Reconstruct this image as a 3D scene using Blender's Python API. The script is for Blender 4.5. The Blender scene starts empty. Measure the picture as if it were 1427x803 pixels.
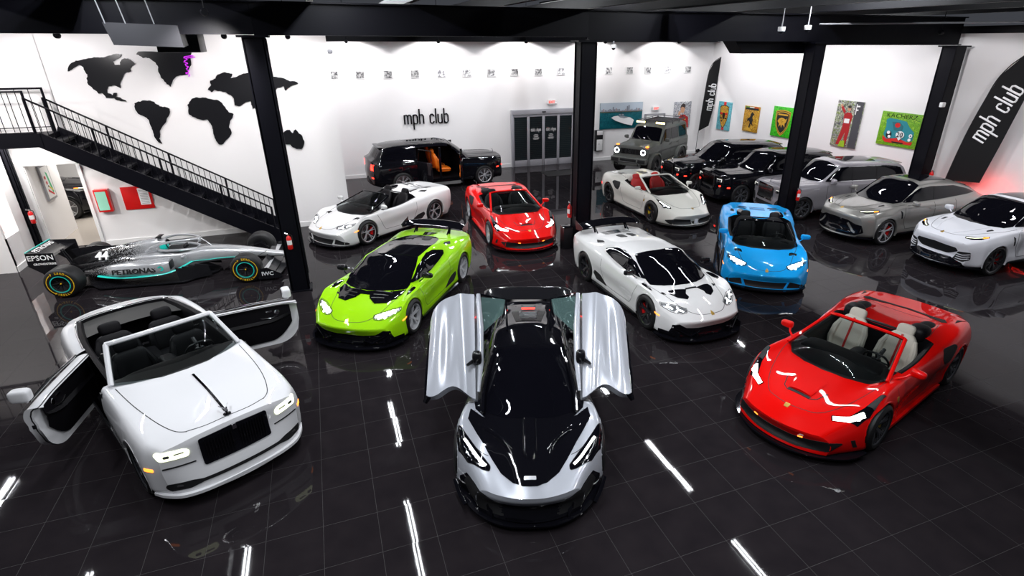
import bpy, bmesh, math, random
import numpy as np
from mathutils import Vector, Matrix
from mathutils.bvhtree import BVHTree
random.seed(4)
SC = bpy.context.scene
COL = SC.collection
PI = math.pi
# ------------------------------------------------------------------ camera
cd = bpy.data.cameras.new('camera'); cam = bpy.data.objects.new('camera', cd); COL.objects.link(cam)
cd.lens = 777.554/1427*36; cd.sensor_width = 36; cd.sensor_fit = 'HORIZONTAL'
cd.shift_x = (713.5-754.38)/1427; cd.shift_y = (407.48-401.5)/1427
cd.clip_start = .05; cd.clip_end = 200
_p, _r, _y = .4214, -.0019, .3639
_f = Vector((math.sin(_y)*math.cos(_p), math.cos(_y)*math.cos(_p), -math.sin(_p)))
_x = Vector((math.cos(_y), -math.sin(_y), 0)); _d = _f.cross(_x)
_x2 = _x*math.cos(_r)+_d*math.sin(_r); _d2 = -_x*math.sin(_r)+_d*math.cos(_r)
cam.matrix_world = Matrix(((_x2.x, -_d2.x, -_f.x, .656), (_x2.y, -_d2.y, -_f.y, -7.2307), (_x2.z, -_d2.z, -_f.z, 5.1563), (0, 0, 0, 1)))
SC.camera = cam
# ------------------------------------------------------------------ world and exposure
w = bpy.data.worlds.new('world'); SC.world = w; w.use_nodes = True
w.node_tree.nodes['Background'].inputs[0].default_value = (.8, .85, 1, 1)
w.node_tree.nodes['Background'].inputs[1].default_value = .06
SC.view_settings.view_transform = 'Standard'; SC.view_settings.look = 'None'
SC.view_settings.exposure = 0.0; SC.view_settings.gamma = 1; SC.view_settings.use_curve_mapping = False
SC.cycles.max_bounces = 8; SC.cycles.transparent_max_bounces = 12; SC.cycles.caustics_reflective = False; SC.cycles.caustics_refractive = False
SC.cycles.sample_clamp_indirect = 6
# ------------------------------------------------------------------ light of the room's lamps, plus added fills
def area_light(name, loc, size, power, color=(1, 1, 1), rot=(0, 0, 0)):
    l = bpy.data.lights.new(name, 'AREA'); l.shape = 'RECTANGLE'; l.size, l.size_y = size; l.energy = power; l.color = color
    o = bpy.data.objects.new(name, l); COL.objects.link(o); o.location = loc; o.rotation_euler = rot
    return o
def spot_light(name, loc, target, power, angle, blend=.3, color=(1, 1, 1), rad=.05):
    l = bpy.data.lights.new(name, 'SPOT'); l.energy = power; l.spot_size = angle; l.spot_blend = blend; l.color = color; l.shadow_soft_size = rad
    o = bpy.data.objects.new(name, l); COL.objects.link(o); o.location = loc
    o.rotation_euler = (Vector(target)-Vector(loc)).to_track_quat('-Z', 'Y').to_euler()
    return o
# linear lamps: rows along Y (x, y_start, y_end)
LAMP_Z = 6.45
LAMPS = [(1.35, 2.5, 5.05), (1.5, 7.4, 10.0), (1.68, 11.5, 13.9), (1.3, -2.4, .1), (8.9, 2.55, 4.95), (8.9, -1.8, .7), (8.85, 7.4, 9.9), (8.9, 12, 14.4), (-2.6, 2.4, 4.85),
         (-9.1, 7.4, 9.8), (15.85, 7.1, 9.5), (16.2, -1.6, .8), (-2.6, -4.2, -1.8), (1.3, -7.4, -4.9), (8.9, -6.4, -3.9), (15.9, 12, 14.4), (5.1, -4.9, -2.5), (5.1, 9.2, 11.6), (12.4, 2.6, 5.0), (-6, 3.0, 5.4)]
LAMP_POWER = 80
for _x0, _a, _b in LAMPS:
    for _s in (-.045, .045):
        area_light('ceiling_lamp_light', (_x0+_s, (_a+_b)/2, LAMP_Z-.045), (.03, _b-_a), LAMP_POWER, (.93, .96, 1))
# track spots washing the walls, then added fill spots
for _i, _x0 in enumerate((1.9, 5.2, 8.7, 12.2, 15.8)):
    spot_light('track_and_fill_spot', (_x0, 15.7, 5.05), (_x0, 17.0, 3.2), 165, math.radians(128), .12, (1, .97, .97))
for _y0 in (15, 12.4, 9.8, 7.4, 4.6, 1.6):
    spot_light('track_and_fill_spot', (16.9, _y0, 5.3), (19.2, _y0, 2.4), 135, math.radians(125), .5, (1, .96, .97), .15)
for _x0 in (-6.5, -4.3, -1.15, .2):
    spot_light('track_and_fill_spot', (_x0, 8.6, 5.15), (_x0, 10.7, 3.0), 150, math.radians(128), .25, (1, .96, .96), .15)
for _x0, _x1 in ((-5.2, -5.2), (-.9, -2.4)):
    spot_light('track_and_fill_spot', (_x0, 4.4, 5.55), (_x1, 10.7, .7), 420, math.radians(75), .6, (1, .97, .96), .1)  # added fill spots that brighten the wall under the stairs
spot_light('track_and_fill_spot', (-8.4, 5.6, 5.2), (-8.4, 9.2, 1.2), 900, math.radians(100), .5, (1, .95, .90), .1)  # added fill to whiten the office wall and its floor reflection
area_light('landing_fill_light', (-7.2, 9.95, 2.86), (2.6, .7), 130, (1, .97, .95))  # added fill below the landing for the stair wall, no fixture there
area_light('tail_lamp_light', (18.95, 3.55, .80), (.5, .12), 9, (1, .03, .02), (0, -PI/2, 0))
# ================================================================== materials
def _nt(name):
    m = bpy.data.materials.new(name); m.use_nodes = True
    return m, m.node_tree, m.node_tree.nodes['Principled BSDF']
def mat(name, col, rough=.5, metal=0, coat=0, emit=None, es=1, spec=.5, alpha=1):
    m, nt, b = _nt(name)
    b.inputs['Base Color'].default_value = (*col, 1); b.inputs['Roughness'].default_value = rough
    b.inputs['Metallic'].default_value = metal; b.inputs['Coat Weight'].default_value = coat
    b.inputs['Coat Roughness'].default_value = .02; b.inputs['Specular IOR Level'].default_value = spec
    if emit:
        b.inputs['Emission Color'].default_value = (*emit, 1); b.inputs['Emission Strength'].default_value = es
    m.diffuse_color = (*col, 1)
    return m
def node(nt, t, **k):
    n = nt.nodes.new(t)
    for a, v in k.items():
        if a.startswith('i_'):
            n.inputs[int(a[2:]) if a[2:].isdigit() else a[2:].replace('_', ' ')].default_value = v
        else: setattr(n, a, v)
    return n
def glass(name, tint=(.5, .55, .55), refl=1.0, solid=.25, dark=(.01, .012, .012)):
    m, nt, b = _nt(name)
    tr = node(nt, 'ShaderNodeBsdfTransparent'); tr.inputs[0].default_value = (*tint, 1)
    b.inputs['Base Color'].default_value = (*dark, 1); b.inputs['Roughness'].default_value = .02
    mx = node(nt, 'ShaderNodeMixShader'); fr = node(nt, 'ShaderNodeFresnel', i_IOR=1.5)
    ad = node(nt, 'ShaderNodeMath', operation='ADD'); ad.inputs[1].default_value = solid
    ad.use_clamp = True
    nt.links.new(fr.outputs[0], ad.inputs[0]); nt.links.new(ad.outputs[0], mx.inputs[0])
    gl = node(nt, 'ShaderNodeBsdfGlossy'); gl.inputs['Roughness'].default_value = .01
    m2 = node(nt, 'ShaderNodeMixShader')
    nt.links.new(fr.outputs[0], m2.inputs[0]); nt.links.new(b.outputs[0], m2.inputs[1]); nt.links.new(gl.outputs[0], m2.inputs[2])
    nt.links.new(tr.outputs[0], mx.inputs[1]); nt.links.new(m2.outputs[0], mx.inputs[2])
    nt.links.new(mx.outputs[0], nt.nodes['Material Output'].inputs[0])
    m.diffuse_color = (.1, .12, .13, 1)
    return m
def paint(name, col, metal=0., rough=.4, coat=1.):
    m = mat(name, col, rough, metal, coat, spec=.05)
    m.node_tree.nodes['Principled BSDF'].inputs['Coat IOR'].default_value = 1.6
    return m
M = {}
M['tint'] = mat('dark tinted glass', (.003, .003, .005), .02, 0, 0, spec=.32)
M['glass'] = glass('clear windscreen glass', (.55, .60, .60), solid=.02)
M['lens'] = glass('lamp lens', (.85, .87, .88), solid=.03)
M['rubber'] = mat('tyre rubber', (.006, .006, .007), .55)
M['gloss_black'] = mat('gloss black', (.004, .004, .006), .04, spec=.28)
M['black_plastic'] = mat('black plastic', (.009, .009, .011), .38)
M['mesh_black'] = mat('black grille mesh', (.004, .004, .005), .6)
M['gap'] = mat('shut line shadow gap', (.012, .012, .013), .7)
M['leather_black'] = mat('black leather', (.004, .0035, .005), .5, spec=.2)
M['leather_grey'] = mat('grey leather', (.05, .049, .048), .5, spec=.2)
M['leather_cream'] = mat('cream leather', (.62, .58, .50), .5)
M['leather_red'] = mat('red leather', (.5, .008, .008), .45)
M['leather_orange'] = mat('orange leather', (.85, .19, .01), .45)
M['rim_silver'] = mat('silver alloy', (.70, .71, .74), .28, .35, .5)
M['rim_dark'] = mat('dark grey alloy', (.10, .105, .12), .3, .4, .5)
M['rim_black'] = mat('gloss black alloy', (.022, .022, .026), .2, 0, 1)
M['rim_cut'] = mat('diamond cut alloy face', (.55, .55, .58), .25, .3, .5)
M['disc'] = mat('brake disc steel', (.22, .22, .23), .35, 1)
M['cal_red'] = mat('red brake caliper', (.7, .01, .01), .3, 0, .6)
M['cal_yellow'] = mat('yellow brake caliper', (.85, .55, .02), .3, 0, .6)
M['cal_black'] = mat('black brake caliper', (.02, .02, .02), .3, 0, .6)
M['chrome'] = mat('chrome', (.75, .76, .78), .08, 1)
M['dark_chrome'] = mat('dark chrome', (.12, .12, .13), .12, 1)
M['carbon'] = mat('carbon fibre', (.010, .010, .012), .12, spec=.5)
M['led'] = mat('white headlamp led', (1, 1, 1), .3, emit=(.9, .95, 1), es=14)
M['led_warm'] = mat('warm white headlamp', (1, 1, .9), .3, emit=(.92, 1, .62), es=2.2)
M['led_soft'] = mat('soft white running light', (1, 1, 1), .3, emit=(1, 1, .92), es=4)
M['lamp_inner'] = mat('headlamp reflector', (.35, .36, .38), .2, .8)
M['drl_dim'] = mat('dim running light', (.8, .8, .75), .2, emit=(1, .95, .85), es=.5)
M['amber'] = mat('amber marker light', (1, .25, .02), .3, emit=(1, .25, .03), es=3)
M['red_light'] = mat('red tail light', (.8, .01, .01), .25, emit=(1, .02, .01), es=8)
M['red_lens'] = mat('unlit red tail light', (.3, .004, .004), .1, 0, 1)
M['white_paint'] = paint('white paint', (.74, .74, .76))
M['gold'] = mat('gold badge', (.8, .5, .12), .3, .8)
# ================================================================== geometry helpers
def link(name, me, m, parent=None):
    o = bpy.data.objects.new(name, me); COL.objects.link(o)
    for q in (m if isinstance(m, (list, tuple)) else [m]): me.materials.append(q)
    if parent: o.parent = parent
    return o
def mesh(name, V, Fc, m, parent=None, smooth=True, sharp=None, mi=None):
    me = bpy.data.meshes.new(name); me.from_pydata([tuple(map(float, v)) for v in V], [], [tuple(int(i) for i in f) for f in Fc])
    if mi is not None: me.polygons.foreach_set('material_index', mi)
    if smooth: me.polygons.foreach_set('use_smooth', [True]*len(me.polygons))
    me.update()
    if sharp: me.set_sharp_from_angle(angle=math.radians(sharp))
    return link(name, me, m, parent)
class MB:
    """collects shapes into one mesh"""
    def __init__(s): s.V = []; s.F = []; s.I = []
    def add(s, V, Fc, T=None, mi=0):
        n = len(s.V)
        if T is not None: V = [T @ Vector(v) for v in V]
        s.V += [tuple(v) for v in V]; s.F += [tuple(i+n for i in f) for f in Fc]; s.I += [mi]*len(Fc)
        return s
    def box(s, c, d, T=None, bev=0, mi=0, taper=(1, 1)):
        x, y, z = [q/2 for q in d]
        if bev <= 0:
            V = [(c[0]+a*x*(taper[0] if k > 0 else 1), c[1]+b*y*(taper[1] if k > 0 else 1), c[2]+k*z) for k in (-1, 1) for b in (-1, 1) for a in (-1, 1)]
            return s.add(V, [(0, 2, 3, 1), (4, 5, 7, 6), (0, 1, 5, 4), (2, 6, 7, 3), (0, 4, 6, 2), (1, 3, 7, 5)], T, mi)
        bm = bmesh.new(); bmesh.ops.create_cube(bm, size=1)
        for v in bm.verts:
            k = v.co.z
            v.co = Vector((c[0]+v.co.x*2*x*(taper[0] if k > 0 else 1), c[1]+v.co.y*2*y*(taper[1] if k > 0 else 1), c[2]+k*2*z))
        bmesh.ops.bevel(bm, geom=bm.edges[:], offset=bev, segments=2, affect='EDGES', profile=.6)
        V = [v.co.copy() for v in bm.verts]; bm.verts.index_update(); Fc = [[v.index for v in f.verts] for f in bm.faces]; bm.free()
        return s.add(V, Fc, T, mi)
    def lathe(s, prof, axis='y', n=40, c=(0, 0, 0), mi=0, arc=(0, 2*PI), T=None):
        # prof: (radius, height along axis)
        full = abs(arc[1]-arc[0]) > 6.28; m = n if full else n+1
        V = []; Fc = []
        for i in range(m):
            a = arc[0]+(arc[1]-arc[0])*i/n
            for r, h in prof:
                p = {'y': (r*math.cos(a), h, r*math.sin(a)), 'z': (r*math.cos(a), r*math.sin(a), h), 'x': (h, r*math.cos(a), r*math.sin(a))}[axis]
                V.append((p[0]+c[0], p[1]+c[1], p[2]+c[2]))
        k = len(prof)
        for i in range(n):
            j = (i+1) % m
            for q in range(k-1): Fc.append((i*k+q, j*k+q, j*k+q+1, i*k+q+1))
        return s.add(V, Fc, T, mi)
    def tube(s, pts, r, n=8, closed=False, mi=0, T=None, flat=1.0):
        pts = [Vector(p) for p in pts]; N = len(pts); V = []; Fc = []
        rr = r if isinstance(r, (list, tuple)) else [r]*N
        up = Vector((0, 0, 1)); prev = None
        for i, p in enumerate(pts):
            a = pts[(i-1) % N] if (closed or i > 0) else p; b = pts[(i+1) % N] if (closed or i < N-1) else p
            t = (b-a).normalized()
            if prev is None:
                u = t.cross(up if abs(t.z) < .9 else Vector((0, 1, 0))).normalized()
            else: u = (prev-t*prev.dot(t)).normalized()
            prev = u; v = t.cross(u)
            for k in range(n):
                an = 2*PI*k/n
                V.append(p+u*math.cos(an)*rr[i]+v*math.sin(an)*rr[i]*flat)
        for i in range(N if closed else N-1):
            j = (i+1) % N
            for k in range(n): Fc.append((i*n+k, j*n+k, j*n+(k+1) % n, i*n+(k+1) % n))
        if not closed:
            Fc.append(tuple(range(n-1, -1, -1))); Fc.append(tuple((N-1)*n+k for k in range(n)))
        return s.add(V, Fc, T, mi)
    def se(s, c, d, e1=.5, e2=.5, nu=14, nv=20, T=None, mi=0, fn=None):
        """superellipsoid, d = half sizes; fn reshapes a unit point"""
        V = []; Fc = []
        sg = lambda x, e: math.copysign(abs(x)**e, x)
        for i in range(nu+1):
            a = -PI/2+PI*i/nu
            for j in range(nv):
                b = 2*PI*j/nv
                p = (sg(math.cos(a), e1)*sg(math.cos(b), e2), sg(math.cos(a), e1)*sg(math.sin(b), e2), sg(math.sin(a), e1))
                if fn: p = fn(*p)
                V.append((c[0]+p[0]*d[0], c[1]+p[1]*d[1], c[2]+p[2]*d[2]))
        for i in range(nu):
            for j in range(nv): Fc.append((i*nv+j, i*nv+(j+1) % nv, (i+1)*nv+(j+1) % nv, (i+1)*nv+j))
        return s.add(V, Fc, T, mi)
    def prism(s, poly, z0, z1, T=None, mi=0):
        n = len(poly); V = [(x, y, z0) for x, y in poly]+[(x, y, z1) for x, y in poly]
        return s.add(V, [tuple(range(n-1, -1, -1)), tuple(range(n, 2*n))]+[(i, (i+1) % n, (i+1) % n+n, i+n) for i in range(n)], T, mi)
    def grid(s, fn, nu, nv, mi=0, T=None):
        V = [fn(i/nu, j/nv) for i in range(nu+1) for j in range(nv+1)]
        return s.add(V, [(i*(nv+1)+j, (i+1)*(nv+1)+j, (i+1)*(nv+1)+j+1, i*(nv+1)+j+1) for i in range(nu) for j in range(nv)], T, mi)
    def build(s, name, m, parent=None, smooth=True, sharp=35):
        if name in ('side_skirt', 'sill_plate', 'door_jamb', 'belt_guide', 'emergency_lamp', 'side_step') and not getattr(s, 'half', False):
            r = None
            for sg in (1, -1):      # one object each side
                h = MB(); h.half = True; keep = [(f, i) for f, i in zip(s.F, s.I) if sum((s.V[q][0] if name == 'emergency_lamp' else s.V[q][1]) for q in f)*sg > 0]
                mp = {}
                for f, i in keep:
                    for q in f:
                        if q not in mp: mp[q] = len(h.V); h.V.append(s.V[q])
                    h.F.append(tuple(mp[q] for q in f)); h.I.append(i)
                if h.F: r = h.build(name, m, parent, smooth, sharp)
            return r
        o = mesh(name, s.V, s.F, m, parent, smooth, sharp if smooth else None, s.I)
        return o
def poly_T(o, x, y):  # frame: origin o, poly-x axis, poly-y axis -> 4x4
    x = Vector(x).normalized(); y = Vector(y).normalized(); z = x.cross(y)
    return Matrix(((x.x, y.x, z.x, o[0]), (x.y, y.y, z.y, o[1]), (x.z, y.z, z.z, o[2]), (0, 0, 0, 1)))
def thing(name, label, cat, loc=(0, 0, 0), rotz=0, group=None):
    o = bpy.data.objects.new(name, None); COL.objects.link(o); o.location = loc; o.rotation_euler = (0, 0, rotz)
    o['label'] = label; o['category'] = cat
    if group: o['group'] = group
    return o
def tag(o, label, cat, group=None):
    o['label'] = label; o['category'] = cat
    if group: o['group'] = group
    return o
def struct(o): o['kind'] = 'structure'; return o
def pk(keys, x):
    """monotone cubic through (x, v) keys"""
    keys = sorted(keys); X = np.array([k[0] for k in keys], float); Y = np.array([k[1] for k in keys], float)
    x = np.asarray(x, float)
    if len(X) == 1: return np.full(x.shape, Y[0])
    h = np.diff(X); d = np.diff(Y)/h; m = np.zeros(len(X))
    for i in range(1, len(X)-1):
        if d[i-1]*d[i] > 0:
            w1 = 2*h[i]+h[i-1]; w2 = h[i]+2*h[i-1]; m[i] = (w1+w2)/(w1/d[i-1]+w2/d[i])
    m[0], m[-1] = d[0], d[-1]
    xc = np.clip(x, X[0], X[-1]); i = np.clip(np.searchsorted(X, xc)-1, 0, len(X)-2); t = (xc-X[i])/h[i]
    return (2*t**3-3*t**2+1)*Y[i]+(t**3-2*t**2+t)*h[i]*m[i]+(-2*t**3+3*t**2)*Y[i+1]+(t**3-t**2)*h[i]*m[i+1]
def crom(pts, n=8, closed=False):
    """smooth a 2D/3D polyline"""
    P = [np.array(p, float) for p in pts]; N = len(P); out = []
    for i in range(N if closed else N-1):
        p0 = P[(i-1) % N] if closed or i > 0 else P[i]; p1 = P[i]; p2 = P[(i+1) % N]; p3 = P[(i+2) % N] if closed or i < N-2 else P[(i+1) % N]
        for k in range(n):
            t = k/n
            out.append(.5*((2*p1)+(-p0+p2)*t+(2*p0-5*p1+4*p2-p3)*t*t+(-p0+3*p1-3*p2+p3)*t**3))
    if not closed: out.append(P[-1])
    return [tuple(q) for q in out]
def rpoly(pts, r=.02, n=4):
    """polygon with rounded corners"""
    out = []; N = len(pts)
    for i in range(N):
        p = np.array(pts[i], float); a = np.array(pts[i-1], float); b = np.array(pts[(i+1) % N], float)
        da = a-p; db = b-p; la = np.linalg.norm(da); lb = np.linalg.norm(db); q = min(r, la*.45, lb*.45)
        A = p+da/la*q; B = p+db/lb*q
        for k in range(n+1):
            t = k/n; out.append(tuple((1-t)**2*A+2*t*(1-t)*p+t*t*B))
    return out
def clip_poly(poly, x0, x1, y0, y1):
    def cl(P, f, ins):
        out = []
        for i in range(len(P)):
            a = P[i-1]; b = P[i]; ia = ins(a); ib = ins(b)
            if ia != ib:
                out.append(f(a, b))
            if ib: out.append(b)
        return out
    def fx(X): return lambda a, b: (X, a[1]+(b[1]-a[1])*(X-a[0])/(b[0]-a[0]))
    def fy(Y): return lambda a, b: (a[0]+(b[0]-a[0])*(Y-a[1])/(b[1]-a[1]), Y)
    for f, ins in ((fx(x0), lambda p: p[0] >= x0), (fx(x1), lambda p: p[0] <= x1), (fy(y0), lambda p: p[1] >= y0), (fy(y1), lambda p: p[1] <= y1)):
        poly = cl(poly, f, ins)
        if len(poly) < 3: return []
    return poly
class Skin:
    """a surface other parts can be draped on"""
    def __init__(s, V, Fc):
        s.V = [Vector(v) for v in V]; s.F = Fc; s.bvh = BVHTree.FromPolygons(s.V, Fc, all_triangles=False)
        N = [Vector((0, 0, 0)) for _ in V]
        for f in Fc:
            a, b, c = s.V[f[0]], s.V[f[1]], s.V[f[2]]; d = s.V[f[-1]]
            n = (c-a).cross(d-b) if len(f) == 4 else (b-a).cross(c-a)
            for i in f: N[i] += n
        s.N = [n.normalized() if n.length > 0 else Vector((0, 0, 1)) for n in N]
    def nrm(s, p, fi):
        n = Vector((0, 0, 0))
        for i in s.F[fi]:
            n += s.N[i]/((s.V[i]-p).length+1e-4)
        return n.normalized()
    def hit(s, mode, a, b):
        O, D = {'top': ((a, b, 4), (0, 0, -1)), 'left': ((a, 4, b), (0, -1, 0)), 'right': ((a, -4, b), (0, 1, 0)), 'front': ((6, a, b), (-1, 0, 0)), 'rear': ((-6, a, b), (1, 0, 0))}[mode]
        p, n, i, d = s.bvh.ray_cast(Vector(O), Vector(D))
        if p is None: return None
        n = s.nrm(p, i)
        if n.dot(Vector(D)) > 0: n = -n
        return p, n
    def drape(s, name, poly, mode, m, parent, off=.006, thick=.014, res=.03, flip=False, smooth=True):
        """polygon in the 2-D view of mode laid on the surface as a thin shell"""
        if flip:
            if mode == 'left': mode = 'right'
            elif mode in ('top',): poly = [(p[0], -p[1]) for p in poly]
            else: poly = [(-p[0], p[1]) for p in poly]
        poly = [(float(p[0]), float(p[1])) for p in poly]
        xs = [p[0] for p in poly]; ys = [p[1] for p in poly]
        nx = max(1, math.ceil((max(xs)-min(xs))/res)); ny = max(1, math.ceil((max(ys)-min(ys))/res))
        dx = (max(xs)-min(xs))/nx; dy = (max(ys)-min(ys))/ny
        # densify the outline
        P = []
        for i in range(len(poly)):
            a = poly[i-1]; b = poly[i]; k = max(1, math.ceil(math.hypot(a[0]-b[0], a[1]-b[1])/res))
            for j in range(k): P.append((a[0]+(b[0]-a[0])*(j+1)/k, a[1]+(b[1]-a[1])*(j+1)/k))
        key = {}; V = []; Fc = []
        def vid(p):
            k = (round(p[0], 4), round(p[1], 4))
            if k not in key: key[k] = len(V); V.append(k)
            return key[k]
        for i in range(nx):
            for j in range(ny):
                c = clip_poly(P, min(xs)+i*dx-(1e-6 if i == 0 else 0), min(xs)+(i+1)*dx+(1e-6 if i == nx-1 else 0), min(ys)+j*dy-(1e-6 if j == 0 else 0), min(ys)+(j+1)*dy+(1e-6 if j == ny-1 else 0))
                ids = []
                for q in c:
                    k = vid(q)
                    if k not in ids: ids.append(k)
                if len(ids) >= 3: Fc.append(ids)
        H = [s.hit(mode, *v) for v in V]
        good = [h for h in H if h]
        if not good: return None
        for i, h in enumerate(H):
            if h is None:   # just past an edge: take the nearest hit's depth
                j = min((k for k in range(len(V)) if H[k] and k < len(V)), key=lambda k: (V[k][0]-V[i][0])**2+(V[k][1]-V[i][1])**2)
                p, n = H[j]; p = p.copy(); a, b = V[i]
                if mode == 'top': p.x, p.y = a, b
                elif mode in ('left', 'right'): p.x, p.z = a, b
                else: p.y, p.z = a, b
                H[i] = None; V[i] = V[i]+(p, n)
        pts = []; nr = []
        for i, h in enumerate(H):
            p, n = h if h else V[i][2:4]
            pts.append(p+n*off); nr.append(n)
        # orient faces
        fr = []
        for f in Fc:
            a, b, c = pts[f[0]], pts[f[1]], pts[f[2]]
            nn = Vector((0, 0, 0))
            for k in range(1, len(f)-1): nn += (pts[f[k]]-a).cross(pts[f[k+1]]-a)
            if nn.length < 1e-10: continue
            fr.append(list(f) if nn.dot(nr[f[0]]) > 0 else list(reversed(f)))
        nt_ = len(pts); ed = {}
        for f in fr:
            for k in range(len(f)):
                e = (f[k], f[(k+1) % len(f)])
                if (e[1], e[0]) in ed: del ed[(e[1], e[0])]
                else: ed[e] = 1
        VV = list(pts); NN = list(nr); FF = list(fr); mp = {}
        for a, b in ed:
            k = len(VV); out = (pts[b]-pts[a]).cross((nr[a]+nr[b])*.5)
            on = out.normalized() if out.length > 0 else nr[a]
            VV += [pts[a].copy(), pts[b].copy(), pts[b]-nr[b]*thick, pts[a]-nr[a]*thick]; NN += [on]*4
            FF.append([k+1, k, k+3, k+2])
        o = mesh(name, VV, FF, m, parent, True)
        if smooth: o.data.normals_split_custom_set_from_vertices([tuple(n) for n in NN])
        return o
    def strip(s, name, pts, mode, wid, m, parent, off=.003, thick=.006, res=.04, flip=False, closed=False):
        """a narrow band along a 2-D polyline laid on the surface"""
        if flip:
            if mode == 'left': mode = 'right'
            elif mode == 'top': pts = [(p[0], -p[1]) for p in pts]
            else: pts = [(-p[0], p[1]) for p in pts]
        if closed: pts = list(pts)+[pts[0]]
        Q = [pts[0]]
        for a, b in zip(pts, pts[1:]):
            k = max(1, math.ceil(math.hypot(a[0]-b[0], a[1]-b[1])/res))
            for j in range(1, k+1): Q.append((a[0]+(b[0]-a[0])*j/k, a[1]+(b[1]-a[1])*j/k))
        C = [s.hit(mode, *q) for q in Q]; C = [c for c in C if c]
        if len(C) < 2: return None
        V = []; Fc = []
        for i, (p, n) in enumerate(C):
            t = (C[min(i+1, len(C)-1)][0]-C[max(i-1, 0)][0]).normalized(); u = t.cross(n).normalized()*wid/2
            V += [p+u-n*thick, p+u+n*off, p-u+n*off, p-u-n*thick]
        for i in range(len(C)-1):
            for k in range(3): Fc.append((i*4+k, i*4+k+1, i*4+4+k+1, i*4+4+k))
        o = mesh(name, V, Fc, m, parent, True, 40)
        return o
# ================================================================== car parts
def section(P, corner, sub):
    """Catmull-Rom through rows P[k]=(N,3) -> list of arrays, corner[k]=1 keeps a crease"""
    n = len(P); out = []
    def L(a, b): return np.linalg.norm(a-b, axis=1, keepdims=True)+1e-6
    T0 = []; T1 = []
    for k in range(n):
        if k == 0: t = P[1]-P[0]; T0.append(t); T1.append(t); continue
        if k == n-1:
            q = P[n-2].copy(); q[:, 1] *= -1
            a = L(P[k], P[k-1]); t = (q-P[k-1])/(2*a); T0.append(t); T1.append(t); continue
        a = L(P[k], P[k-1]); b = L(P[k+1], P[k])
        t = ((P[k]-P[k-1])/a*b+(P[k+1]-P[k])/b*a)/(a+b)
        c = corner[k]
        T0.append(t*(1-c)+c*(P[k]-P[k-1])/a); T1.append(t*(1-c)+c*(P[k+1]-P[k])/b)
    if True:
        T0[0] = (P[1]-P[0])/L(P[1], P[0]); T1[0] = T0[0]
    for k in range(n-1):
        l = L(P[k+1], P[k])
        for j in range(sub[k]):
            t = j/sub[k]
            out.append((2*t**3-3*t*t+1)*P[k]+(t**3-2*t*t+t)*l*T1[k]+(-2*t**3+3*t*t)*P[k+1]+(t**3-t*t)*l*T0[k+1])
    out.append(P[-1])
    return out
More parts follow.
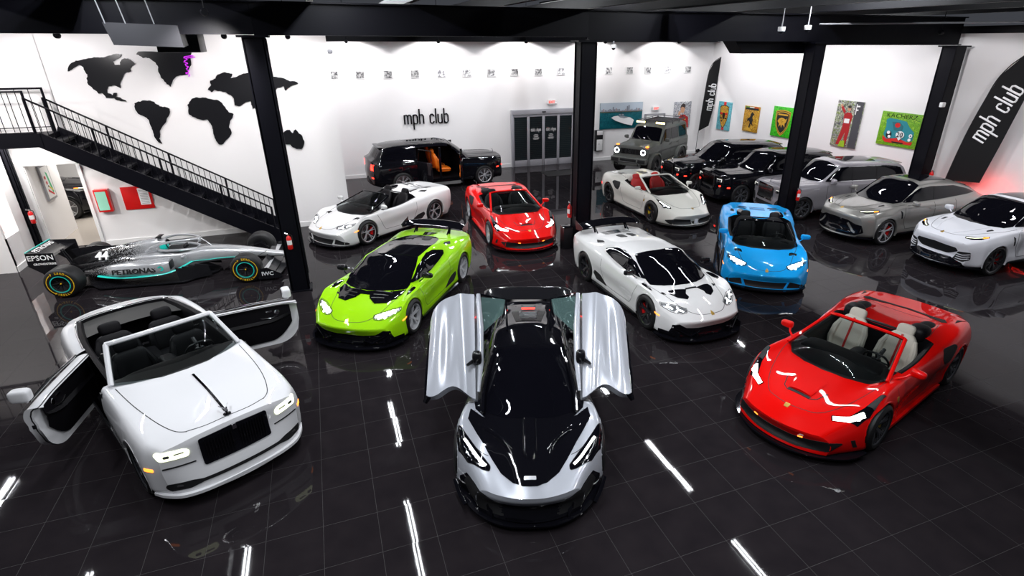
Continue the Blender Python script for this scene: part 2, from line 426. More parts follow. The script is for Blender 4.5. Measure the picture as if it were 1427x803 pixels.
class Car:
    def __init__(s, name, label, cat, loc, rot, spec, paintm, group=None):
        s.root = thing(name, label, cat, (loc[0], loc[1], 0), rot, group); s.paint = paintm; s.sp = spec
        rows = spec['rows']; x0, x1 = spec['x']; W = spec['W']
        xs = []
        marks = sorted(set([x0, x1]+spec.get('marks', [])))
        for a, b in zip(marks, marks[1:]):
            k = max(1, round((b-a)/spec.get('dx', .045))); xs += [a+(b-a)*i/k for i in range(k)]
        xs.append(x1)
        # finer at both ends
        xs = np.array(sorted(set(xs+[x0+.012, x0+.03, x1-.012, x1-.03])))
        s.xs = xs; P = []
        nsplit = spec['nside']
        for k, (ky, kz) in enumerate(rows):
            y = pk(ky, xs); z = pk(kz, xs)
            sw = pk(spec['sweep_side'] if k <= nsplit else spec['sweep_top'], xs)
            x = xs-sw*(np.abs(y)/W)**2
            P.append(np.stack([x, y, z], 1))
        sub = spec.get('sub', [3]*(len(rows)-1)); s.sub = sub
        S = section(P, spec.get('corner', [0]*len(rows)), sub)
        s.jrow = [sum(sub[:k]) for k in range(len(rows))]   # profile index of each row
        n = len(S); full = S[:-1]+[S[-1]]+[q*np.array([1, -1, 1]) for q in reversed(S[:-1])]
        G = np.array(full)          # (m, N, 3)
        m_, N = G.shape[:2]
        for fn in spec.get('warp', []): G = fn(G)
        s.G = G; s.m = m_; s.N = N; s.half = n
        V = [tuple(G[j, i]) for i in range(N) for j in range(m_)]
        cut = spec.get('open'); s.cut = cut
        Fc = []; s.wh = spec['wheels']
        for i in range(N-1):
            for j in range(m_-1):
                f = (i*m_+j, (i+1)*m_+j, (i+1)*m_+j+1, i*m_+j+1)
                jj = min(j, m_-2-j)
                if cut and any(jj >= s.jrow[c[0]] and (len(c) < 4 or jj < s.jrow[c[3]]) and c[1]-1e-6 <= xs[i] and xs[i+1] <= c[2]+1e-6 for c in cut): continue
                Fc.append(f)
        # fascias
        jc = s.jrow[spec['corner_row']]
        for end, prof in ((0, spec.get('rear_prof')), (N-1, spec.get('front_prof'))):
            if not prof: continue
            fwd = 1 if end else -1
            T = G[jc:m_-jc, end]; S0 = G[:jc+1, end][::-1]; C = S0[0]; base = len(V); na = len(T); nb = len(S0)
            zb = S0[-1][2]; nb2 = spec.get('nf', 16)
            tt = np.linspace(0, 1, nb2+1); t0 = (C[2]-S0[:, 2])/(C[2]-zb); Sy = np.interp(tt, t0, S0[:, 1]); Sx = np.interp(tt, t0, S0[:, 0])
            zlow = spec.get('front_zlow' if end else 'rear_zlow')
            for a in range(na):
                u = abs(T[a][1])/abs(C[1])
                for b in range(nb2+1):
                    t = tt[b]; bul = float(pk(prof, t))*(1-u**4)
                    zl = zb if zlow is None else zb+(zlow-zb)*(1-u**2)
                    V.append((T[a][0]+(Sx[b]-C[0])+fwd*bul, T[a][1]*(Sy[b]/C[1]), T[a][2]*(1-t)+zl*t))
            for a in range(na-1):
                for b in range(nb2):
                    q = (base+a*(nb2+1)+b, base+a*(nb2+1)+b+1, base+(a+1)*(nb2+1)+b+1, base+(a+1)*(nb2+1)+b)
                    Fc.append(q if fwd > 0 else tuple(reversed(q)))
        # merge seam verts
        V = [Vector(v) for v in V]
        # wheel arches
        V, Fc = s.arches(V, Fc)
        bm = bmesh.new(); bv = [bm.verts.new(v) for v in V]
        for f in Fc:
            try: bm.faces.new([bv[i] for i in f])
            except ValueError: pass
        bmesh.ops.remove_doubles(bm, verts=bm.verts, dist=.0008)
        bmesh.ops.delete(bm, geom=[v for v in bm.verts if not v.link_faces], context='VERTS')
        bmesh.ops.recalc_face_normals(bm, faces=bm.faces)
        # outward check
        c = max(bm.faces, key=lambda f: f.calc_center_median().z)
        if c.normal.z < 0: bmesh.ops.reverse_faces(bm, faces=bm.faces)
        bm.verts.index_update()
        VV = [v.co.copy() for v in bm.verts]; FF = [[v.index for v in f.verts] for f in bm.faces]; bm.free()
        s.body = mesh('body', VV, FF, paintm, s.root, True, spec.get('sharp', 48))
        s.skin = Skin(VV, FF)
        s.wells()
    def arches(s, V, Fc):
        keep = []
        W = s.sp['W']
        def near(v, tol=0):
            for x, z, R in s.wh:
                if abs(v.y) > W*.55 and v.z < z+R+.1 and math.hypot(v.x-x, v.z-z) < R+tol: return True
            return False
        for f in Fc:
            c = sum((V[i] for i in f), Vector((0, 0, 0)))/len(f)
            if not near(c): keep.append(f)
        cnt = {}
        for f in Fc:
            for i in f: cnt[i] = cnt.get(i, 0)+1
        k2 = {}
        for f in keep:
            for i in f: k2[i] = k2.get(i, 0)+1
        for i, c in k2.items():
            if c < cnt[i]:
                v = V[i]
                for x, z, R in s.wh:
                    d = math.hypot(v.x-x, v.z-z)
                    if abs(v.y) > W*.55 and abs(d-R) < .07 and d > 0:
                        v.x = x+(v.x-x)*R/d; v.z = z+(v.z-z)*R/d
        return V, keep
    def wells(s):
        for x, z, R in s.wh:
            for sd in (1, -1):
                mb = MB(); W = s.sp['W']; n = 28
                # lip ring follows the body side
                pr = []
                for k in range(n+1):
                    a = -.35+(PI+.7)*k/n
                    px = x+(R+.006)*math.cos(a); pz = z+(R+.006)*math.sin(a)
                    h = s.skin.hit('left' if sd > 0 else 'right', px, max(pz, .13))
                    y = abs(h[0].y) if h and abs(h[0].y) > W*.6 else (pr[-1][2] if pr else W*.93)
                    pr.append((math.cos(a), math.sin(a), y))
                ys = [p[2] for p in pr]; pr = [(p[0], p[1], sum(ys[max(0, i-3):i+4])/len(ys[max(0, i-3):i+4])) for i, p in enumerate(pr)]
                V = []; Fc = []
                lp = s.sp.get('lip', .012)
                for ca, sa, y in pr:
                    for rr, yy in ((R+.014, y-.004), (R+.008, y+lp*.5), (R-.012, y+lp*.4), (R-.02, y-.03)):
                        V.append((x+ca*rr, sd*yy, max(z+sa*rr, .1)))
                for k in range(n):
                    for q in range(3):
                        f = (k*4+q, k*4+q+1, k*4+5+q, k*4+4+q); Fc.append(f if sd < 0 else f[::-1])
                mesh('arch_lip', V, Fc, s.sp.get('lipmat') or s.paint, s.root, True, 50)
                V = []; Fc = []
                for ca, sa, y in pr:
                    V += [(x+ca*(R-.02), sd*(y-.03-.05*max(sa, 0)), max(z+sa*(R-.02), .1)), (x+ca*(R-.02), sd*(W-.42), max(z+sa*(R-.02), .1))]
                for k in range(n): Fc.append((2*k, 2*k+1, 2*k+3, 2*k+2))
                nn = len(V); V.append((x, sd*(W-.42), z))
                for k in range(n): Fc.append((2*k+1, nn, 2*k+3))
                mesh('wheel_well', V, Fc, M['black_plastic'], s.root, True, 40)
    def d(s, name, poly, mode, m, both=False, r=0, **k):
        if r: poly = rpoly(poly, r)
        o = s.skin.drape(name, poly, mode, m, k.pop('parent', s.root), **k)
        if both: s.skin.drape(name, poly, mode, m, s.root, flip=True, **k)
        return o
    def l(s, name, pts, mode, wid, m, both=False, sm=0, **k):
        if sm: pts = crom(pts, sm, k.get('closed', False))
        s.skin.strip(name, pts, mode, wid, m, s.root, **k)
        if both: s.skin.strip(name, pts, mode, wid, m, s.root, flip=True, **k)
    def lower(s, xmin, zmax, m):
        me = s.body.data; me.materials.append(m)
        for p in me.polygons:
            if p.center.z < zmax and p.center.x > xmin: p.material_index = 1
    def wheel(s, x, y, R, wid, rr, style, rim, cal, steer=0, tread=True):
        """wheel at axle end: rim > tyre, brake_disc, brake_caliper"""
        sd = 1 if y > 0 else -1
        mb = MB(); h = wid/2
        bar = 0 if rim is M['rim_silver'] else 1
        mb.lathe([(rr*.90, h-.02), (rr*.97, h-.012), (rr+.006, h-.006), (rr+.004, h-.02)], n=48); mb.lathe([(rr+.004, h-.02), (rr*.93, h-.03), (rr*.86, -h+.02), (rr, -h)], n=48, mi=bar)   # barrel
        face = h-.03
        n, split, wd, dish = style[:4]; gl = style[4] if len(style) > 4 else 0
        for k in range(n):
            a0 = 2*PI*k/n+PI/2
            arms = [(0, 0)] if not split else ([(-split, -split*.0), (split, split*.0)] if split > 0 else [(split, 0), (-split, 0)])
            for (da, _) in arms:
                r0 = rr*.16; r1 = rr*.95
                if split > 0: st = a0; en = a0+da       # Y spokes meet at the hub
                else: st = a0+da*.35; en = a0+da
                pts = []
                for q in range(5):
                    t = q/4; r = r0+(r1-r0)*t; a = st+(en-st)*t
                    yy = face-dish*(1-t)**1.5*1.0+.004*math.sin(t*PI)
                    pts.append((r*math.cos(a), yy, r*math.sin(a), wd*(1.15-.45*t+.25*max(0, t-.8)/.2), a))
                V = []; Fc = []
                for (px, py, pz, ww, a) in pts:
                    tx, tz = -math.sin(a), math.cos(a)
                    for u, dy in ((-.5, -.03), (-.42, 0), (.42, 0), (.5, -.03)): V.append((px+tx*ww*u, py+dy, pz+tz*ww*u))
                for q in range(4):
                    for e in range(3): Fc.append((q*4+e, q*4+e+1, q*4+5+e, q*4+4+e))
                mb.add(V, Fc)
        mb.lathe([(.001, face-dish+.006), (rr*.1, face-dish+.006), (rr*.2, face-dish-.0), (rr*.22, face-dish-.03)], n=20)
        for k in range(5):
            a = 2*PI*k/5; mb.lathe([(.001, .008), (.008, .008), (.009, -.01)], n=6, c=(math.cos(a)*rr*.14, face-dish, math.sin(a)*rr*.14))
        T = Matrix.Diagonal((1, sd, 1, 1))
        for i, v in enumerate(mb.V): mb.V[i] = (v[0], v[1]*sd, v[2])
        if sd < 0: mb.F = [f[::-1] for f in mb.F]
        o = mb.build('wheel', [rim, M['rim_black']], s.root, sharp=40); o.location = (x, y-sd*h, R); o.rotation_euler = (0, 0, steer)
        t = MB(); side = R-rr
        prof = [(rr*.97, -h), (rr+side*.35, -h-.004), (R-.03, -h+.006), (R-.006, -h+.028), (R, -h+.05)]
        for g in (-.5, -.2, .2, .5): prof += [(R, h*g-.006), (R-.009, h*g-.004), (R-.009, h*g+.004), (R, h*g+.006)]
        prof += [(R, h-.05), (R-.006, h-.028), (R-.03, h-.006), (rr+side*.35, h+.004), (rr+.002, h-.002), (rr*.97, h-.006)]
        t.lathe(prof, n=56); t.build('tyre', M['rubber'], o, sharp=30)
        dk = MB(); dk.lathe([(rr*.3, -.012), (rr*.8, -.012), (rr*.8, .012), (rr*.3, .012), (rr*.28, .03), (.01, .03)], n=40, c=(0, sd*(-.02), 0)); dk.build('brake_disc', M['disc'], o, sharp=30)
        ck = MB(); ck.lathe([(rr*.55, -.04), (rr*.86, -.045), (rr*.87, .045), (rr*.55, .04), (rr*.55, -.04)], n=12, arc=(-.55, .55), c=(0, sd*(-.005), 0))
        if x < 0: ck.V = [(-a, b, c) for a, b, c in ck.V]
        ck.V = [(-a, b, c) for a, b, c in ck.V]
        ck.build('brake_caliper', cal, o, sharp=30)
        return o
    def wheels4(s, track, R, wid, rr, style, rim, cal, steer=0, rear=None):
        for x in (s.wh[0][0], s.wh[1][0]):
            for sd in (1, -1):
                q = rear if (rear and x < 0) else (R, wid, rr)
                s.wheel(x, sd*(track if not isinstance(track, tuple) else track[0 if x > 0 else 1]), *q, style, rim, cal, steer if x > 0 else 0)
    def mirror(s, x, y, z, m, size=(.07, .105, .062), stalk=True, foot=None, ang=0):
        for sd in (1, -1):
            mb = MB(); T = Matrix.Translation((x, sd*y, z)) @ Matrix.Rotation(sd*ang, 4, 'Z')
            mb.se((0, 0, 0), size, .55, .6, T=T, fn=lambda a, b, c: (a*(1 if a > 0 else .35), b, c*(1-.15*b*sd)))
            if stalk:
                fx, fy, fz = foot or (x+.05, y-.22, z-.07)
                mb.tube([(fx, sd*fy, fz), ((fx+x)/2+.02, sd*(fy+y)/2, (fz+z)/2), (x+.01, sd*(y-size[1]*.6), z-size[2]*.4)], [.022, .016, .02], 8, flat=.6)
            o = mb.build('side_mirror', m, s.root)
            g = MB(); g.se((-size[0]*.36, 0, 0), (.006, size[1]*.82, size[2]*.75), .4, .5, T=T); g.build('mirror_glass', M['chrome'], o)
    def seat(s, x, y, z, m, m2=None, tall=.60, w=.50, sport=True, name='seat', tilt=.32, hr=True, stripe=None, rest=None):
        T = Matrix.Translation((x, y, z))
        mb = MB(); m2 = m2 or m
        B = T @ Matrix.Translation((-.26, 0, .06)) @ Matrix.Rotation(-tilt, 4, 'Y')
        mb.se((0, 0, .02), (.27, w*.5, .085), .45, .5, T=T)
        def bk(a, b, c):
            k = 1-.28*max(0, c)**2 if sport else 1-.08*max(0, c)
            return (a, b*k, c)
        mb.se((0, 0, tall*.5), (.075, w*.48, tall*.52), .5, .55, T=B, fn=bk)
        for sd in (1, -1):
            mb.tube([(.22, sd*w*.42, .05), (0, sd*w*.46, .07), (-.2, sd*w*.46, .08)], [.04, .055, .05], 8, T=T)
            mb.tube([(.05, sd*w*.42, .04), (.075, sd*w*.47, tall*.3), (.065, sd*w*.45, tall*.6), (.03, sd*w*.36, tall*.85)], [.045, .055, .05, .03], 8, T=B)
        o = mb.build(name, m, s.root)
        if hr:
            h = MB(); h.se((-.005, 0, tall+(.04 if sport else .09)), (.058, w*(.25 if sport else .27), .10), .6, .6, T=B)
            if not sport:
                for sd in (1, -1): h.tube([(-.005, sd*.06, tall-.02), (-.005, sd*.06, tall+.05)], .007, 6, T=B)
            h.build('headrest', rest or m, o)
        if stripe:
            h = MB(); h.box((.075, 0, tall*.52), (.012, .035, tall*.85), T=B, bev=.004); h.box((0.02, 0, .103), (.42, .035, .012), T=T, bev=.004); h.build('seat_stripe', stripe, o)
        return o
    def steering(s, x, y, z, m, tilt=.45, R=.18):
        T = Matrix.Translation((x, y, z)) @ Matrix.Rotation(-PI/2+tilt, 4, 'Y')
        mb = MB(); pts = [(R*math.cos(a)*(1 if math.cos(a) < .8 else .93), R*math.sin(a), 0) for a in [2*PI*k/28 for k in range(28)]]
        mb.tube(pts, .016, 8, True, T=T); mb.se((0, 0, 0), (.065, .07, .03), .6, .6, T=T)
        for a in (PI/2, -PI/2, 0): mb.tube([(0, 0, 0), (R*math.cos(a), R*math.sin(a), 0)], .014, 6, T=T)
        mb.tube([(0, 0, 0), (0, 0, .25)], .03, 8, T=T)
        mb.build('steering_wheel', m, s.root)
    def tub(s, row, a, b, m, zf=.28, pad=.07, sill=.0, name='cabin_lining', top=None, drop=.05):
        """inner skin of an open cabin hanging from the opening edge"""
        G = s.G; j0 = s.jrow[row]; idx = [i for i in range(s.N) if a-1e-6 <= s.xs[i] <= b+1e-6]
        if s.sp.get('cuty'): idx = idx
        V = []; Fc = []; K = 8
        for i in idx:
            p = G[j0, i]; yy = p[1]; z0 = p[2]
            prof = [(yy, z0-.004), (yy-.02, z0+.012), (yy-pad, z0-.005), (yy-pad-.03, z0-drop-.02), (yy-pad-.03, zf+.12), (yy-pad-.08, zf), (.05, zf), (0, zf)]
            for (y, z) in prof: V.append((p[0], max(y, 0), z))
        n = len(idx)
        for i in range(n-1):
            for k in range(K-1): Fc.append((i*K+k, i*K+k+1, i*K+K+k+1, i*K+K+k))
        for e in (0, n-1):
            i = idx[e]; cols = [G[j, i] for j in range(j0, s.half)]; base = len(V)
            for q in cols:
                for t in range(5): V.append((q[0], q[1]*(1-.12*min(t, 1)), q[2]*(1-t/4)+zf*t/4))
            for c in range(len(cols)-1):
                for t in range(4): Fc.append((base+c*5+t, base+c*5+t+1, base+c*5+6+t, base+c*5+5+t))
        nV = len(V); V += [(x, -y, z) for x, y, z in V]; Fc += [tuple(nV+i for i in reversed(f)) for f in Fc]
        return mesh(name, V, Fc, m, s.root, True, 40)
    def windscreen(s, base, top, fr, mframe, bulge=.03, name='windscreen', sides=True, gm=None, inset=0, rad=None):
        """base/top: half curves [(x,y,z)...] from centre outwards"""
        def full(c):
            c = crom(c, 5); return [(x, -y, z) for x, y, z in reversed(c)][:-1]+list(c)
        B = full(base); T = full(top); n = len(B)-1; B = np.array(B); T = np.array(T)
        mb = MB()
        def fn(u, v):
            i = min(int(round(u*n)), n); p = B[i]*(1-v)+T[i]*v; k = 4*v*(1-v)*bulge*(1-(2*u-1)**4)
            return (p[0]+k*.5, p[1], p[2]+k)
        mb.grid(fn, n, 10); g = mb.build(name, gm or M['glass'], s.root, sharp=None)
        f = MB(); f.tube([tuple(T[i]+np.array((-.01, 0, 0))) for i in range(n+1)], fr, 8, flat=1)
        for e in (0, n): f.tube([tuple(B[e]*(1-t)+T[e]*t) for t in (0, .25, .5, .75, 1)], fr, 8)
        f.build('windscreen_frame', mframe, s.root)
        return B, T
def panel(name, poly, T, th, m, parent, bev=0, mi=0):
    mb = MB(); mb.prism(poly, -th/2, th/2, T); return mb.build(name, m, parent, sharp=30)
def text_mesh(name, body, size, T, m, parent=None, ext=.004, align='CENTER', sx=1.0, shear=0, weight=0):
    cu = bpy.data.curves.new(name, 'FONT'); cu.body = body; cu.size = size; cu.extrude = ext; cu.align_x = align; cu.align_y = 'CENTER'; cu.shear = shear; cu.offset = weight
    cu.resolution_u = 2
    o = bpy.data.objects.new(name, cu); dg = bpy.context.evaluated_depsgraph_get()
    COL.objects.link(o); dg.update(); me = bpy.data.meshes.new_from_object(o.evaluated_get(dg)); bpy.data.objects.remove(o)
    me.name = name; me.transform(T @ Matrix.Diagonal((sx, 1, 1, 1))); me.materials.clear()
    return link(name, me, m, parent)
M['green'] = paint('acid green paint', (.33, .70, .004))
M['pearl_white'] = paint('pearl white paint', (.74, .735, .735))
M['red'] = paint('racing red paint', (.72, .002, .001))
M['ivory'] = paint('ivory white paint', (.74, .72, .66))
M['silver_white'] = paint('silver white metallic', (.44, .46, .51), .2, .3)
M['door_glass'] = glass('teal tinted door glass', (.30, .42, .42), solid=.35, dark=(.16, .27, .26))
M['flat_grey'] = paint('flat grey paint', (.115, .12, .112), 0, .5, .5)
M['warm_lamp'] = mat('warm roof lamp', (1, .9, .5), .3, emit=(1, .86, .38), es=6)
M['black_metal'] = mat('black car paint', (.004, .004, .006), .04, 0, 0, spec=.5)
M['grey_silver'] = paint('lilac silver paint', (.36, .34, .37), .5, .35)
M['warm_grey'] = paint('warm silver grey paint', (.34, .33, .31), .6, .32)
M['white_gloss'] = paint('bright white paint', (.74, .74, .79))
M['f1_black'] = mat('satin black bodywork', (.008, .008, .01), .22, spec=.5)
M['f1_silver'] = mat('silver bodywork', (.50, .51, .53), .25, .45, 1)
M['f1_ink'] = mat('black lettering', (.01, .01, .01), .4)
M['teal'] = mat('teal paint', (.01, .62, .53), .3, 0, .6)
M['f1_yellow'] = mat('yellow tyre print', (.9, .55, .01), .5)
M['white_flat'] = mat('white lettering', (.85, .85, .86), .5)
M['tube_light'] = mat('fluorescent tube', (1, 1, 1), .4, emit=(.95, .97, 1), es=5)
M['map_black'] = mat('satin black panel', (.007, .007, .009), .25)
M['purple'] = mat('purple glow tinsel', (.4, .02, .5), .3, emit=(.8, .05, 1), es=.55)
M['alu'] = mat('grey aluminium', (.42, .42, .46), .35, .2)
M['door_pane'] = glass('entrance door glass', (.75, .8, .82), solid=.05)
M['shutter'] = mat('dark roller shutter', (.36, .40, .41), .5, 0)
M['red_sign'] = mat('red sign letters', (.8, .05, .03), .4, emit=(1, .06, .03), es=1.0)
M['joist_grey'] = mat('grey painted metal', (.32, .32, .34), .45)
M['pale_green'] = mat('pale green pane', (.35, .72, .55), .15)
M['banner'] = mat('black banner cloth', (.009, .009, .010), .8, spec=.2)
M['duct'] = mat('dark galvanised duct', (.03, .03, .036), .5, .2)
M['blue'] = paint('sky blue paint', (.008, .40, .95))
# ================================================================== room shell
def tile_floor():
    m, nt, b = _nt('dark polished tile'); S = .6096
    tc = node(nt, 'ShaderNodeTexCoord'); sp = node(nt, 'ShaderNodeSeparateXYZ'); nt.links.new(tc.outputs['Object'], sp.inputs[0])
    def mth(op, a, b_=None):
        n = node(nt, 'ShaderNodeMath', operation=op)
        for i, q in enumerate((a, b_)):
            if q is None: continue
            if isinstance(q, (int, float)): n.inputs[i].default_value = q
            else: nt.links.new(q, n.inputs[i])
        return n.outputs[0]
    ux = mth('DIVIDE', sp.outputs[0], S); uy = mth('DIVIDE', sp.outputs[1], S)
    fx = mth('ABSOLUTE', mth('SUBTRACT', mth('FRACT', mth('ADD', ux, .5)), .5)); fy = mth('ABSOLUTE', mth('SUBTRACT', mth('FRACT', mth('ADD', uy, .5)), .5))
    g = mth('LESS_THAN', mth('MINIMUM', fx, fy), .0036)
    cx = mth('FLOOR', ux); cy = mth('FLOOR', uy); cb = node(nt, 'ShaderNodeCombineXYZ'); nt.links.new(cx, cb.inputs[0]); nt.links.new(cy, cb.inputs[1])
    wn = node(nt, 'ShaderNodeTexWhiteNoise', noise_dimensions='3D'); nt.links.new(cb.outputs[0], wn.inputs['Vector'])
    ns = node(nt, 'ShaderNodeTexNoise', i_Scale=3.0, i_Detail=4.0); nt.links.new(tc.outputs['Object'], ns.inputs['Vector'])
    cr = node(nt, 'ShaderNodeMix', data_type='RGBA'); cr.inputs[6].default_value = (.010, .0085, .0105, 1); cr.inputs[7].default_value = (.020, .0165, .0185, 1); nt.links.new(ns.outputs[0], cr.inputs[0])
    mx = node(nt, 'ShaderNodeMix', data_type='RGBA'); mx.inputs[7].default_value = (.045, .042, .043, 1); nt.links.new(g, mx.inputs[0]); nt.links.new(cr.outputs[2], mx.inputs[6])
    nt.links.new(mx.outputs[2], b.inputs['Base Color'])
    # per tile roughness and a hair of tilt
    r = node(nt, 'ShaderNodeMapRange'); r.inputs[3].default_value = .018; r.inputs[4].default_value = .045; nt.links.new(ns.outputs[0], r.inputs[0])
    r2 = mth('ADD', r.outputs[0], mth('MULTIPLY', g, .5)); nt.links.new(r2, b.inputs['Roughness'])
    ge = node(nt, 'ShaderNodeNewGeometry'); v1 = node(nt, 'ShaderNodeVectorMath', operation='SUBTRACT'); v1.inputs[1].default_value = (.5, .5, .5); nt.links.new(wn.outputs['Color'], v1.inputs[0])
    v2 = node(nt, 'ShaderNodeVectorMath', operation='SCALE'); v2.inputs['Scale'].default_value = .006; nt.links.new(v1.outputs[0], v2.inputs[0])
    v3 = node(nt, 'ShaderNodeVectorMath', operation='ADD'); nt.links.new(ge.outputs['Normal'], v3.inputs[0]); nt.links.new(v2.outputs[0], v3.inputs[1])
    v4 = node(nt, 'ShaderNodeVectorMath', operation='NORMALIZE'); nt.links.new(v3.outputs[0], v4.inputs[0]); nt.links.new(v4.outputs[0], b.inputs['Normal'])
    b.inputs['Specular IOR Level'].default_value = .10
    return m
def plaster(name, col, rough=.75):
    m, nt, b = _nt(name); ns = node(nt, 'ShaderNodeTexNoise', i_Scale=1.2, i_Detail=5.0)
    tc = node(nt, 'ShaderNodeTexCoord'); nt.links.new(tc.outputs['Object'], ns.inputs['Vector'])
    mx = node(nt, 'ShaderNodeMix', data_type='RGBA'); mx.inputs[6].default_value = (*[c*.97 for c in col], 1); mx.inputs[7].default_value = (*col, 1)
    nt.links.new(ns.outputs[0], mx.inputs[0]); nt.links.new(mx.outputs[2], b.inputs['Base Color']); b.inputs['Roughness'].default_value = rough; b.inputs['Specular IOR Level'].default_value = .2
    return m
M['tile'] = tile_floor()
M['wall'] = plaster('white painted wall', (.84, .825, .83))
M['steel_black'] = mat('black painted steel', (.0035, .0035, .006), .42, spec=.12)
M['ceiling_black'] = mat('black painted deck', (.006, .006, .009), .6, spec=.2)
M['joist'] = mat('black painted joist', (.010, .010, .013), .45, spec=.3)
M['white_trim'] = mat('white trim', (.8, .8, .8), .45)
M['pale_floor'] = mat('pale polished floor', (.42, .38, .34), .12)
def box_struct(name, c, d, m, bev=0):
    mb = MB(); mb.box(c, d, bev=bev); return struct(mb.build(name, m))
box_struct('floor', (6, 3.0, -.05), (34, 32, .1), M['tile'])
box_struct('ceiling', (5.5, 3, 7.05), (33, 32, .1), M['ceiling_black'])
H = 5.35
box_struct('wall_back', (9.95, 17.1, H/2), (17.9, .2, H), M['wall'])
box_struct('wall_return', (1.0, 13.9, H/2), (.2, 6.2, H), M['wall'])
# map wall with a door opening X -6.55..-5.46, Z 0..2.28
mb = MB(); mb.box((-2.18, 10.8, H/2), (6.56, .2, H)); mb.box((-6.0, 10.8, 2.28+(H-2.28)/2), (1.10, .2, H-2.28)); mb.box((-9.05, 10.8, H/2), (5.0, .2, H)); struct(mb.build('wall_map', M['wall']))
# right wall, slightly out of square
kx = 1/17.
def wallR(y, off=0): return 18.7+(17-y)*kx-off
mb = MB(); mb.prism([(wallR(17.2), 17.2), (wallR(-13), -13), (wallR(-13)+.2, -13), (wallR(17.2)+.2, 17.2)], 0, 5.6); struct(mb.build('wall_right', M['wall']))
# left office block with an inside window
mb = MB(); mb.box((-6.9, 10.30, 2.9/2), (.2, .80, 2.9)); mb.box((-6.9, 9.52, .42), (.2, .78, .84)); mb.box((-6.9, 9.52, 2.45), (.2, .78, .9)); mb.box((-9.4, 9.2, 2.9/2), (4.8, .12, 2.9)); mb.box((-6.9, 9.17, 1.45), (.2, .1, 2.9)); struct(mb.build('wall_office', M['wall']))
box_struct('wall_left', (-11.8, 1, H/2), (.2, 28, H), M['wall'])
box_struct('ceiling_office', (-9.25, 9.98, 2.95), (4.9, 1.64, .1), M['wall'])
# skirting
for nm, c, d in (('baseboard_back', (4.8, 16.985, .07), (7.4, .03, .14)), ('baseboard_back', (15.2, 16.985, .07), (6.9, .03, .14)), ('baseboard_map', (-2.2, 10.685, .07), (6.5, .03, .14)), ('baseboard_return', (1.115, 13.85, .07), (.03, 6.3, .14)), ('baseboard_office', (-6.785, 9.9, .07), (.03, 1.5, .14))):
    box_struct(nm, c, d, M['white_trim'])
# roof steel
def ibeam(name, a, b, z0, z1, w_=.24):
    a = Vector((a[0], a[1], 0)); b = Vector((b[0], b[1], 0)); L = (b-a).length; t = (b-a).normalized(); n = Vector((-t.y, t.x, 0))
    T = Matrix(((t.x, n.x, 0, (a.x+b.x)/2), (t.y, n.y, 0, (a.y+b.y)/2), (0, 0, 1, 0), (0, 0, 0, 1)))
    mb = MB(); mb.box((0, 0, z0+.015), (L, w_, .03), T); mb.box((0, 0, z1-.015), (L, w_, .03), T); mb.box((0, 0, (z0+z1)/2), (L, .05, z1-z0-.05), T)
    return struct(mb.build(name, M['steel_black']))
ibeam('trim_beam', (-11.5, 5.7), (-.3, 5.7), 5.28, 5.86); ibeam('trim_beam', (-.3, 5.7), (6.86, 6.0), 5.27, 5.86); ibeam('trim_beam', (6.86, 6.0), (13.67, 5.78), 5.19, 5.86); ibeam('trim_beam', (13.67, 5.78), (18.9, 5.5), 5.10, 5.86)
ibeam('trim_edge_beam', (1.1, 16.7), (18.6, 16.7), 5.17, 5.7, .5); ibeam('trim_edge_beam', (-11.5, 10.5), (1.3, 10.5), 5.33, 5.9, .3)
for x0 in (-6.8, -4.6, -2.9, -1.1, .78, 2.70, 4.8, 7.0, 8.9, 11.1, 13.4, 15.6, 17.6):
    mb = MB(); mb.box((x0, 2.5, 6.02), (.13, 28, .26)); struct(mb.build('trim_joist', M['joist']))
mb = MB(); mb.prism([(wallR(17)-.3, 17), (wallR(-12)-.3, -12), (wallR(-12), -12), (wallR(17), 17)], 5.42, 5.62); struct(mb.build('trim_edge_right', M['steel_black']))
mb = MB(); mb.box((-9, 9.9, 5.45), (5, 1.6, .2)); struct(mb.build('trim_soffit', M['steel_black']))
# columns
def column(label, x0, x1, y0, y1, h):
    t = thing('steel_column', label, 'column', ((x0+x1)/2, (y0+y1)/2, 0)); W_ = x1-x0; D_ = y1-y0
    mb = MB(); mb.box((0, -D_/2+.012, h/2), (W_, .024, h)); mb.box((0, D_/2-.012, h/2), (W_, .024, h)); mb.box((-W_/2+.03, 0, h/2), (.02, D_, h)); mb.box((W_/2-.03, 0, h/2), (.02, D_, h)); mb.build('column_shaft', M['steel_black'], t)
    mb = MB(); mb.box((0, 0, .012), (W_+.10, D_+.10, .024), bev=.004)
    for a in (-1, 1):
        for b_ in (-1, 1): mb.lathe([(.012, .024), (.012, .04), (.001, .04)], 'z', 6, c=(a*(W_/2+.03), b_*(D_/2+.03), 0))
    mb.build('base_plate', M['steel_black'], t)
    mb = MB(); mb.box((0, 0, h-.02), (W_+.16, D_+.16, .04)); mb.build('cap_plate', M['steel_black'], t)
    mb = MB(); mb.tube([(W_/2+.02, -D_/2+.05, .4), (W_/2+.02, -D_/2+.05, h-.05)], .014, 6); mb.build('conduit', M['joist'], t)
    return t
column('black steel column left of the green car, behind the convertible', -.52, -.125, 5.5, 5.85, 5.27)
column('black steel column in the middle of the room beside the winged white car', 6.64, 7.07, 5.9, 6.25, 5.2)
column('black steel column in front of the lilac silver estate', 13.47, 13.87, 5.6, 5.95, 5.18)
column('black steel column against the right wall beside the cartoon car painting', 18.6, 19.05, 5.3, 5.74, 5.09)
t = column('thin black column at the office door on the far left', -6.80, -6.66, 10.36, 10.5, 2.9)
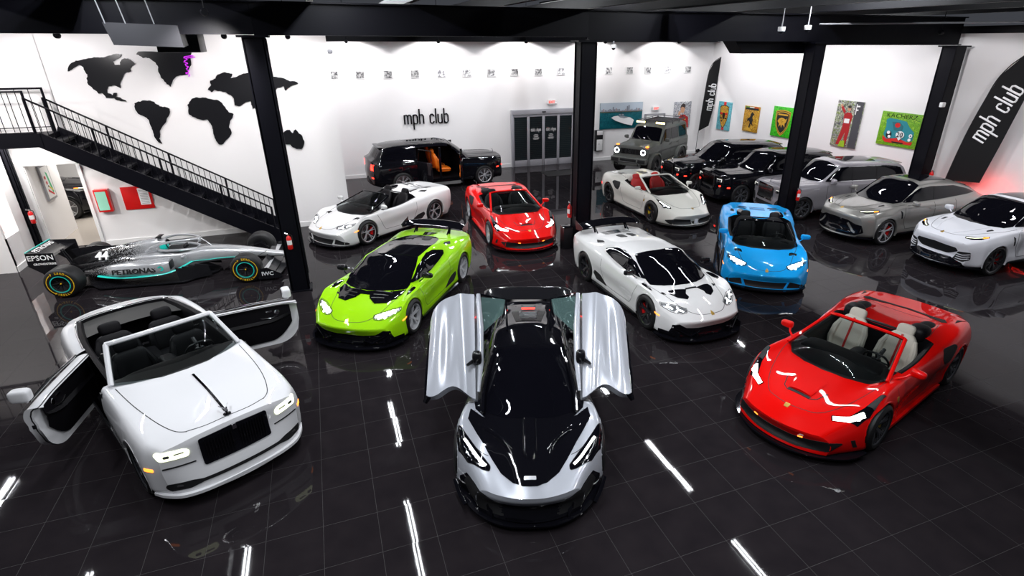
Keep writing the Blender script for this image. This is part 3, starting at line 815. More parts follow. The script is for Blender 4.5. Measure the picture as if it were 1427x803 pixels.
# stairs
def stairs():
    t = thing('staircase', 'black steel staircase running down along the map wall', 'staircase', (-3.2, 9.95, 0))
    o = Vector((3.2, -9.95, 0)); sh = lambda p: (p[0]+3.2, p[1]-9.95, p[2])
    X0, Z0, X1, Z1 = -5.45, 3.08, -.98, .12; sl = (Z1-Z0)/(X1-X0)
    for y in (9.4, 10.5):
        mb = MB(); a = .16
        pl = [(-5.5, 3.22), (-.86, .36), (-.80, 0.0), (-1.10, 0.0), (-5.62, 2.90)]
        mb.add([sh((x, y+d, z)) for d in (-.025, .025) for x, z in pl], [(0, 1, 2, 3, 4), (9, 8, 7, 6, 5)]+[(i, i+5, (i+1) % 5+5, (i+1) % 5) for i in range(5)])
        mb.build('stringer', M['steel_black'], t, sharp=20)
    n = 16
    for k in range(n):
        x = X0+(X1-X0)*(k+.5)/n; z = Z0+(Z1-Z0)*(k+.5)/n
        mb = MB(); mb.box(sh((x, 9.95, z)), (.29, 1.05, .03), bev=.004); mb.box(sh((x+.14, 9.95, z-.02)), (.02, 1.05, .06)); mb.build('tread', M['steel_black'], t)
    mb = MB(); mb.box(sh((-8.6, 9.95, 3.06)), (6.2, 1.15, .10)); mb.box(sh((-8.6, 9.38, 3.05)), (6.2, .04, .32)); mb.build('landing', M['steel_black'], t)
    for y, r0, r1 in ((9.4, (-5.59, 3.98), (-.97, 1.0)), (10.5, (-5.62, 3.90), (-.98, .95))):
        mb = MB(); mb.tube([sh((r0[0], y, r0[1])), sh((r1[0], y, r1[1]))], .022, 6); mb.tube([sh((r0[0], y, r0[1]-.80)), sh((r1[0], y, r1[1]-.72))], .012, 6)
        mb.build('handrail', M['steel_black'], t)
        mb = MB(); nb = 38
        for k in range(nb+1):
            u = k/nb; x = r0[0]+(r1[0]-r0[0])*u; z = r0[1]+(r1[1]-r0[1])*u
            mb.tube([sh((x, y, z)), sh((x, y, z-.80+.08*u))], .008, 4)
        ob = mb.build('balusters', M['steel_black'], t)
        for u in (0, .24, .5, .76, 1):
            x = r0[0]+(r1[0]-r0[0])*u; z = r0[1]+(r1[1]-r0[1])*u; mb = MB(); mb.tube([sh((x, y, z+.01)), sh((x, y, max(z-1.02, 0.0)))], .026, 4); mb.build('rail_post', M['steel_black'], t)
    for y in (9.4, 10.5):
        mb = MB(); mb.tube([sh((-5.58, y, 4.12)), sh((-11.6, y, 4.12))], .024, 6); mb.tube([sh((-5.58, y, 3.22)), sh((-11.6, y, 3.22))], .012, 6); mb.build('landing_rail', M['steel_black'], t)
        mb = MB()
        for k in range(22): mb.tube([sh((-5.85-.27*k, y, 4.12)), sh((-5.85-.27*k, y, 3.12))], .009, 4)
        mb.build('balusters', M['steel_black'], t)
        for q in (-5.58, -7.4): mb = MB(); mb.tube([sh((q, y, 4.14)), sh((q, y, 3.02))], .028, 4); mb.build('rail_post', M['steel_black'], t)
stairs()
# ceiling lamps
for i, (x0, a, b) in enumerate(LAMPS):
    if not (-9.5 < x0 < 19): continue
    o = thing('linear_lamp', 'twin tube linear ceiling lamp hung above the joists', 'ceiling lamp', (x0, (a+b)/2, LAMP_Z), 0, 'linear ceiling lamps')
    mb = MB(); mb.box((0, 0, .03), (.20, b-a+.04, .05)); mb.build('lamp_housing', M['steel_black'], o)
    for s_ in (-.045, .045): mb = MB(); mb.tube([(s_, -(b-a)/2, -.012), (s_, (b-a)/2, -.012)], .013, 8); mb.build('lamp_tube', M['tube_light'], o)
    mb = MB()
    for yy in (-(b-a)/2+.2, (b-a)/2-.2): mb.tube([(0, yy, .05), (0, yy, .55)], .006, 4)
    mb.build('hanger', M['joist'], o)
# track spots; the stair and office ones are added fills
NTH = ['first', 'second', 'third', 'fourth', 'fifth', 'sixth']
for i, (x0, y0, z0, tx, ty) in enumerate([(q, 15.7, 5.12, q, 16.5) for q in (1.9, 5.2, 8.7, 12.2, 15.8)]+[(16.9, q, 5.38, 17.8, q) for q in (15, 12.4, 9.8, 7.4, 4.6, 1.6)]+[(q, 8.6, 5.22, q, 9.4) for q in (-6.5, -4.3, -1.15, .2)]+[(-5.2, 4.4, 5.55, -5.2, 6), (-.9, 4.4, 5.55, -1.3, 6), (-8.4, 5.6, 5.2, -8.4, 7)]):
    wl = ('black spotlight aimed at the back wall, %s from the left' % NTH[i]) if i < 5 else ('black spotlight aimed at the right wall, %s from the back' % NTH[i-5]) if i < 11 else ('black spotlight aimed at the map wall, %s from the left' % NTH[i-11]) if i < 15 else ('added black fill spotlight for the wall under the stairs, %s of two' % NTH[i-15]) if i < 17 else 'added black fill spotlight aimed at the office wall on the far left'
    o = thing('track_and_fill_spotlight', wl, 'spotlight', (x0, y0, z0), math.atan2(ty-y0, tx-x0), 'black wall washing spotlights')
    mb = MB(); mb.lathe([(.001, -.12), (.05, -.12), (.06, -.10), (.06, -.01), (.052, -.01), (.048, -.04)], 'x', 16, c=(-.01, 0, .05)); mb.build('spot_body', M['steel_black'], o)
    mb = MB(); mb.tube([(-.08, 0, .08), (-.08, 0, 7.0-z0)], .01, 5); mb.build('spot_stem', M['steel_black'], o)
# ================================================================== things on the walls
STK = {'m': ([[(0, 0), (0, 1)], [(0, .82), (.09, .97), (.25, .97), (.34, .82), (.34, 0)], [(.34, .82), (.43, .97), (.59, .97), (.68, .82), (.68, 0)]], .68),
 'p': ([[(0, -.6), (0, 1)], [(0, .82), (.10, .97), (.30, .97), (.40, .82), (.40, .18), (.30, .03), (.10, .03), (0, .18)]], .40),
 'h': ([[(0, 0), (0, 1.6)], [(0, .82), (.10, .97), (.30, .97), (.40, .82), (.40, 0)]], .40),
 'c': ([[(.38, .76), (.38, .84), (.29, .97), (.10, .97), (0, .84), (0, .16), (.10, .03), (.29, .03), (.38, .16), (.38, .24)]], .38),
 'l': ([[(0, 0), (0, 1.6)]], .0), 'u': ([[(0, 1), (0, .18), (.10, .03), (.30, .03), (.40, .18)], [(.40, 1), (.40, 0)]], .40),
 'b': ([[(0, 0), (0, 1.6)], [(0, .82), (.10, .97), (.30, .97), (.40, .82), (.40, .18), (.30, .03), (.10, .03), (0, .18)]], .40), ' ': ([], .22)}
def club_sign(name, T, h, m, parent=None, th=.02, thick=.055):
    """mph club in rounded condensed strokes; h = x-height, origin left end of baseline; returns width"""
    mb = MB(); x = 0
    for ch in 'mph club':
        st, w_ = STK[ch]
        for s_ in st: mb.tube([((px+x)*h, py*h, th/2) for px, py in s_], thick*h, 8, flat=1.0, T=T @ Matrix.Diagonal((1, 1, 1, 1)))
        x += w_+.24
    return mb.build(name, m, parent)
def WT(x, y, z, s=1): return poly_T((x, y, z), (1, 0, 0), (0, 0, 1))     # on a wall facing -Y
T_back = poly_T((3.84, 16.97, 2.06), (1, 0, 0), (0, 0, 1))
o = club_sign('wall_sign', T_back @ Matrix.Scale(-1, 4, (0, 0, 1)) @ Matrix.Scale(-1, 4, (0, 0, 1)), .37, M['gloss_black'], thick=.080); tag(o, 'black condensed lettering mph club on the white back wall', 'wall sign')
w0 = o.dimensions.x
o.data.transform(Matrix.Translation((3.86, 0, 0)) @ Matrix.Diagonal((1.86/max(w0, .1), 1, 1, 1)) @ Matrix.Translation((-3.84, 0, 0)))
# continents
MAPS = {
 'dark north america shaped panel on the white wall, leftmost of the continents': ([(312, 330), (318, 305), (350, 280), (400, 272), (470, 265), (530, 250), (560, 250), (545, 272), (520, 285), (528, 300), (555, 302), (562, 275), (590, 270), (625, 295), (600, 318), (605, 330), (580, 335), (560, 370), (556, 408), (530, 395), (500, 400), (497, 430), (518, 442), (525, 430), (540, 430), (535, 450), (560, 455), (585, 470), (560, 468), (530, 455), (490, 452), (470, 430), (455, 433), (420, 400), (403, 380), (405, 345), (385, 310), (365, 300), (340, 315)], 'a'),
 'dark greenland shaped panel behind the hanging duct, edged with purple light': ([(630, 252), (660, 268), (690, 268), (720, 290), (730, 320), (745, 360), (770, 390), (790, 402), (800, 370), (830, 350), (870, 345), (885, 300), (885, 238), (640, 238)], 'a'),
 'dark south america shaped panel on the white wall above the stairs': ([(602, 140), (640, 128), (690, 135), (715, 155), (758, 165), (760, 185), (745, 215), (730, 240), (715, 265), (712, 300), (725, 323), (700, 305), (685, 270), (665, 215), (630, 195), (605, 170)], 'b'),
 'dark africa shaped panel on the white wall left of the column': ([(838, 150), (860, 120), (905, 115), (970, 125), (1000, 150), (1022, 180), (1045, 190), (1030, 220), (1025, 250), (1035, 280), (1000, 322), (980, 325), (960, 290), (950, 250), (930, 215), (880, 210), (845, 190)], 'b'),
 'dark europe and asia shaped panel partly behind the left column': ([(930, 80), (945, 60), (940, 40), (965, 30), (975, 12), (1000, 3), (1040, 10), (1030, 28), (1060, 22), (1110, 5), (1230, 22), (1290, 38), (1335, 52), (1300, 65), (1280, 85), (1270, 65), (1238, 72), (1235, 110), (1200, 150), (1130, 165), (1120, 130), (1080, 150), (1050, 150), (1040, 110), (1010, 90), (985, 85), (960, 80), (948, 92)], 'b'),
 'dark australia shaped panel just right of the left column': ([(1270, 320), (1262, 275), (1295, 260), (1310, 275), (1322, 258), (1345, 280), (1362, 310), (1350, 345), (1325, 345), (1300, 325), (1283, 325)], 'b')}
def rough_coast(pl, amp):
    rnd = random.Random(7); P = [tuple(p) for p in pl]
    for it in range(3):
        out = []
        for i, a in enumerate(P):
            b = P[(i+1) % len(P)]; d = math.hypot(b[0]-a[0], b[1]-a[1]); out.append(a)
            if d > 9: s_ = rnd.uniform(-1, 1)*min(amp*1.6**(1-it), d*.16); out.append(((a[0]+b[0])/2-(b[1]-a[1])/d*s_, (a[1]+b[1])/2+(b[0]-a[0])/d*s_))
        P = out
    return P
def px_wall(u, v, Y):
    """wall position of a surveyed point of the map, taken once from the photograph's lens"""
    f, cx, cy = 777.554, 754.3815, 407.4783
    d = _f + _x2*((u-cx)/f) + _d2*((v-cy)/f); t = (Y+7.2307)/d.y
    return (.656+d.x*t, 5.1563+d.z*t)
for lab, (pl, k) in MAPS.items():
    pl = rough_coast(pl, 2.6 if k == 'b' else 3.0)
    P_ = [px_wall(u*.30133, v*.30133, 10.67) if k == 'a' else px_wall(u*.3114, 100+v*.3114, 10.67) for u, v in pl]
    mb = MB(); mb.prism([(x, z) for x, z in P_], -.012, .012, poly_T((0, 10.678, 0), (1, 0, 0), (0, 0, 1)))
    o = mb.build('continent_panel', M['map_black']); tag(o, lab, 'wall map panel', 'continents of the wall map')
mb = MB(); pts = []
random.seed(3)
for k in range(34):
    z = 4.33+.46*k/33; pts.append((-2.40+random.uniform(-.035, .035)+.03*math.sin(k*.9), 10.62, z))
mb.tube(pts+[(-2.40, 10.62, 4.80), (-2.20, 10.61, 4.83), (-2.16, 10.61, 4.79), (-2.36, 10.61, 4.77)], .011, 5); o = mb.build('purple_tinsel', M['purple']); tag(o, 'glowing purple tinsel hanging beside the greenland panel', 'tinsel')
# row of small square pictures
XS = [1.36, 2.32, 3.38, 4.44, 5.51, 6.56, 7.63, 8.64, 9.72, 10.79, 13.11, 14.18, 15.16, 16.2, 17.32]
ORD = ['first', 'second', 'third', 'fourth', 'fifth', 'sixth', 'seventh', 'eighth', 'ninth', 'tenth', 'eleventh', 'twelfth', 'thirteenth', 'fourteenth', 'fifteenth']
def photo_mat(seed, dark):
    m, nt, b = _nt('grey photo print'); tc = node(nt, 'ShaderNodeTexCoord'); mp = node(nt, 'ShaderNodeMapping'); mp.inputs['Location'].default_value = (seed*7.3, seed*3.1, seed); nt.links.new(tc.outputs['Object'], mp.inputs[0])
    ns = node(nt, 'ShaderNodeTexNoise', i_Scale=11.0, i_Detail=6.0); nt.links.new(mp.outputs[0], ns.inputs['Vector'])
    cr = node(nt, 'ShaderNodeValToRGB'); cr.color_ramp.elements[0].position = .40; cr.color_ramp.elements[1].position = .60
    cr.color_ramp.elements[0].color = (dark*.3, dark*.3, dark*.33, 1); cr.color_ramp.elements[1].color = (min(1, dark+.35),)*3+(1,)
    nt.links.new(ns.outputs[0], cr.inputs[0]); nt.links.new(cr.outputs[0], b.inputs['Base Color']); b.inputs['Roughness'].default_value = .4
    return m
DK = [.15, .12, .2, .1, .7, .6, .35, .2, .25, .75, .4, .25, .3, .75, .3]
for i, x0 in enumerate(XS):
    t = thing('small_picture', 'small square grey photograph high on the back wall, %s from the left' % ORD[i], 'picture', (x0, 16.985, 3.99), 0, 'row of small photographs on the back wall')
    mb = MB(); mb.box((0, 0, 0), (.36, .03, .32), bev=.004); mb.build('picture_frame', M['white_trim'], t)
    mb = MB(); mb.box((0, -.018, 0), (.30, .006, .26)); mb.build('print', photo_mat(i+1, DK[i]), t)
# sliding entrance doors
t = thing('entrance_doors', 'grey aluminium framed sliding glass entrance doors in the back wall', 'door', (9.93, 16.9, 0))
mb = MB(); mb.box((0, .02, 2.36), (3.0, .16, .20), bev=.01)
for x in (-1.47, 1.47): mb.box((x, .02, 1.15), (.07, .14, 2.3), bev=.006)
mb.build('door_frame', M['alu'], t)
mb = MB(); mb.box((0, -.07, 2.35), (.18, .03, .04)); mb.build('door_sensor', M['black_plastic'], t)
for k in range(4):
    xc = -1.08+.72*k; mb = MB()
    for x in (-.33, .33): mb.box((xc+x, 0, 1.12), (.06, .05, 2.24), bev=.006)
    mb.box((xc, 0, .14), (.66, .05, .28), bev=.006); mb.box((xc, 0, 2.20), (.66, .05, .09), bev=.006); o = mb.build('door_leaf', M['alu'], t)
    mb = MB(); mb.box((xc, .0, 1.22), (.60, .012, 1.88)); mb.build('door_glass', M['door_pane'], o)
    if k in (1, 2):
        club_sign('door_lettering', Matrix.Translation((xc+.23, -.02, 1.52)) @ poly_T((0, 0, 0), (-1, 0, 0), (0, 0, 1)), .10, M['white_flat'], o, thick=.06)
        mb = MB()
        for r_ in range(5):
            wd = (.16, .24, .20, .30, .26)[r_]; mb.box((xc, -.012, 1.38-.05*r_), (wd, .003, .014))
        mb.build('door_small_print', M['white_flat'], o)
mb = MB()
for k in range(26): mb.box((0, .062, .12+.086*k), (2.86, .02, .078), bev=.01)
mb.build('roller_shutter', M['shutter'], t)
t2 = thing('exit_sign', 'white exit sign with red letters above the entrance doors', 'exit sign', (10.33, 16.93, 2.74))
mb = MB(); mb.box((0, 0, 0), (.34, .06, .20), bev=.01); mb.build('sign_case', M['white_trim'], t2); text_mesh('exit_letters', 'EXIT', .14, WT(0, -.032, 0), M['red_sign'], t2, .003, weight=.004)
mb = MB()
for sx in (-1, 1): mb.se((sx*.19, -.02, -.05), (.05, .05, .045), 1, 1, 8, 12)
mb.build('emergency_lamp', M['white_trim'], t2)
t2 = thing('exit_sign', 'white exit sign with red letters above the plain door behind the roof rack car', 'exit sign', (15.7, 16.93, 2.28))
mb = MB(); mb.box((0, 0, 0), (.40, .06, .18), bev=.01); mb.build('sign_case', M['white_trim'], t2); text_mesh('exit_letters', 'EXIT', .13, WT(0, -.032, 0), M['red_sign'], t2, .003, weight=.004)
t2 = thing('plain_door', 'plain white door in the back wall between the boat picture and the red suit portrait', 'door', (15.7, 16.95, 0))
mb = MB(); mb.box((0, .02, .99), (.95, .05, 1.98), bev=.005); mb.build('door_leaf', M['white_trim'], t2)
mb = MB(); mb.box((0, .02, 2.01), (1.1, .09, .07)); mb.box((-.52, .02, 1.0), (.07, .09, 2.0)); mb.box((.52, .02, 1.0), (.07, .09, 2.0)); mb.build('door_frame', M['joist_grey'], t2)
mb = MB(); mb.box((0, -.02, 1.75), (.5, .01, .25)); mb.build('paper_notice', M['white_flat'], t2)
# intercom / kiosk on the wall
t2 = thing('wall_kiosk', 'white and black sanitiser kiosk on the back wall right of the middle column', 'kiosk', (12.70, 16.9, .95))
mb = MB(); mb.box((0, 0, 0), (.40, .14, .96), bev=.02); mb.build('kiosk_case', M['black_plastic'], t2)
mb = MB(); mb.box((.03, -.075, .36), (.30, .02, .20), bev=.01); mb.box((.03, -.075, -.20), (.30, .02, .50), bev=.01); mb.build('kiosk_front', M['white_trim'], t2)
mb = MB(); mb.se((.0, -.09, -.15), (.02, .01, .02), 1, 1, 6, 10); mb.build('kiosk_lock', M['black_plastic'], t2)
# mat
t2 = thing('door_mat', 'black mat with white club lettering in front of the entrance doors', 'door mat', (10.3, 15.0, 0))
mb = MB(); mb.box((0, 0, .006), (2.1, .95, .012)); mb.build('mat_base', M['rubber'], t2)
club_sign('mat_lettering', Matrix.Translation((.95, .12, .012)) @ poly_T((0, 0, 0), (-1, 0, 0), (0, -1, 0)), .30, M['white_flat'], t2, th=.0, thick=.05).scale = (1, 1, .15)
# ------------------------------------------------------------------ pictures
def flatpoly(pts, d=0.0):  # picture plane polygons (x right, z up), y = -depth
    return pts
def canvas(name, label, T, w_, h_, bg, shapes, group=None, dp=.045):
    """T: picture plane at its centre; shapes: (material, polygon in -1..1 coordinates)"""
    t = bpy.data.objects.new(name, None); COL.objects.link(t); t.matrix_world = T; t['label'] = label; t['category'] = 'painting'
    if group: t['group'] = group
    mb = MB(); mb.box((0, 0, -dp/2), (w_, h_, dp), bev=.004); mb.build('canvas', bg, t)
    z = .003
    by = {}
    for m, pl in shapes:
        mb = MB(); mb.prism([(x*w_/2, y*h_/2) for x, y in pl], z-.002, z+.002); mb.build('painted_shape', m, t); z += .0025
    return t
def flat(n, c, r=.5): return mat(n, c, r)
def busy(name, cols, scale=9.0, seed=0.0):
    m, nt, b = _nt(name); tc = node(nt, 'ShaderNodeTexCoord'); mp = node(nt, 'ShaderNodeMapping'); mp.inputs['Location'].default_value = (seed, seed*2, 0); nt.links.new(tc.outputs['Object'], mp.inputs[0])
    vo = node(nt, 'ShaderNodeTexNoise', i_Scale=scale, i_Detail=3.0, i_Distortion=1.6); nt.links.new(mp.outputs[0], vo.inputs['Vector'])
    cr = node(nt, 'ShaderNodeValToRGB'); cr.color_ramp.interpolation = 'CONSTANT'
    n = len(cols)
    cr.color_ramp.elements[0].position = 0; cr.color_ramp.elements[0].color = (*cols[0], 1); cr.color_ramp.elements[1].position = .34+.32/n; cr.color_ramp.elements[1].color = (*cols[1], 1)
    for i in range(2, n): e = cr.color_ramp.elements.new(.34+.32*i/n); e.color = (*cols[i], 1)
    nt.links.new(vo.outputs[0], cr.inputs[0]); nt.links.new(cr.outputs[0], b.inputs['Base Color']); b.inputs['Roughness'].default_value = .35
    return m
ell = lambda cx, cy, rx, ry, n=20: [(cx+rx*math.cos(2*PI*k/n), cy+ry*math.sin(2*PI*k/n)) for k in range(n)]
rect = lambda a, b, c, d: [(a, c), (b, c), (b, d), (a, d)]
TB = lambda x, z: poly_T((x, 16.95, z), (1, 0, 0), (0, 0, 1))
sea = busy('turquoise sea', [(.0, .07, .10), (.0, .10, .13), (.01, .14, .17)], 14)
sky_ = flat('cloudy dusk sky', (.45, .52, .60)); bld = flat('grey skyline', (.20, .22, .26)); bld2 = flat('warm skyline', (.32, .24, .24)); bw = flat('white boat hull', (.82, .82, .83)); bd = flat('boat shadow line', (.25, .27, .3)); dkt = flat('skyline trees', (.12, .13, .08))
sh_ = [(sky_, rect(-1, 1, .30, 1)), (dkt, rect(-1, 1, .27, .36))]
random.seed(11)
for k in range(26):
    x = -.95+.073*k; hgt = random.uniform(.06, .22)+(.26 if k in (7, 16, 17) else 0); sh_.append((random.choice((bld, bld2, bld)), rect(x, x+.05, .33, .36+hgt)))
sh_ += [(bw, [(-.52, -.12), (-.40, -.02), (-.20, .02), (.10, -.04), (.40, -.16), (.58, -.36), (.50, -.80), (.10, -.62), (-.30, -.36)]), (bd, [(-.20, .02), (.05, .0), (.30, -.14), (.10, -.20), (-.10, -.12)]), (bd, [(-.18, .14), (.05, .14), (.10, .05), (-.12, .05)]), (flat('boat windscreen frame', (.03, .03, .04)), rect(-.06, -.03, .02, .30))]
canvas('boat_picture', 'wide picture of a white motor boat on turquoise water before a skyline', TB(13.87, 2.02), 2.22, 1.16, sea, sh_)
rs = flat('red racing suit', (.40, .012, .015)); sk = flat('tan skin', (.55, .30, .18)); hr = flat('dark hair', (.03, .02, .02)); gb = busy('grey speckled background', [(.35, .37, .42), (.10, .10, .12), (.7, .7, .72), (.25, .27, .32)], 12, 3); yl = flat('yellow patch', (.8, .55, .05)); wt = flat('white paint dab', (.85, .85, .85)); bk_ = flat('black paint', (.01, .01, .01))
canvas('portrait_picture', 'portrait of a person in a red racing suit beside the corner banner', TB(17.22, 1.93), .96, 1.22, gb, [(rs, [(-.55, -1), (-.5, -.35), (-.15, -.02), (.25, .02), (.75, -.2), (.85, -1)]), (sk, ell(.02, .42, .24, .30)), (hr, [(-.28, .5), (-.2, .78), (.05, .88), (.28, .76), (.3, .4), (.2, .55), (-.1, .62)]), (sk, [(-.45, .25), (-.2, .30), (-.22, -.02), (-.5, -.02)]), (wt, rect(-.1, .1, -.5, -.42)), (yl, rect(.3, .45, -.4, -.3)), (bk_, [(.0, .05), (.12, .02), (.05, -.2)])])
def TR(y, z, off=.05):
    n = Vector((-1, -kx, 0)).normalized(); t_ = Vector((kx, -1, 0)).normalized()
    p = Vector((wallR(y), y, z))+n*off
    return Matrix(((t_.x, 0, n.x, p.x), (t_.y, 0, n.y, p.y), (0, 1, 0, p.z), (0, 0, 0, 1)))
shield = lambda s, o=0: [(x*s, y*s+o) for x, y in [(-.62, .62), (-.3, .70), (0, .72), (.3, .70), (.62, .62), (.62, .2), (.5, -.3), (.25, -.65), (0, -.82), (-.25, -.65), (-.5, -.3), (-.62, .2)]]
gd = flat('gold paint', (.65, .36, .03)); rd = flat('red paint', (.62, .02, .015)); cy_ = busy('cyan brushed ground', [(.10, .38, .45), (.16, .50, .56), (.08, .30, .38)], 6, 5); gn = busy('acid green brushed ground', [(.03, .42, .01), (.06, .58, .02), (.02, .30, .01)], 7, 2); og = busy('amber brushed ground', [(.50, .25, .02), (.62, .34, .03), (.28, .12, .01), (.72, .45, .05)], 6, 8); ol = busy('gold and red crest paint', [(.55, .40, .03), (.45, .02, .02), (.60, .45, .05), (.03, .03, .02)], 8, 4)
t = canvas('crest_painting', 'cyan painting of a red and gold crest, nearest the corner banner', TR(15.70, 1.95), .90, 1.28, cy_, [(rd, rect(-.18, .18, -1, 1)), (bk_, shield(1.08)), (ol, shield(1.0)), (gd, shield(.42)), (bk_, shield(.34)), (rd, rect(-.52, -.2, .1, .24)), (rd, rect(.2, .52, .1, .24)), (bk_, rect(-.5, -.2, -.12, -.2)), (bk_, rect(.2, .5, -.12, -.2))], 'crest paintings on the right wall')
horse = [(-.10, -.42), (-.02, -.10), (-.18, .02), (-.30, -.12), (-.24, .10), (-.08, .18), (-.02, .38), (.10, .52), (.16, .44), (.30, .38), (.20, .30), (.12, .16), (.22, .06), (.16, -.10), (.28, -.30), (.14, -.22), (.04, -.20), (.02, -.46)]
canvas('crest_painting', 'amber painting of a rearing black horse, second from the corner banner', TR(13.93, 2.00), .92, 1.10, og, [(bk_, rect(-.86, .86, .72, .86)), (flat('green stripe', (.05, .3, .05)), rect(-.86, -.3, .88, .95)), (wt, rect(-.3, .3, .88, .95)), (rd, rect(.3, .86, .88, .95)), (bk_, [(x*1.5, y*1.35-.1) for x, y in horse]), (gd, [(-.7, -.85), (-.2, -.6), (.4, -.9), (.1, -.95)])], 'crest paintings on the right wall')
bull = [(-.42, .05), (-.30, .22), (-.10, .30), (.10, .28), (.30, .20), (.42, .30), (.36, .05), (.26, -.05), (.30, -.30), (.18, -.18), (.05, -.12), (.0, -.34), (-.10, -.14), (-.26, -.30), (-.24, -.08)]
canvas('crest_painting', 'green painting of a black shield with a gold bull, left of the third column', TR(12.1, 2.08), 1.14, 1.22, gn, [(gd, shield(1.12)), (bk_, shield(1.04)), (gd, shield(.98)), (bk_, shield(.90)), (gd, rect(-.46, .46, .44, .54)), (gd, [(x*1.05, y*1.05-.02) for x, y in bull]), (og, [(-.2, .1), (0, .2), (.2, .1), (0, -.1)])], 'crest paintings on the right wall')
cb = busy('busy collage ground', [(.02, .02, .03), (.45, .45, .46), (.05, .05, .06), (.25, .35, .05), (.7, .7, .7), (.08, .03, .05)], 9, 7)
tt = canvas('driver_painting', 'tall collage painting of a person in a red racing suit with raised arm', TR(9.02, 2.36), 1.10, 1.66, cb, [(flat('charcoal strip', (.06, .06, .07)), rect(.42, 1, -1, 1)), (rs, [(-.55, -.92), (-.30, -.20), (-.28, .10), (-.34, .42), (-.10, .52), (.18, .50), (.34, .38), (.28, .05), (.30, -.30), (.22, -.92), (.02, -.92), (.0, -.35), (-.28, -.92)]), (rs, [(-.34, .42), (-.66, .70), (-.58, .80), (-.25, .55)]), (sk, ell(.0, .68, .13, .12)), (hr, ell(.0, .75, .13, .06)), (sk, ell(-.64, .78, .08, .07)), (wt, rect(-.22, .18, .05, .24)), (wt, rect(.50, .56, .45, .9)), (wt, rect(.56, .78, .78, .84)), (wt, rect(.56, .70, .62, .68)), (flat('lime patch', (.30, .48, .02)), [(-.3, -1), (.2, -1), (.15, -.7), (-.2, -.75)])])
grs = busy('scribbled grass ground', [(.10, .32, .01), (.22, .50, .02), (.05, .20, .01), (.36, .60, .05)], 16, 9); tl = flat('teal car paint', (.02, .24, .29)); tl2 = flat('dark teal', (.02, .15, .18))
tt = canvas('cartoon_car_painting', 'green painting of a teal cartoon racing car with round lamps', TR(6.93, 2.42), 1.52, 1.12, grs, [(tl, [(-.72, .50), (-.60, .62), (-.2, .60), (.25, .52), (.45, .20), (.70, -.05), (.72, -.50), (.60, -.62), (-.55, -.62), (-.72, -.35), (-.66, .1)]), (rd, [(-.74, -.45), (-.5, -.62), (.0, -.48), (.5, -.66), (.74, -.6), (.70, -.80), (-.55, -.82), (-.70, -.70)]), (bk_, [(-.25, -.72), (.35, -.72), (.30, -.80), (-.2, -.80)]), (tl2, [(-.42, .42), (-.05, .46), (.15, .22), (.12, -.1), (-.25, -.05)]), (rd, ell(-.12, .26, .13, .14)), (bk_, ell(-.45, -.34, .13, .22)), (wt, ell(-.47, -.22, .08, .10)), (wt, ell(-.40, -.46, .07, .09)), (wt, ell(.10, -.28, .20, .22)), (wt, ell(.60, -.26, .08, .11)), (wt, ell(.58, -.50, .07, .09)), (bk_, ell(.60, -.26, .03, .04)), (wt, [(.02, -.50), (.10, -.44), (.18, -.50), (.10, -.62)])])
text_mesh('race_number', '20', .24, Matrix.Translation((.075, -.16, .042)), M['map_black'], tt, .001)
text_mesh('brush_lettering', 'KACHERZ', .20, Matrix.Translation((-.02, .44, .012)), M['map_black'], tt, .001, sx=1.25, weight=-.004)
# ------------------------------------------------------------------ feather banners
def banner(label, outline, pole, T, sign_T, h, tw):
    t = thing('feather_banner', label, 'banner'); mb = MB(); mb.prism(outline, -.006, .006, T); mb.build('banner_cloth', M['banner'], t)
    p = MB(); p.tube([T @ Vector(q+(0,)) for q in crom(pole, 5)], .014, 6); p.build('banner_pole', M['black_plastic'], t)
    club_sign('banner_lettering', sign_T, h, M['white_flat'], t, th=.0, thick=tw)
    return t
TRf = TR(0, 0, .35)
def rpl(y, z): # banner plane of the right wall: local x = distance along the wall
    p = TRf.inverted() @ Vector((wallR(y)-.35, y, z)); return (p.x, p.y)
ou = [(4.80, 1.15), (4.60, 2.54), (4.36, 3.61), (4.15, 4.30), (3.72, 4.83), (3.30, 5.12), (3.12, 5.16), (3.18, 4.6), (3.36, 3.69), (3.57, 2.48), (3.80, 1.27)]
a0 = Vector((*rpl(4.42, 2.40), .02)); a1 = Vector((*rpl(3.68, 4.24), .02)); dr = (a1-a0); up = Vector((-dr.y, dr.x, 0)).normalized()
sT = TRf @ poly_T(tuple(Vector((*rpl(4.03, 2.42), .012))), dr, up)
banner('tall black feather banner lettered mph club on the right wall, right of the last column', [rpl(*q) for q in ou], [rpl(4.86, .55), rpl(4.80, 1.15), rpl(4.60, 2.54), rpl(4.36, 3.61), rpl(4.15, 4.30), rpl(3.72, 4.83), rpl(3.12, 5.18)], TRf, sT, .36, .075)
ob_ = [(18.17, 1.20), (18.27, 2.77), (18.38, 3.9), (18.60, 4.32), (18.98, 4.52), (18.94, 3.57), (18.90, 2.42), (18.72, 1.42)]
TBf = poly_T((0, 16.4, 0), (1, 0, 0), (0, 0, 1))
ob2 = [(x-.28, z) for x, z in ob_]
sT = TBf @ poly_T((18.48, 2.15, .012), (.10, 1, 0), (-1, .10, 0))
banner('black feather banner lettered mph club standing in the far right corner', ob2, [(17.85, .05), (17.86, .6), (17.89, 1.2), (17.99, 2.77), (18.10, 3.9), (18.32, 4.32), (18.70, 4.54)], TBf, sT, .26, .075)
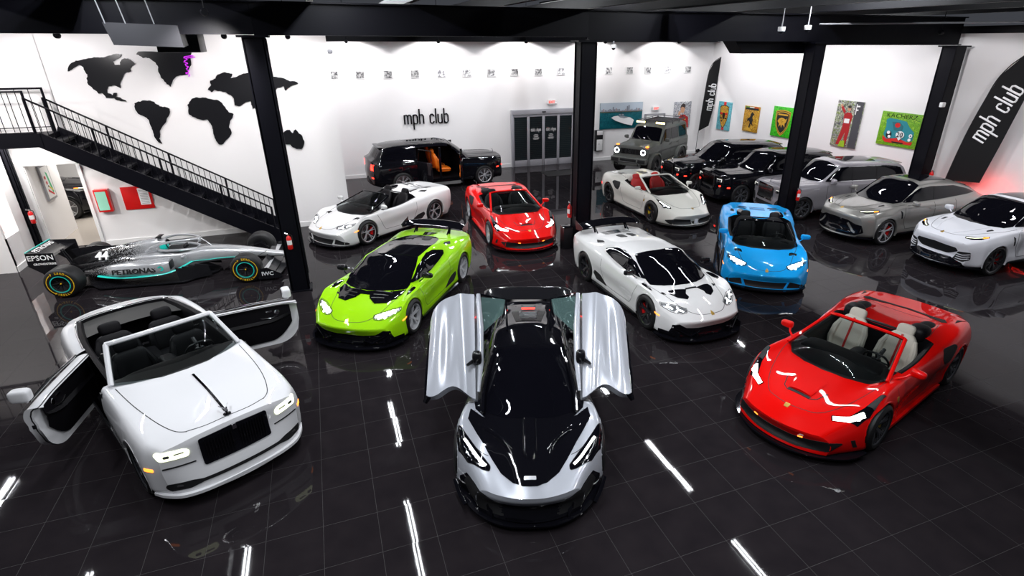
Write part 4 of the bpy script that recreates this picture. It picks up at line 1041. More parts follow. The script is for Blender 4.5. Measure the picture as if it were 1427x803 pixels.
# ------------------------------------------------------------------ safety gear
def extinguisher(label, loc, rz, s_=1.0, bracket=True):
    t = thing('fire_extinguisher', label, 'fire extinguisher', loc, rz, 'fire extinguishers'); t.scale = (s_*.85,)*3
    mb = MB(); mb.lathe([(.001, 0), (.065, 0), (.072, .02), (.072, .34), (.05, .39), (.02, .41), (.02, .43)], 'z', 20); mb.build('cylinder', M['cal_red'], t)
    mb = MB(); mb.tube([(0, 0, .42), (0, 0, .47)], .02, 8); mb.tube([(0, .0, .47), (-.09, 0, .50)], .01, 6); mb.tube([(0, 0, .45), (-.10, 0, .46)], .008, 6); mb.build('valve', M['chrome'], t)
    mb = MB(); mb.tube([(.02, 0, .45), (.09, 0, .42), (.10, 0, .2), (.08, 0, .1)], .012, 6); mb.build('hose', M['rubber'], t)
    mb = MB(); mb.lathe([(.0735, .14), (.0735, .28)], 'z', 14, arc=(-PI*.9, -PI*.1)); mb.build('extinguisher_label', M['white_flat'], t)
    return t
extinguisher('fire extinguisher hung on the front of the left column', (-.36, 5.40, 1.05), 0, .85)
extinguisher('fire extinguisher hung on the column before the lilac silver estate', (13.80, 5.50, .80), 0, .9)
extinguisher('fire extinguisher hung on the column against the right wall', (18.95, 5.20, 1.0), 0, 1.0)
extinguisher('fire extinguisher hung on the thin column on the far left', (-6.60, 10.27, .90), 0, .9)
extinguisher('fire extinguisher on the left side of the middle column', (6.54, 6.1, .85), -PI/2, 1.0)
t = thing('black_bin', 'small black box bin at the foot of the middle column', 'bin', (6.46, 6.10, 0)); mb = MB(); mb.box((0, 0, .30), (.26, .26, .60), bev=.015); mb.build('bin_body', M['black_plastic'], t); mb = MB(); mb.box((0, 0, .61), (.28, .28, .03), bev=.008); mb.build('bin_lid', M['gloss_black'], t)
t = thing('extinguisher_cabinet', 'red framed cabinet with a pale green pane on the map wall', 'cabinet', (-5.09, 10.62, 1.27))
mb = MB(); mb.box((0, 0, 0), (.32, .16, .60), bev=.008); mb.build('cabinet_case', M['cal_red'], t); mb = MB(); mb.box((-.01, -.082, 0), (.24, .01, .50)); mb.build('cabinet_pane', M['pale_green'], t)
t = thing('notice_board', 'red notice board with a white sheet under the stairs', 'notice board', (-4.33, 10.68, 1.26))
mb = MB(); mb.box((0, 0, 0), (.68, .03, .62), bev=.004); mb.build('board', M['cal_red'], t); mb = MB(); mb.box((.16, -.018, .03), (.24, .004, .46)); mb.build('paper_sheet', M['white_flat'], t)
mb = MB()
for k in range(9): mb.box((.16, -.021, .20-.045*k), (.18, .002, .012))
mb.build('printed_lines', M['joist_grey'], t)
def dome(label, loc, L):
    t = thing('security_camera', label, 'security camera', loc, 0, 'ceiling dome cameras')
    mb = MB(); mb.lathe([(.001, .10), (.085, .10), (.09, .09), (.085, .0), (.06, -.005)], 'z', 20); mb.build('camera_case', M['white_trim'], t)
    mb = MB(); mb.se((0, 0, -.005), (.06, .06, .06), 1, 1, 8, 16); mb.build('camera_dome', M['tint'], t)
    mb = MB(); mb.tube([(0, 0, .10), (.0, 0, .10+L)], .014, 6); mb.build('camera_stem', M['joist_grey'], t)
dome('white dome camera on a stem, left of the pair in front of the third column', (11.70, 5.0, 5.42), 1.5)
dome('white dome camera on a stem, right of the pair in front of the third column', (12.53, 5.0, 5.46), 1.5)
dome('white dome camera hung just right of the middle column', (9.65, 10.0, 5.0), 1.9)
t = thing('wall_sensor', 'small white sensor box on the column against the right wall', 'sensor', (18.62, 5.25, 3.42)); mb = MB(); mb.box((0, 0, 0), (.16, .10, .14), bev=.02); mb.build('sensor_case', M['white_trim'], t)
t = thing('wall_camera', 'small wall camera at the corner left of the small photographs', 'security camera', (1.30, 15.0, 4.85)); mb = MB(); mb.se((-.02, 0, 0), (.10, .07, .07), .7, .7); mb.build('camera_case', M['joist_grey'], t)
# hanging ducts
t = thing('hanging_duct', 'dark metal duct hung from rods in front of the wall map', 'duct', (-2.2, 7.4, 5.2))
mb = MB(); mb.add([(-.42, -2.0, .26), (.70, -2.0, .22), (.30, 1.0, .24), (-1.0, 1.0, .28), (-.34, -2.0, -.10), (.72, -2.0, -.14), (.32, 1.0, -.12), (-.95, 1.0, -.06)], [(3, 2, 1, 0), (4, 5, 6, 7), (0, 1, 5, 4), (1, 2, 6, 5), (2, 3, 7, 6), (3, 0, 4, 7)]); mb.build('duct_body', M['duct'], t, sharp=20)
mb = MB()
for x in (-.38, -.08, .35): mb.tube([(x, -2.0, .24), (x-.12, -2.0, 1.1)], .009, 5)
mb.build('hanger_rod', M['joist_grey'], t)
mb = MB(); mb.box((.10, 1.5, -.02), (.85, .9, .50), bev=.02); mb.build('duct_outlet', M['steel_black'], t)
t = thing('roof_duct_box', 'black tapered duct box under the beam left of the third column', 'duct', (12.75, 6.35, 5.03)); t.scale = (.93, .9, .93)
mb = MB(); mb.add([(-1.7, -.3, .22), (1.7, -.3, .22), (1.7, .3, .22), (-1.7, .3, .22), (-1.35, -.3, -.15), (1.6, -.3, -.16), (1.6, .3, -.16), (-1.35, .3, -.15)], [(3, 2, 1, 0), (4, 5, 6, 7), (0, 1, 5, 4), (1, 2, 6, 5), (2, 3, 7, 6), (3, 0, 4, 7)]); mb.build('duct_body', M['steel_black'], t, sharp=20)
t = thing('conduit_pipe', 'pale conduit pipe under the roof on the right', 'pipe', (16.5, 4.6, 5.62)); mb = MB(); mb.tube([(-3.4, .6, -.02), (3.0, -1.6, .06)], .022, 8); mb.build('pipe', M['joist_grey'], t)
# ------------------------------------------------------------------ rooms on the left
box_struct('wall_partition', (-6.72, 11.9, 1.3), (.1, 1.9, 2.6), M['wall'])
box_struct('wall_garage', (-6.5, 17.2, 1.4), (9, .15, 2.8), M['wall']); box_struct('floor_garage', (-6.5, 14.1, .003), (9, 6.3, .006), M['pale_floor']); box_struct('ceiling_garage', (-6.5, 14.0, 2.75), (9, 6.3, .1), M['wall'])
box_struct('trim_door', (-6.0, 10.68, 2.31), (1.24, .05, .08), M['white_trim']); box_struct('trim_door', (-5.42, 10.68, 1.14), (.08, .05, 2.28), M['white_trim']); box_struct('trim_door', (-6.60, 10.68, 1.14), (.08, .05, 2.28), M['white_trim'])
Tp = poly_T((-6.64, 11.85, 1.55), (0, 1, 0), (0, 0, 1))
Tp = Matrix(((0, 0, 1, -6.615), (1, 0, 0, 11.85), (0, 1, 0, 1.62), (0, 0, 0, 1)))
canvas('framed_print', 'tall grey framed print with green and red stripes seen through the doorway', Tp, .55, .95, M['joist_grey'], [(wt, rect(-.82, .82, -.88, .88)), (flat('green stripe', (.05, .5, .2)), [(.0, .6), (.3, .5), (.6, -.6), (.35, -.7)]), (rd, [(-.5, -.5), (.5, -.8), (.5, -.7), (-.5, -.35)]), (yl, [(-.1, -.3), (.5, -.55), (.5, -.45), (-.1, -.2)]), (rd, ell(-.45, .3, .14, .10)), (rd, ell(-.40, .0, .12, .10)), (bk_, ell(-.30, -.2, .10, .05))])
t = thing('office_sofa', 'tufted orange leather sofa seen through the office window', 'sofa', (-7.6, 10.0, 0), 0)
mb = MB(); mb.box((0, 0, .45), (.5, 1.0, .3), bev=.06); mb.build('seat', M['leather_orange'], t)
mb = MB(); mb.grid(lambda u, v: (-.25+.03*math.cos(u*6*PI)*math.cos(v*4*PI), -.5+u, .5+.72*v), 30, 20); mb.grid(lambda u, v: (-.38, .5-u, .5+.72*v), 2, 2); mb.build('backrest', M['leather_orange'], t)
mb = MB()
for a in (-.4, .4):
    for b_ in (-.2, .2): mb.tube([(b_, a, 0), (b_, a, .32)], .02, 6)
mb.build('leg', M['chrome'], t)
area_light('garage_lamp_light', (-6.2, 14.0, 2.66), (2.5, 3.0), 160, (1, .97, .92)); area_light('office_lamp_light', (-8.6, 10.0, 2.86), (2, .8), 45, (1, .97, .92))
# ================================================================== wedge supercar (coupe and open version)
def huracan_spec(open_=False, rear_wide=0):
    A = -2.24; B = 2.24
    rows = [
     ([(A, .74), (-1.9, .86), (1.9, .88), (B, .75)], [(A, .22), (-1.9, .13), (1.9, .12), (B, .13)]),
     ([(A, .78), (-1.9, .90), (-1.3, .955), (-.6, .90), (.5, .89), (1.3, .945), (1.9, .93), (B, .76)], [(A, .30), (-1.9, .22), (-1.2, .17), (1.3, .17), (B, .17)]),
     ([(A, .82), (-1.9, .93), (-1.3, .968), (-.7, .90), (.2, .875), (1.0, .93), (1.35, .955), (1.9, .92), (B, .77)], [(A, .45), (-1.3, .42), (0, .36), (1.3, .38), (1.9, .34), (B, .29)]),
     ([(A, .84), (-1.9, .94), (-1.3, .965), (-.7, .93), (.2, .905), (1.0, .935), (1.35, .95), (1.9, .895), (B, .72)], [(A, .70), (-1.3, .66), (0, .58), (1.3, .57), (1.9, .48), (B, .38)]),
     ([(A, .80), (-1.9, .88), (-1.3, .90), (-.6, .87), (.2, .86), (1.0, .88), (1.35, .885), (1.9, .82), (B, .66)], [(A, .86), (-1.9, .90), (-1.3, .87), (-.5, .79), (.3, .745), (.9, .77), (1.3, .775), (1.75, .64), (2.1, .48), (B, .42)]),
     ([(A, .66), (-1.3, .74), (-.6, .78), (.2, .80), (.9, .765), (1.35, .74), (1.9, .68), (B, .52)], [(A, .92), (-1.3, .965), (-.6, .89), (.2, .80), (.9, .785), (1.35, .765), (1.8, .645), (2.1, .505), (B, .435)]),
     ([(A, .46), (-1.3, .52), (-.8, .57), (-.2, .595), (.4, .63), (.9, .70), (1.15, .70), (1.45, .58), (1.9, .5), (B, .36)], [(A, .93), (-1.6, .985), (-1.0, 1.04), (-.4, 1.085), (.25, 1.075), (.65, .965), (1.0, .835), (1.2, .765), (1.45, .725), (1.8, .645), (2.1, .52), (B, .445)]),
     ([(A, .24), (-1.3, .28), (-.2, .36), (.4, .38), (1.0, .36), (1.9, .26), (B, .18)], [(A, .935), (-1.6, 1.0), (-1.0, 1.07), (-.4, 1.12), (.2, 1.12), (.65, 1.01), (1.08, .86), (1.28, .79), (1.5, .735), (1.85, .65), (2.12, .53), (B, .45)]),
     ([(0, 0)], [(A, .935), (-1.6, 1.01), (-1.0, 1.085), (-.4, 1.133), (.2, 1.133), (.65, 1.035), (1.1, .88), (1.33, .79), (1.55, .73), (1.9, .645), (2.14, .53), (B, .455)]),
    ]
    sp = dict(rows=rows, x=(A, B), W=.965, nside=4, corner_row=4, sub=[2, 3, 3, 4, 3, 4, 5, 5], dx=.04,
      corner=[0, .6, .5, .3, .5, .6, .35, 0, 0],
      sweep_side=[(A, -.10), (-1.8, 0), (1.3, 0), (1.7, .10), (B, .38)], sweep_top=[(A, -.10), (-1.6, .05), (-.4, .15), (.2, .2), (.6, .45), (1.4, .45), (1.8, .30), (B, .38)],
      front_prof=[(0, 0), (.12, .03), (.3, .02), (.6, -.01), (.85, -.01), (1, .01)], rear_prof=[(0, 0), (.1, -.02), (.3, -.10), (.7, -.04), (.85, .02), (1, -.02)],
      wheels=[(1.31, .345, .375), (-1.31, .35, .385)], lip=.012)
    if open_:
        q = rows[6]; rows[6] = (q[0], [(A, .93), (-1.5, .99), (-1.05, 1.04), (-.72, 1.035), (-.5, .93), (.0, .86), (.7, .81), (.95, .79), (1.35, .735), (1.8, .645), (2.1, .52), (B, .445)])
        rows[7] = (rows[7][0], [(A, .935), (-1.5, .96), (-1.05, .985), (-.7, .99), (-.4, .92), (.7, .85), (1.0, .82), (1.4, .745), (1.85, .65), (2.12, .53), (B, .45)])
        rows[8] = (rows[8][0], [(A, .935), (-1.5, .95), (-1.05, .955), (-.7, .95), (-.4, .9), (.7, .86), (1.0, .835), (1.45, .74), (1.9, .645), (2.14, .53), (B, .455)])
        sp['marks'] = [-.62, .86]
        sp['open'] = [(5, -.62, .86)]
    return sp
def nomf(c, pts):
    sw = c.sp['sweep_top']; W = c.sp['W']
    return [(float(s-pk(sw, s)*(y/W)**2), y) for s, y in pts]
def huracan_common(c, rim, style, cal, acc, drl=.026):
    P = c.paint
    c.wheels4((.945, .955), .345, .245, .262, style, rim, cal, 0, (.352, .305, .262))
    # lamps
    hl = [(1.96, .45), (1.90, .43), (1.67, .70), (1.61, .82), (1.67, .83), (1.82, .70), (1.94, .54)]
    for fl in (False, True):
        o = c.skin.drape('headlight', rpoly(hl, .012), 'top', M['lamp_inner'], c.root, off=.004, thick=.012, flip=fl)
        if drl >= .05: c.skin.drape('headlight_glow', [(1.94, .465), (1.89, .45), (1.68, .71), (1.645, .80), (1.80, .68)], 'top', M['led_soft'], o, off=.009, flip=fl)
        for pts in ([(1.93, .50), (1.86, .57), (1.87, .64)], [(1.86, .57), (1.80, .57)], [(1.80, .66), (1.73, .71), (1.72, .77)], [(1.73, .71), (1.69, .72)]):
            c.skin.strip('headlight_led', pts, 'top', drl, M['led'], o, off=.011, flip=fl)
        ol = [(1.975, .45), (1.90, .415), (1.65, .69), (1.59, .83), (1.67, .845), (1.84, .71), (1.955, .545)]
        c.skin.strip('headlight_surround', rpoly(ol, .015), 'top', .009, M['gap'], c.root, off=.004, flip=fl, closed=True)
    c.d('marker_light', [(1.60, .50), (1.74, .475), (1.74, .455), (1.60, .475)], 'left', M['amber'], True)
    c.d('badge', [(2.17, -.028), (2.17, .028), (2.13, .034), (2.075, 0), (2.13, -.034)], 'top', M['gold'], thick=.006, off=.006)
    # shut lines: bonnet, door
    hood = nomf(c, [(1.12, .72), (1.35, .70), (1.6, .60), (1.9, .50), (2.10, .30), (2.14, 0)])
    c.l('bonnet_shut_line', hood+[(x, -y) for x, y in hood[-2::-1]], 'top', .009, M['gap'], sm=5, off=.0015)
    c.l('door_shut_line', [(.90, .78), (.83, .60), (.68, .32), (.5, .27), (-.35, .27), (-.55, .5), (-.62, .78)], 'left', .008, M['gap'], True, sm=4, off=.001)
    # side intake behind the door at sill height
    c.d('side_intake', [(-.30, .24), (-.62, .40), (-.86, .44), (-.90, .36), (-.76, .25)], 'left', M['mesh_black'], True, r=.03, off=.006)
    mb = MB()
    for sd in (1, -1):
        mb.prism([(.93, .84), (-.88, .86), (-.92, .945), (.9, .93)], .10, .15, Matrix.Scale(sd, 4, (0, 1, 0)))
    mb.build('side_skirt', M['gloss_black'], c.root)
    c.d('rear_light', [(.52, .74), (.80, .74), (.80, .70), (.55, .70)], 'rear', M['red_light'], True, off=.006)
    c.d('rear_grille', [(-.80, .66), (.80, .66), (.74, .38), (-.74, .38)], 'rear', M['mesh_black'], off=.004)
def sport_coupe(name, label, loc, rot, P, P2, wheel_m, hood_style, roofm, group):
    c = Car(name, label, 'car', loc, rot, huracan_spec(), P, group)
    huracan_common(c, wheel_m, (5, -.17, .030, .03), M['cal_red'] if P is M['pearl_white'] else M['cal_black'], P2, .05 if hood_style == 0 else .022)
    N = lambda p: nomf(c, p)
    base = [(1.09, y) for y in (0, .2, .4, .56, .655)]
    top = [(-.02, .50), (-.0, .35), (.0, .18), (0, 0)]
    h = N([(1.31, 0), (1.30, .25), (1.27, .45), (1.21, .66)])+N([(1.08, .67), (.6, .605), (.30, .56), (.22, .54), (.18, .3), (.18, 0)])
    ws = h+[(x, -y) for x, y in h[-2:0:-1]]
    c.d('windscreen', ws, 'top', M['tint'], off=.005, thick=.01)
    # side glass
    sg = [(.88, .825), (.76, .862), (.46, .98), (.16, 1.075), (-.15, 1.09), (-.42, 1.07), (-.74, .965), (-.66, .915), (-.3, .865), (.3, .815)]
    c.d('side_window', sg, 'left', M['tint'], True, r=.03, off=.011, thick=.02, res=.022)
    if roofm:
        rf = N([(.17, .0), (.17, .3), (.21, .53), (-.2, .52), (-.8, .50), (-1.2, .42), (-1.35, .28), (-1.35, 0)])
        c.d('roof_panel', rf+[(x, -y) for x, y in rf[-2:0:-1]], 'top', roofm, off=.005)
        for sd in (False, True):
            c.d('engine_vent', [(-1.30, .08), (-.98, .10), (-.92, .22), (-1.0, .30), (-1.34, .24)], 'top', M['mesh_black'], off=.012, r=.03, flip=sd)
    # engine cover vents
    if not roofm:
        for sd in (False, True):
            c.d('roof_intake', [(-.92, .06), (-.98, .20), (-1.20, .22), (-1.26, .12), (-1.20, .05)], 'top', M['mesh_black'], off=.008, r=.03, flip=sd)
            for k in range(4):
                c.d('engine_louvre', [(-1.42-.09*k, .10), (-1.46-.09*k, .10), (-1.50-.09*k, .34), (-1.46-.09*k, .34)], 'top', M['black_plastic'], off=.004, flip=sd)
    c.d('engine_cover_glass', [(-1.42, .07), (-1.42, -.07), (-1.75, -.16), (-1.75, .16)], 'top', M['tint'], off=.009)
    c.d('shoulder_intake', [(-.98, .62), (-1.1, .60), (-1.28, .665), (-1.15, .72)], 'top', M['mesh_black'], True, r=.02, off=.006)
    # bonnet scoops
    if hood_style == 0:   # large black cowl with a coloured spear
        h = N([(1.33, 0), (1.32, .4), (1.24, .66)])+[(1.22, .66), (1.55, .50), (1.64, .30), (1.52, .15), (1.42, .10), (1.42, 0)]
        c.d('bonnet_vent', h+[(x, -y) for x, y in h[-2:0:-1]], 'top', P2, off=.010)
        for fl in (False, True):
            for k in range(3): c.l('bonnet_vent_slat', [(1.50-.1*k, .17), (1.44-.1*k, .40+.04*k)], 'top', .02, M['black_plastic'], flip=fl, off=.016)
    else:
        v = [(1.44, .12), (1.36, .36), (1.34, .47), (1.42, .50), (1.60, .42), (1.72, .27), (1.66, .20), (1.56, .21)]
        c.d('bonnet_vent', v, 'top', P2, True, r=.02, off=.006)
        c.d('badge_plate', [(1.41, -.13), (1.41, .13), (1.45, .12), (1.45, -.12)], 'top', P2, off=.006)
    # fender louvres
    c.d('fender_louvre', [(.90, .745), (1.12, .745), (1.26, .78), (1.24, .83), (1.05, .84), (.92, .82)], 'top', P2, True, r=.03, off=.006)
    c.l('fender_louvre_slat', [(.97, .74), (1.0, .82)], 'top', .015, M['dark_chrome'], True, off=.012)
    c.l('fender_louvre_slat', [(1.08, .74), (1.11, .82)], 'top', .015, M['dark_chrome'], True, off=.012)
    c.lower(1.75, .20, P2)
    # front bumper in black with splitter
    fr = [(0, .30), (.30, .285), (.52, .30), (.66, .385), (.76, .36), (.80, .22), (.74, .14), (.4, .12), (0, .12)]
    c.d('front_bumper_intake', fr+[(-y, z) for y, z in fr[-2:0:-1]], 'front', P2, off=.006)
    mb = MB()
    sp = crom([(2.36, 0), (2.34, .3), (2.24, .6), (2.05, .83), (1.80, .95), (1.66, .965)], 4)
    mb.prism(sp+[(1.66, .75)]+[(1.66, -.75)]+[(x, -y) for x, y in reversed(sp)][:-1], .085, .11)
    for sd in (1, -1):
        for y in (.36, .70):
            mb.box((2.15-.3*(y-.36), sd*y, .17), (.20, .012, .13))
        mb.tube([(2.22, sd*.30, .25), (2.18, sd*.48, .16), (2.0, sd*.74, .30)], .014, 6)
    mb.build('front_splitter', P2, c.root)
    # rear wing
    wg = MB()
    def air(u, v):
        y = -.78+1.56*u; t = v*2*PI; ch = .15*(1-.25*abs(y/.78)**4)
        return (-2.02+ch*math.cos(t)+.09*(y/.78)**2, y, 1.155-.05*(y/.78)**4+.018*math.sin(t)*(1 if math.sin(t) > 0 else .5)-.04*math.cos(t))
    wg.grid(air, 30, 16); o = wg.build('rear_wing', P2, c.root)
    pl = MB()
    for sd in (1, -1):
        pl.add([(x, sd*.785+dy, z) for dy in (-.006, .006) for x, z in ((-2.18, 1.22), (-2.14, 1.0), (-1.86, 1.03), (-1.78, 1.13))], [(3, 2, 1, 0), (4, 5, 6, 7), (0, 1, 5, 4), (1, 2, 6, 5), (2, 3, 7, 6), (3, 0, 4, 7)])
    pl.build('wing_end_plate', M['black_plastic'], o)
    st = MB()
    for sd in (1, -1):
        st.tube([(-1.80, sd*.42, .93), (-1.90, sd*.42, 1.05), (-1.99, sd*.42, 1.15)], [.03, .022, .026], 8, flat=.35)
        st.tube([(-1.66, sd*.42, .95), (-1.92, sd*.42, 1.14)], [.018, .018], 8, flat=.4)
    st.build('wing_strut', P2, o)
    # canards and mirrors
    c.mirror(.62, .94, .93, M['carbon'], (.06, .115, .058), foot=(.72, .80, .82))
    return c
def dash(c, x, z, m, w=1.25, wheel=True, side=1, R=.18, wx=None):
    mb = MB(); mb.se((x, 0, z-.10), (.22, w/2, .14), .5, .35); mb.se((x-.38, 0, z-.22), (.38, .11, .11), .5, .5)
    mb.box((x-.16, 0, z-.04), (.03, .22, .11), bev=.01)
    mb.build('dashboard', m, c.root)
    if wheel: c.steering((wx or x-.30), side*.36, z-.05, M['black_plastic'], R=R)
def sport_spyder(name, label, loc, rot, P, wheel_m, cal, group, seatm='leather_black', lamps_on=True):
    c = Car(name, label, 'car', loc, rot, huracan_spec(True), P, group)
    huracan_common(c, wheel_m, (5, .16, .020, .03), cal, M['gloss_black'], .065 if lamps_on else .018)
    c.tub(5, -.62, .86, M['leather_black'], zf=.22)
    W = .965
    base = [(1.30, 0, .795), (1.28, .25, .79), (1.17, .52, .785), (1.0, .72, .80)]
    top = [(.22, 0, 1.13), (.21, .2, 1.128), (.18, .4, 1.11), (.14, .55, 1.075)]
    c.windscreen(base, top, .022, M['gloss_black'], bulge=.02)
    # cowl below the glass
    cw = nomf(c, [(1.34, 0), (1.34, .3), (1.28, .60), (1.20, .69), (.88, .70), (.88, 0)])
    c.d('scuttle_panel', cw+[(x, -y) for x, y in cw[-2:0:-1]], 'top', M['black_plastic'], off=.003)
    dash(c, .72, .80, M['leather_black'])
    for sd in (1, -1):
        c.seat(-.15, sd*.36, .36, M[seatm], tall=.62, w=.50, stripe=None, tilt=.42)
    # quarter windows
    for sd in (1, -1):
        mb = MB(); mb.add([(.98, sd*.735, .81), (.42, sd*.66, .985), (.36, sd*.70, .82)], [(0, 1, 2)]); mb.build('quarter_window', M['glass'], c.root)
        t = MB(); t.tube([(.42, sd*.66, .99), (.36, sd*.71, .81)], .012, 6); t.build('quarter_window_post', M['black_plastic'], c.root)
    # hoops and deck
    for sd in (False, True):
        hp = nomf(c, [(-.62, .26), (-.62, .58), (-.95, .56), (-1.15, .44), (-.95, .30)])
        c.d('headrest_cowl', hp, 'top', M['gloss_black'], r=.05, off=.008, flip=sd)
        c.d('deck_vent', [(-1.42, .30), (-1.36, .52), (-1.44, .56), (-1.52, .34)], 'top', M['mesh_black'], off=.006, flip=sd)
        c.d('deck_vent', [(-1.62, .26), (-1.56, .48), (-1.64, .52), (-1.72, .30)], 'top', M['mesh_black'], off=.006, flip=sd)
    mb = MB(); mb.box((-.66, 0, .92), (.04, .95, .12), bev=.015); mb.build('wind_deflector', M['black_plastic'], c.root)
    for k in range(3): c.l('deck_slot', [(-1.45-.12*k, -.2), (-1.45-.12*k, .2)], 'top', .03, M['mesh_black'], off=.004)
    c.d('shoulder_intake', [(-.95, .64), (-1.1, .63), (-1.3, .69), (-1.15, .73)], 'top', M['mesh_black'], True, r=.02)
    # front intakes
    c.d('front_intake', [(.47, .155), (.52, .30), (.80, .22), (.84, .17), (.80, .15)], 'front', M['mesh_black'], True, r=.02)
    c.d('front_slot', [(-.46, .28), (.46, .28), (.40, .14), (-.40, .14)], 'front', M['mesh_black'])
    c.l('intake_fin', [(.43, .15), (.49, .29)], 'front', .03, c.paint, True, off=.02)
    mb = MB(); sp = crom([(2.32, 0), (2.28, .35), (2.12, .70), (1.88, .90), (1.66, .94)], 4)
    mb.prism(sp+[(1.66, .75), (1.66, -.75)]+[(x, -y) for x, y in reversed(sp)][:-1], .10, .125); mb.build('front_splitter', M['gloss_black'], c.root)
    c.mirror(.66, .94, .93, P, (.06, .11, .058), foot=(.72, .80, .83))
    return c
# ================================================================== rounded mid-engined spider
def fer_spec():
    A = -2.12; B = 2.42
    rows = [
     ([(A, .76), (-1.8, .88), (1.8, .88), (B, .65)], [(A, .22), (-1.8, .12), (1.8, .12), (B, .13)]),
     ([(A, .80), (-1.8, .93), (-1.3, .97), (-.6, .89), (.5, .88), (1.3, .955), (1.8, .93), (B, .66)], [(A, .28), (-1.2, .17), (1.3, .16), (B, .15)]),
     ([(A, .84), (-1.8, .95), (-1.3, .985), (-.6, .89), (.3, .865), (1.0, .93), (1.35, .965), (1.8, .93), (B, .68)], [(A, .45), (-1.3, .42), (0, .36), (1.3, .38), (1.9, .33), (B, .26)]),
     ([(A, .86), (-1.8, .96), (-1.3, .99), (-.75, .97), (0, .90), (.9, .925), (1.35, .955), (1.8, .90), (B, .64)], [(A, .68), (-1.3, .68), (-.4, .62), (.4, .58), (1.3, .60), (1.9, .47), (B, .35)]),
     ([(A, .78), (-1.8, .86), (-1.3, .89), (-.7, .88), (.1, .86), (.9, .87), (1.35, .875), (1.8, .80), (B, .56)], [(A, .86), (-1.8, .93), (-1.3, .945), (-.7, .87), (.1, .77), (.8, .775), (1.25, .81), (1.65, .72), (2.1, .53), (B, .41)]),
     ([(A, .64), (-1.3, .70), (-.6, .76), (.2, .785), (.9, .76), (1.35, .73), (1.8, .66), (B, .42)], [(A, .91), (-1.8, .975), (-1.3, .99), (-.7, .93), (.1, .82), (.8, .81), (1.25, .82), (1.7, .71), (2.12, .545), (B, .425)]),
     ([(A, .46), (-1.3, .52), (-.7, .58), (.2, .63), (.8, .68), (1.1, .64), (1.45, .54), (1.9, .42), (B, .28)], [(A, .915), (-1.3, .985), (-.85, 1.03), (-.55, .97), (.1, .86), (.8, .835), (1.15, .80), (1.45, .745), (1.8, .66), (2.15, .555), (B, .435)]),
     ([(A, .24), (-.7, .30), (.8, .36), (1.4, .28), (B, .15)], [(A, .92), (-1.3, .955), (-.85, .98), (-.5, .95), (.2, .88), (.8, .865), (1.2, .825), (1.5, .755), (1.85, .66), (2.18, .565), (B, .44)]),
     ([(0, 0)], [(A, .925), (-1.3, .95), (-.85, .965), (-.5, .94), (.2, .89), (.8, .88), (1.25, .825), (1.55, .75), (1.9, .655), (2.2, .565), (B, .445)])]
    return dict(rows=rows, x=(A, B), W=.985, nside=4, corner_row=4, sub=[2, 3, 3, 4, 4, 4, 5, 5], dx=.04, corner=[0, .6, .3, .2, .15, .2, .1, 0, 0],
      sweep_side=[(A, -.12), (-1.7, 0), (1.3, 0), (1.7, .15), (B, .55)], sweep_top=[(A, -.12), (-1.5, .05), (-.6, .1), (.1, .2), (.8, .5), (1.2, .5), (1.8, .38), (B, .55)],
      front_prof=[(0, 0), (.15, .03), (.4, .02), (.7, .0), (.9, .03), (1, .03)], rear_prof=[(0, 0), (.15, -.03), (.5, -.10), (.85, .0), (1, 0)],
      wheels=[(1.325, .348, .38), (-1.325, .352, .39)], marks=[-.56, .80], open=[(5, -.56, .80)], lip=.01)
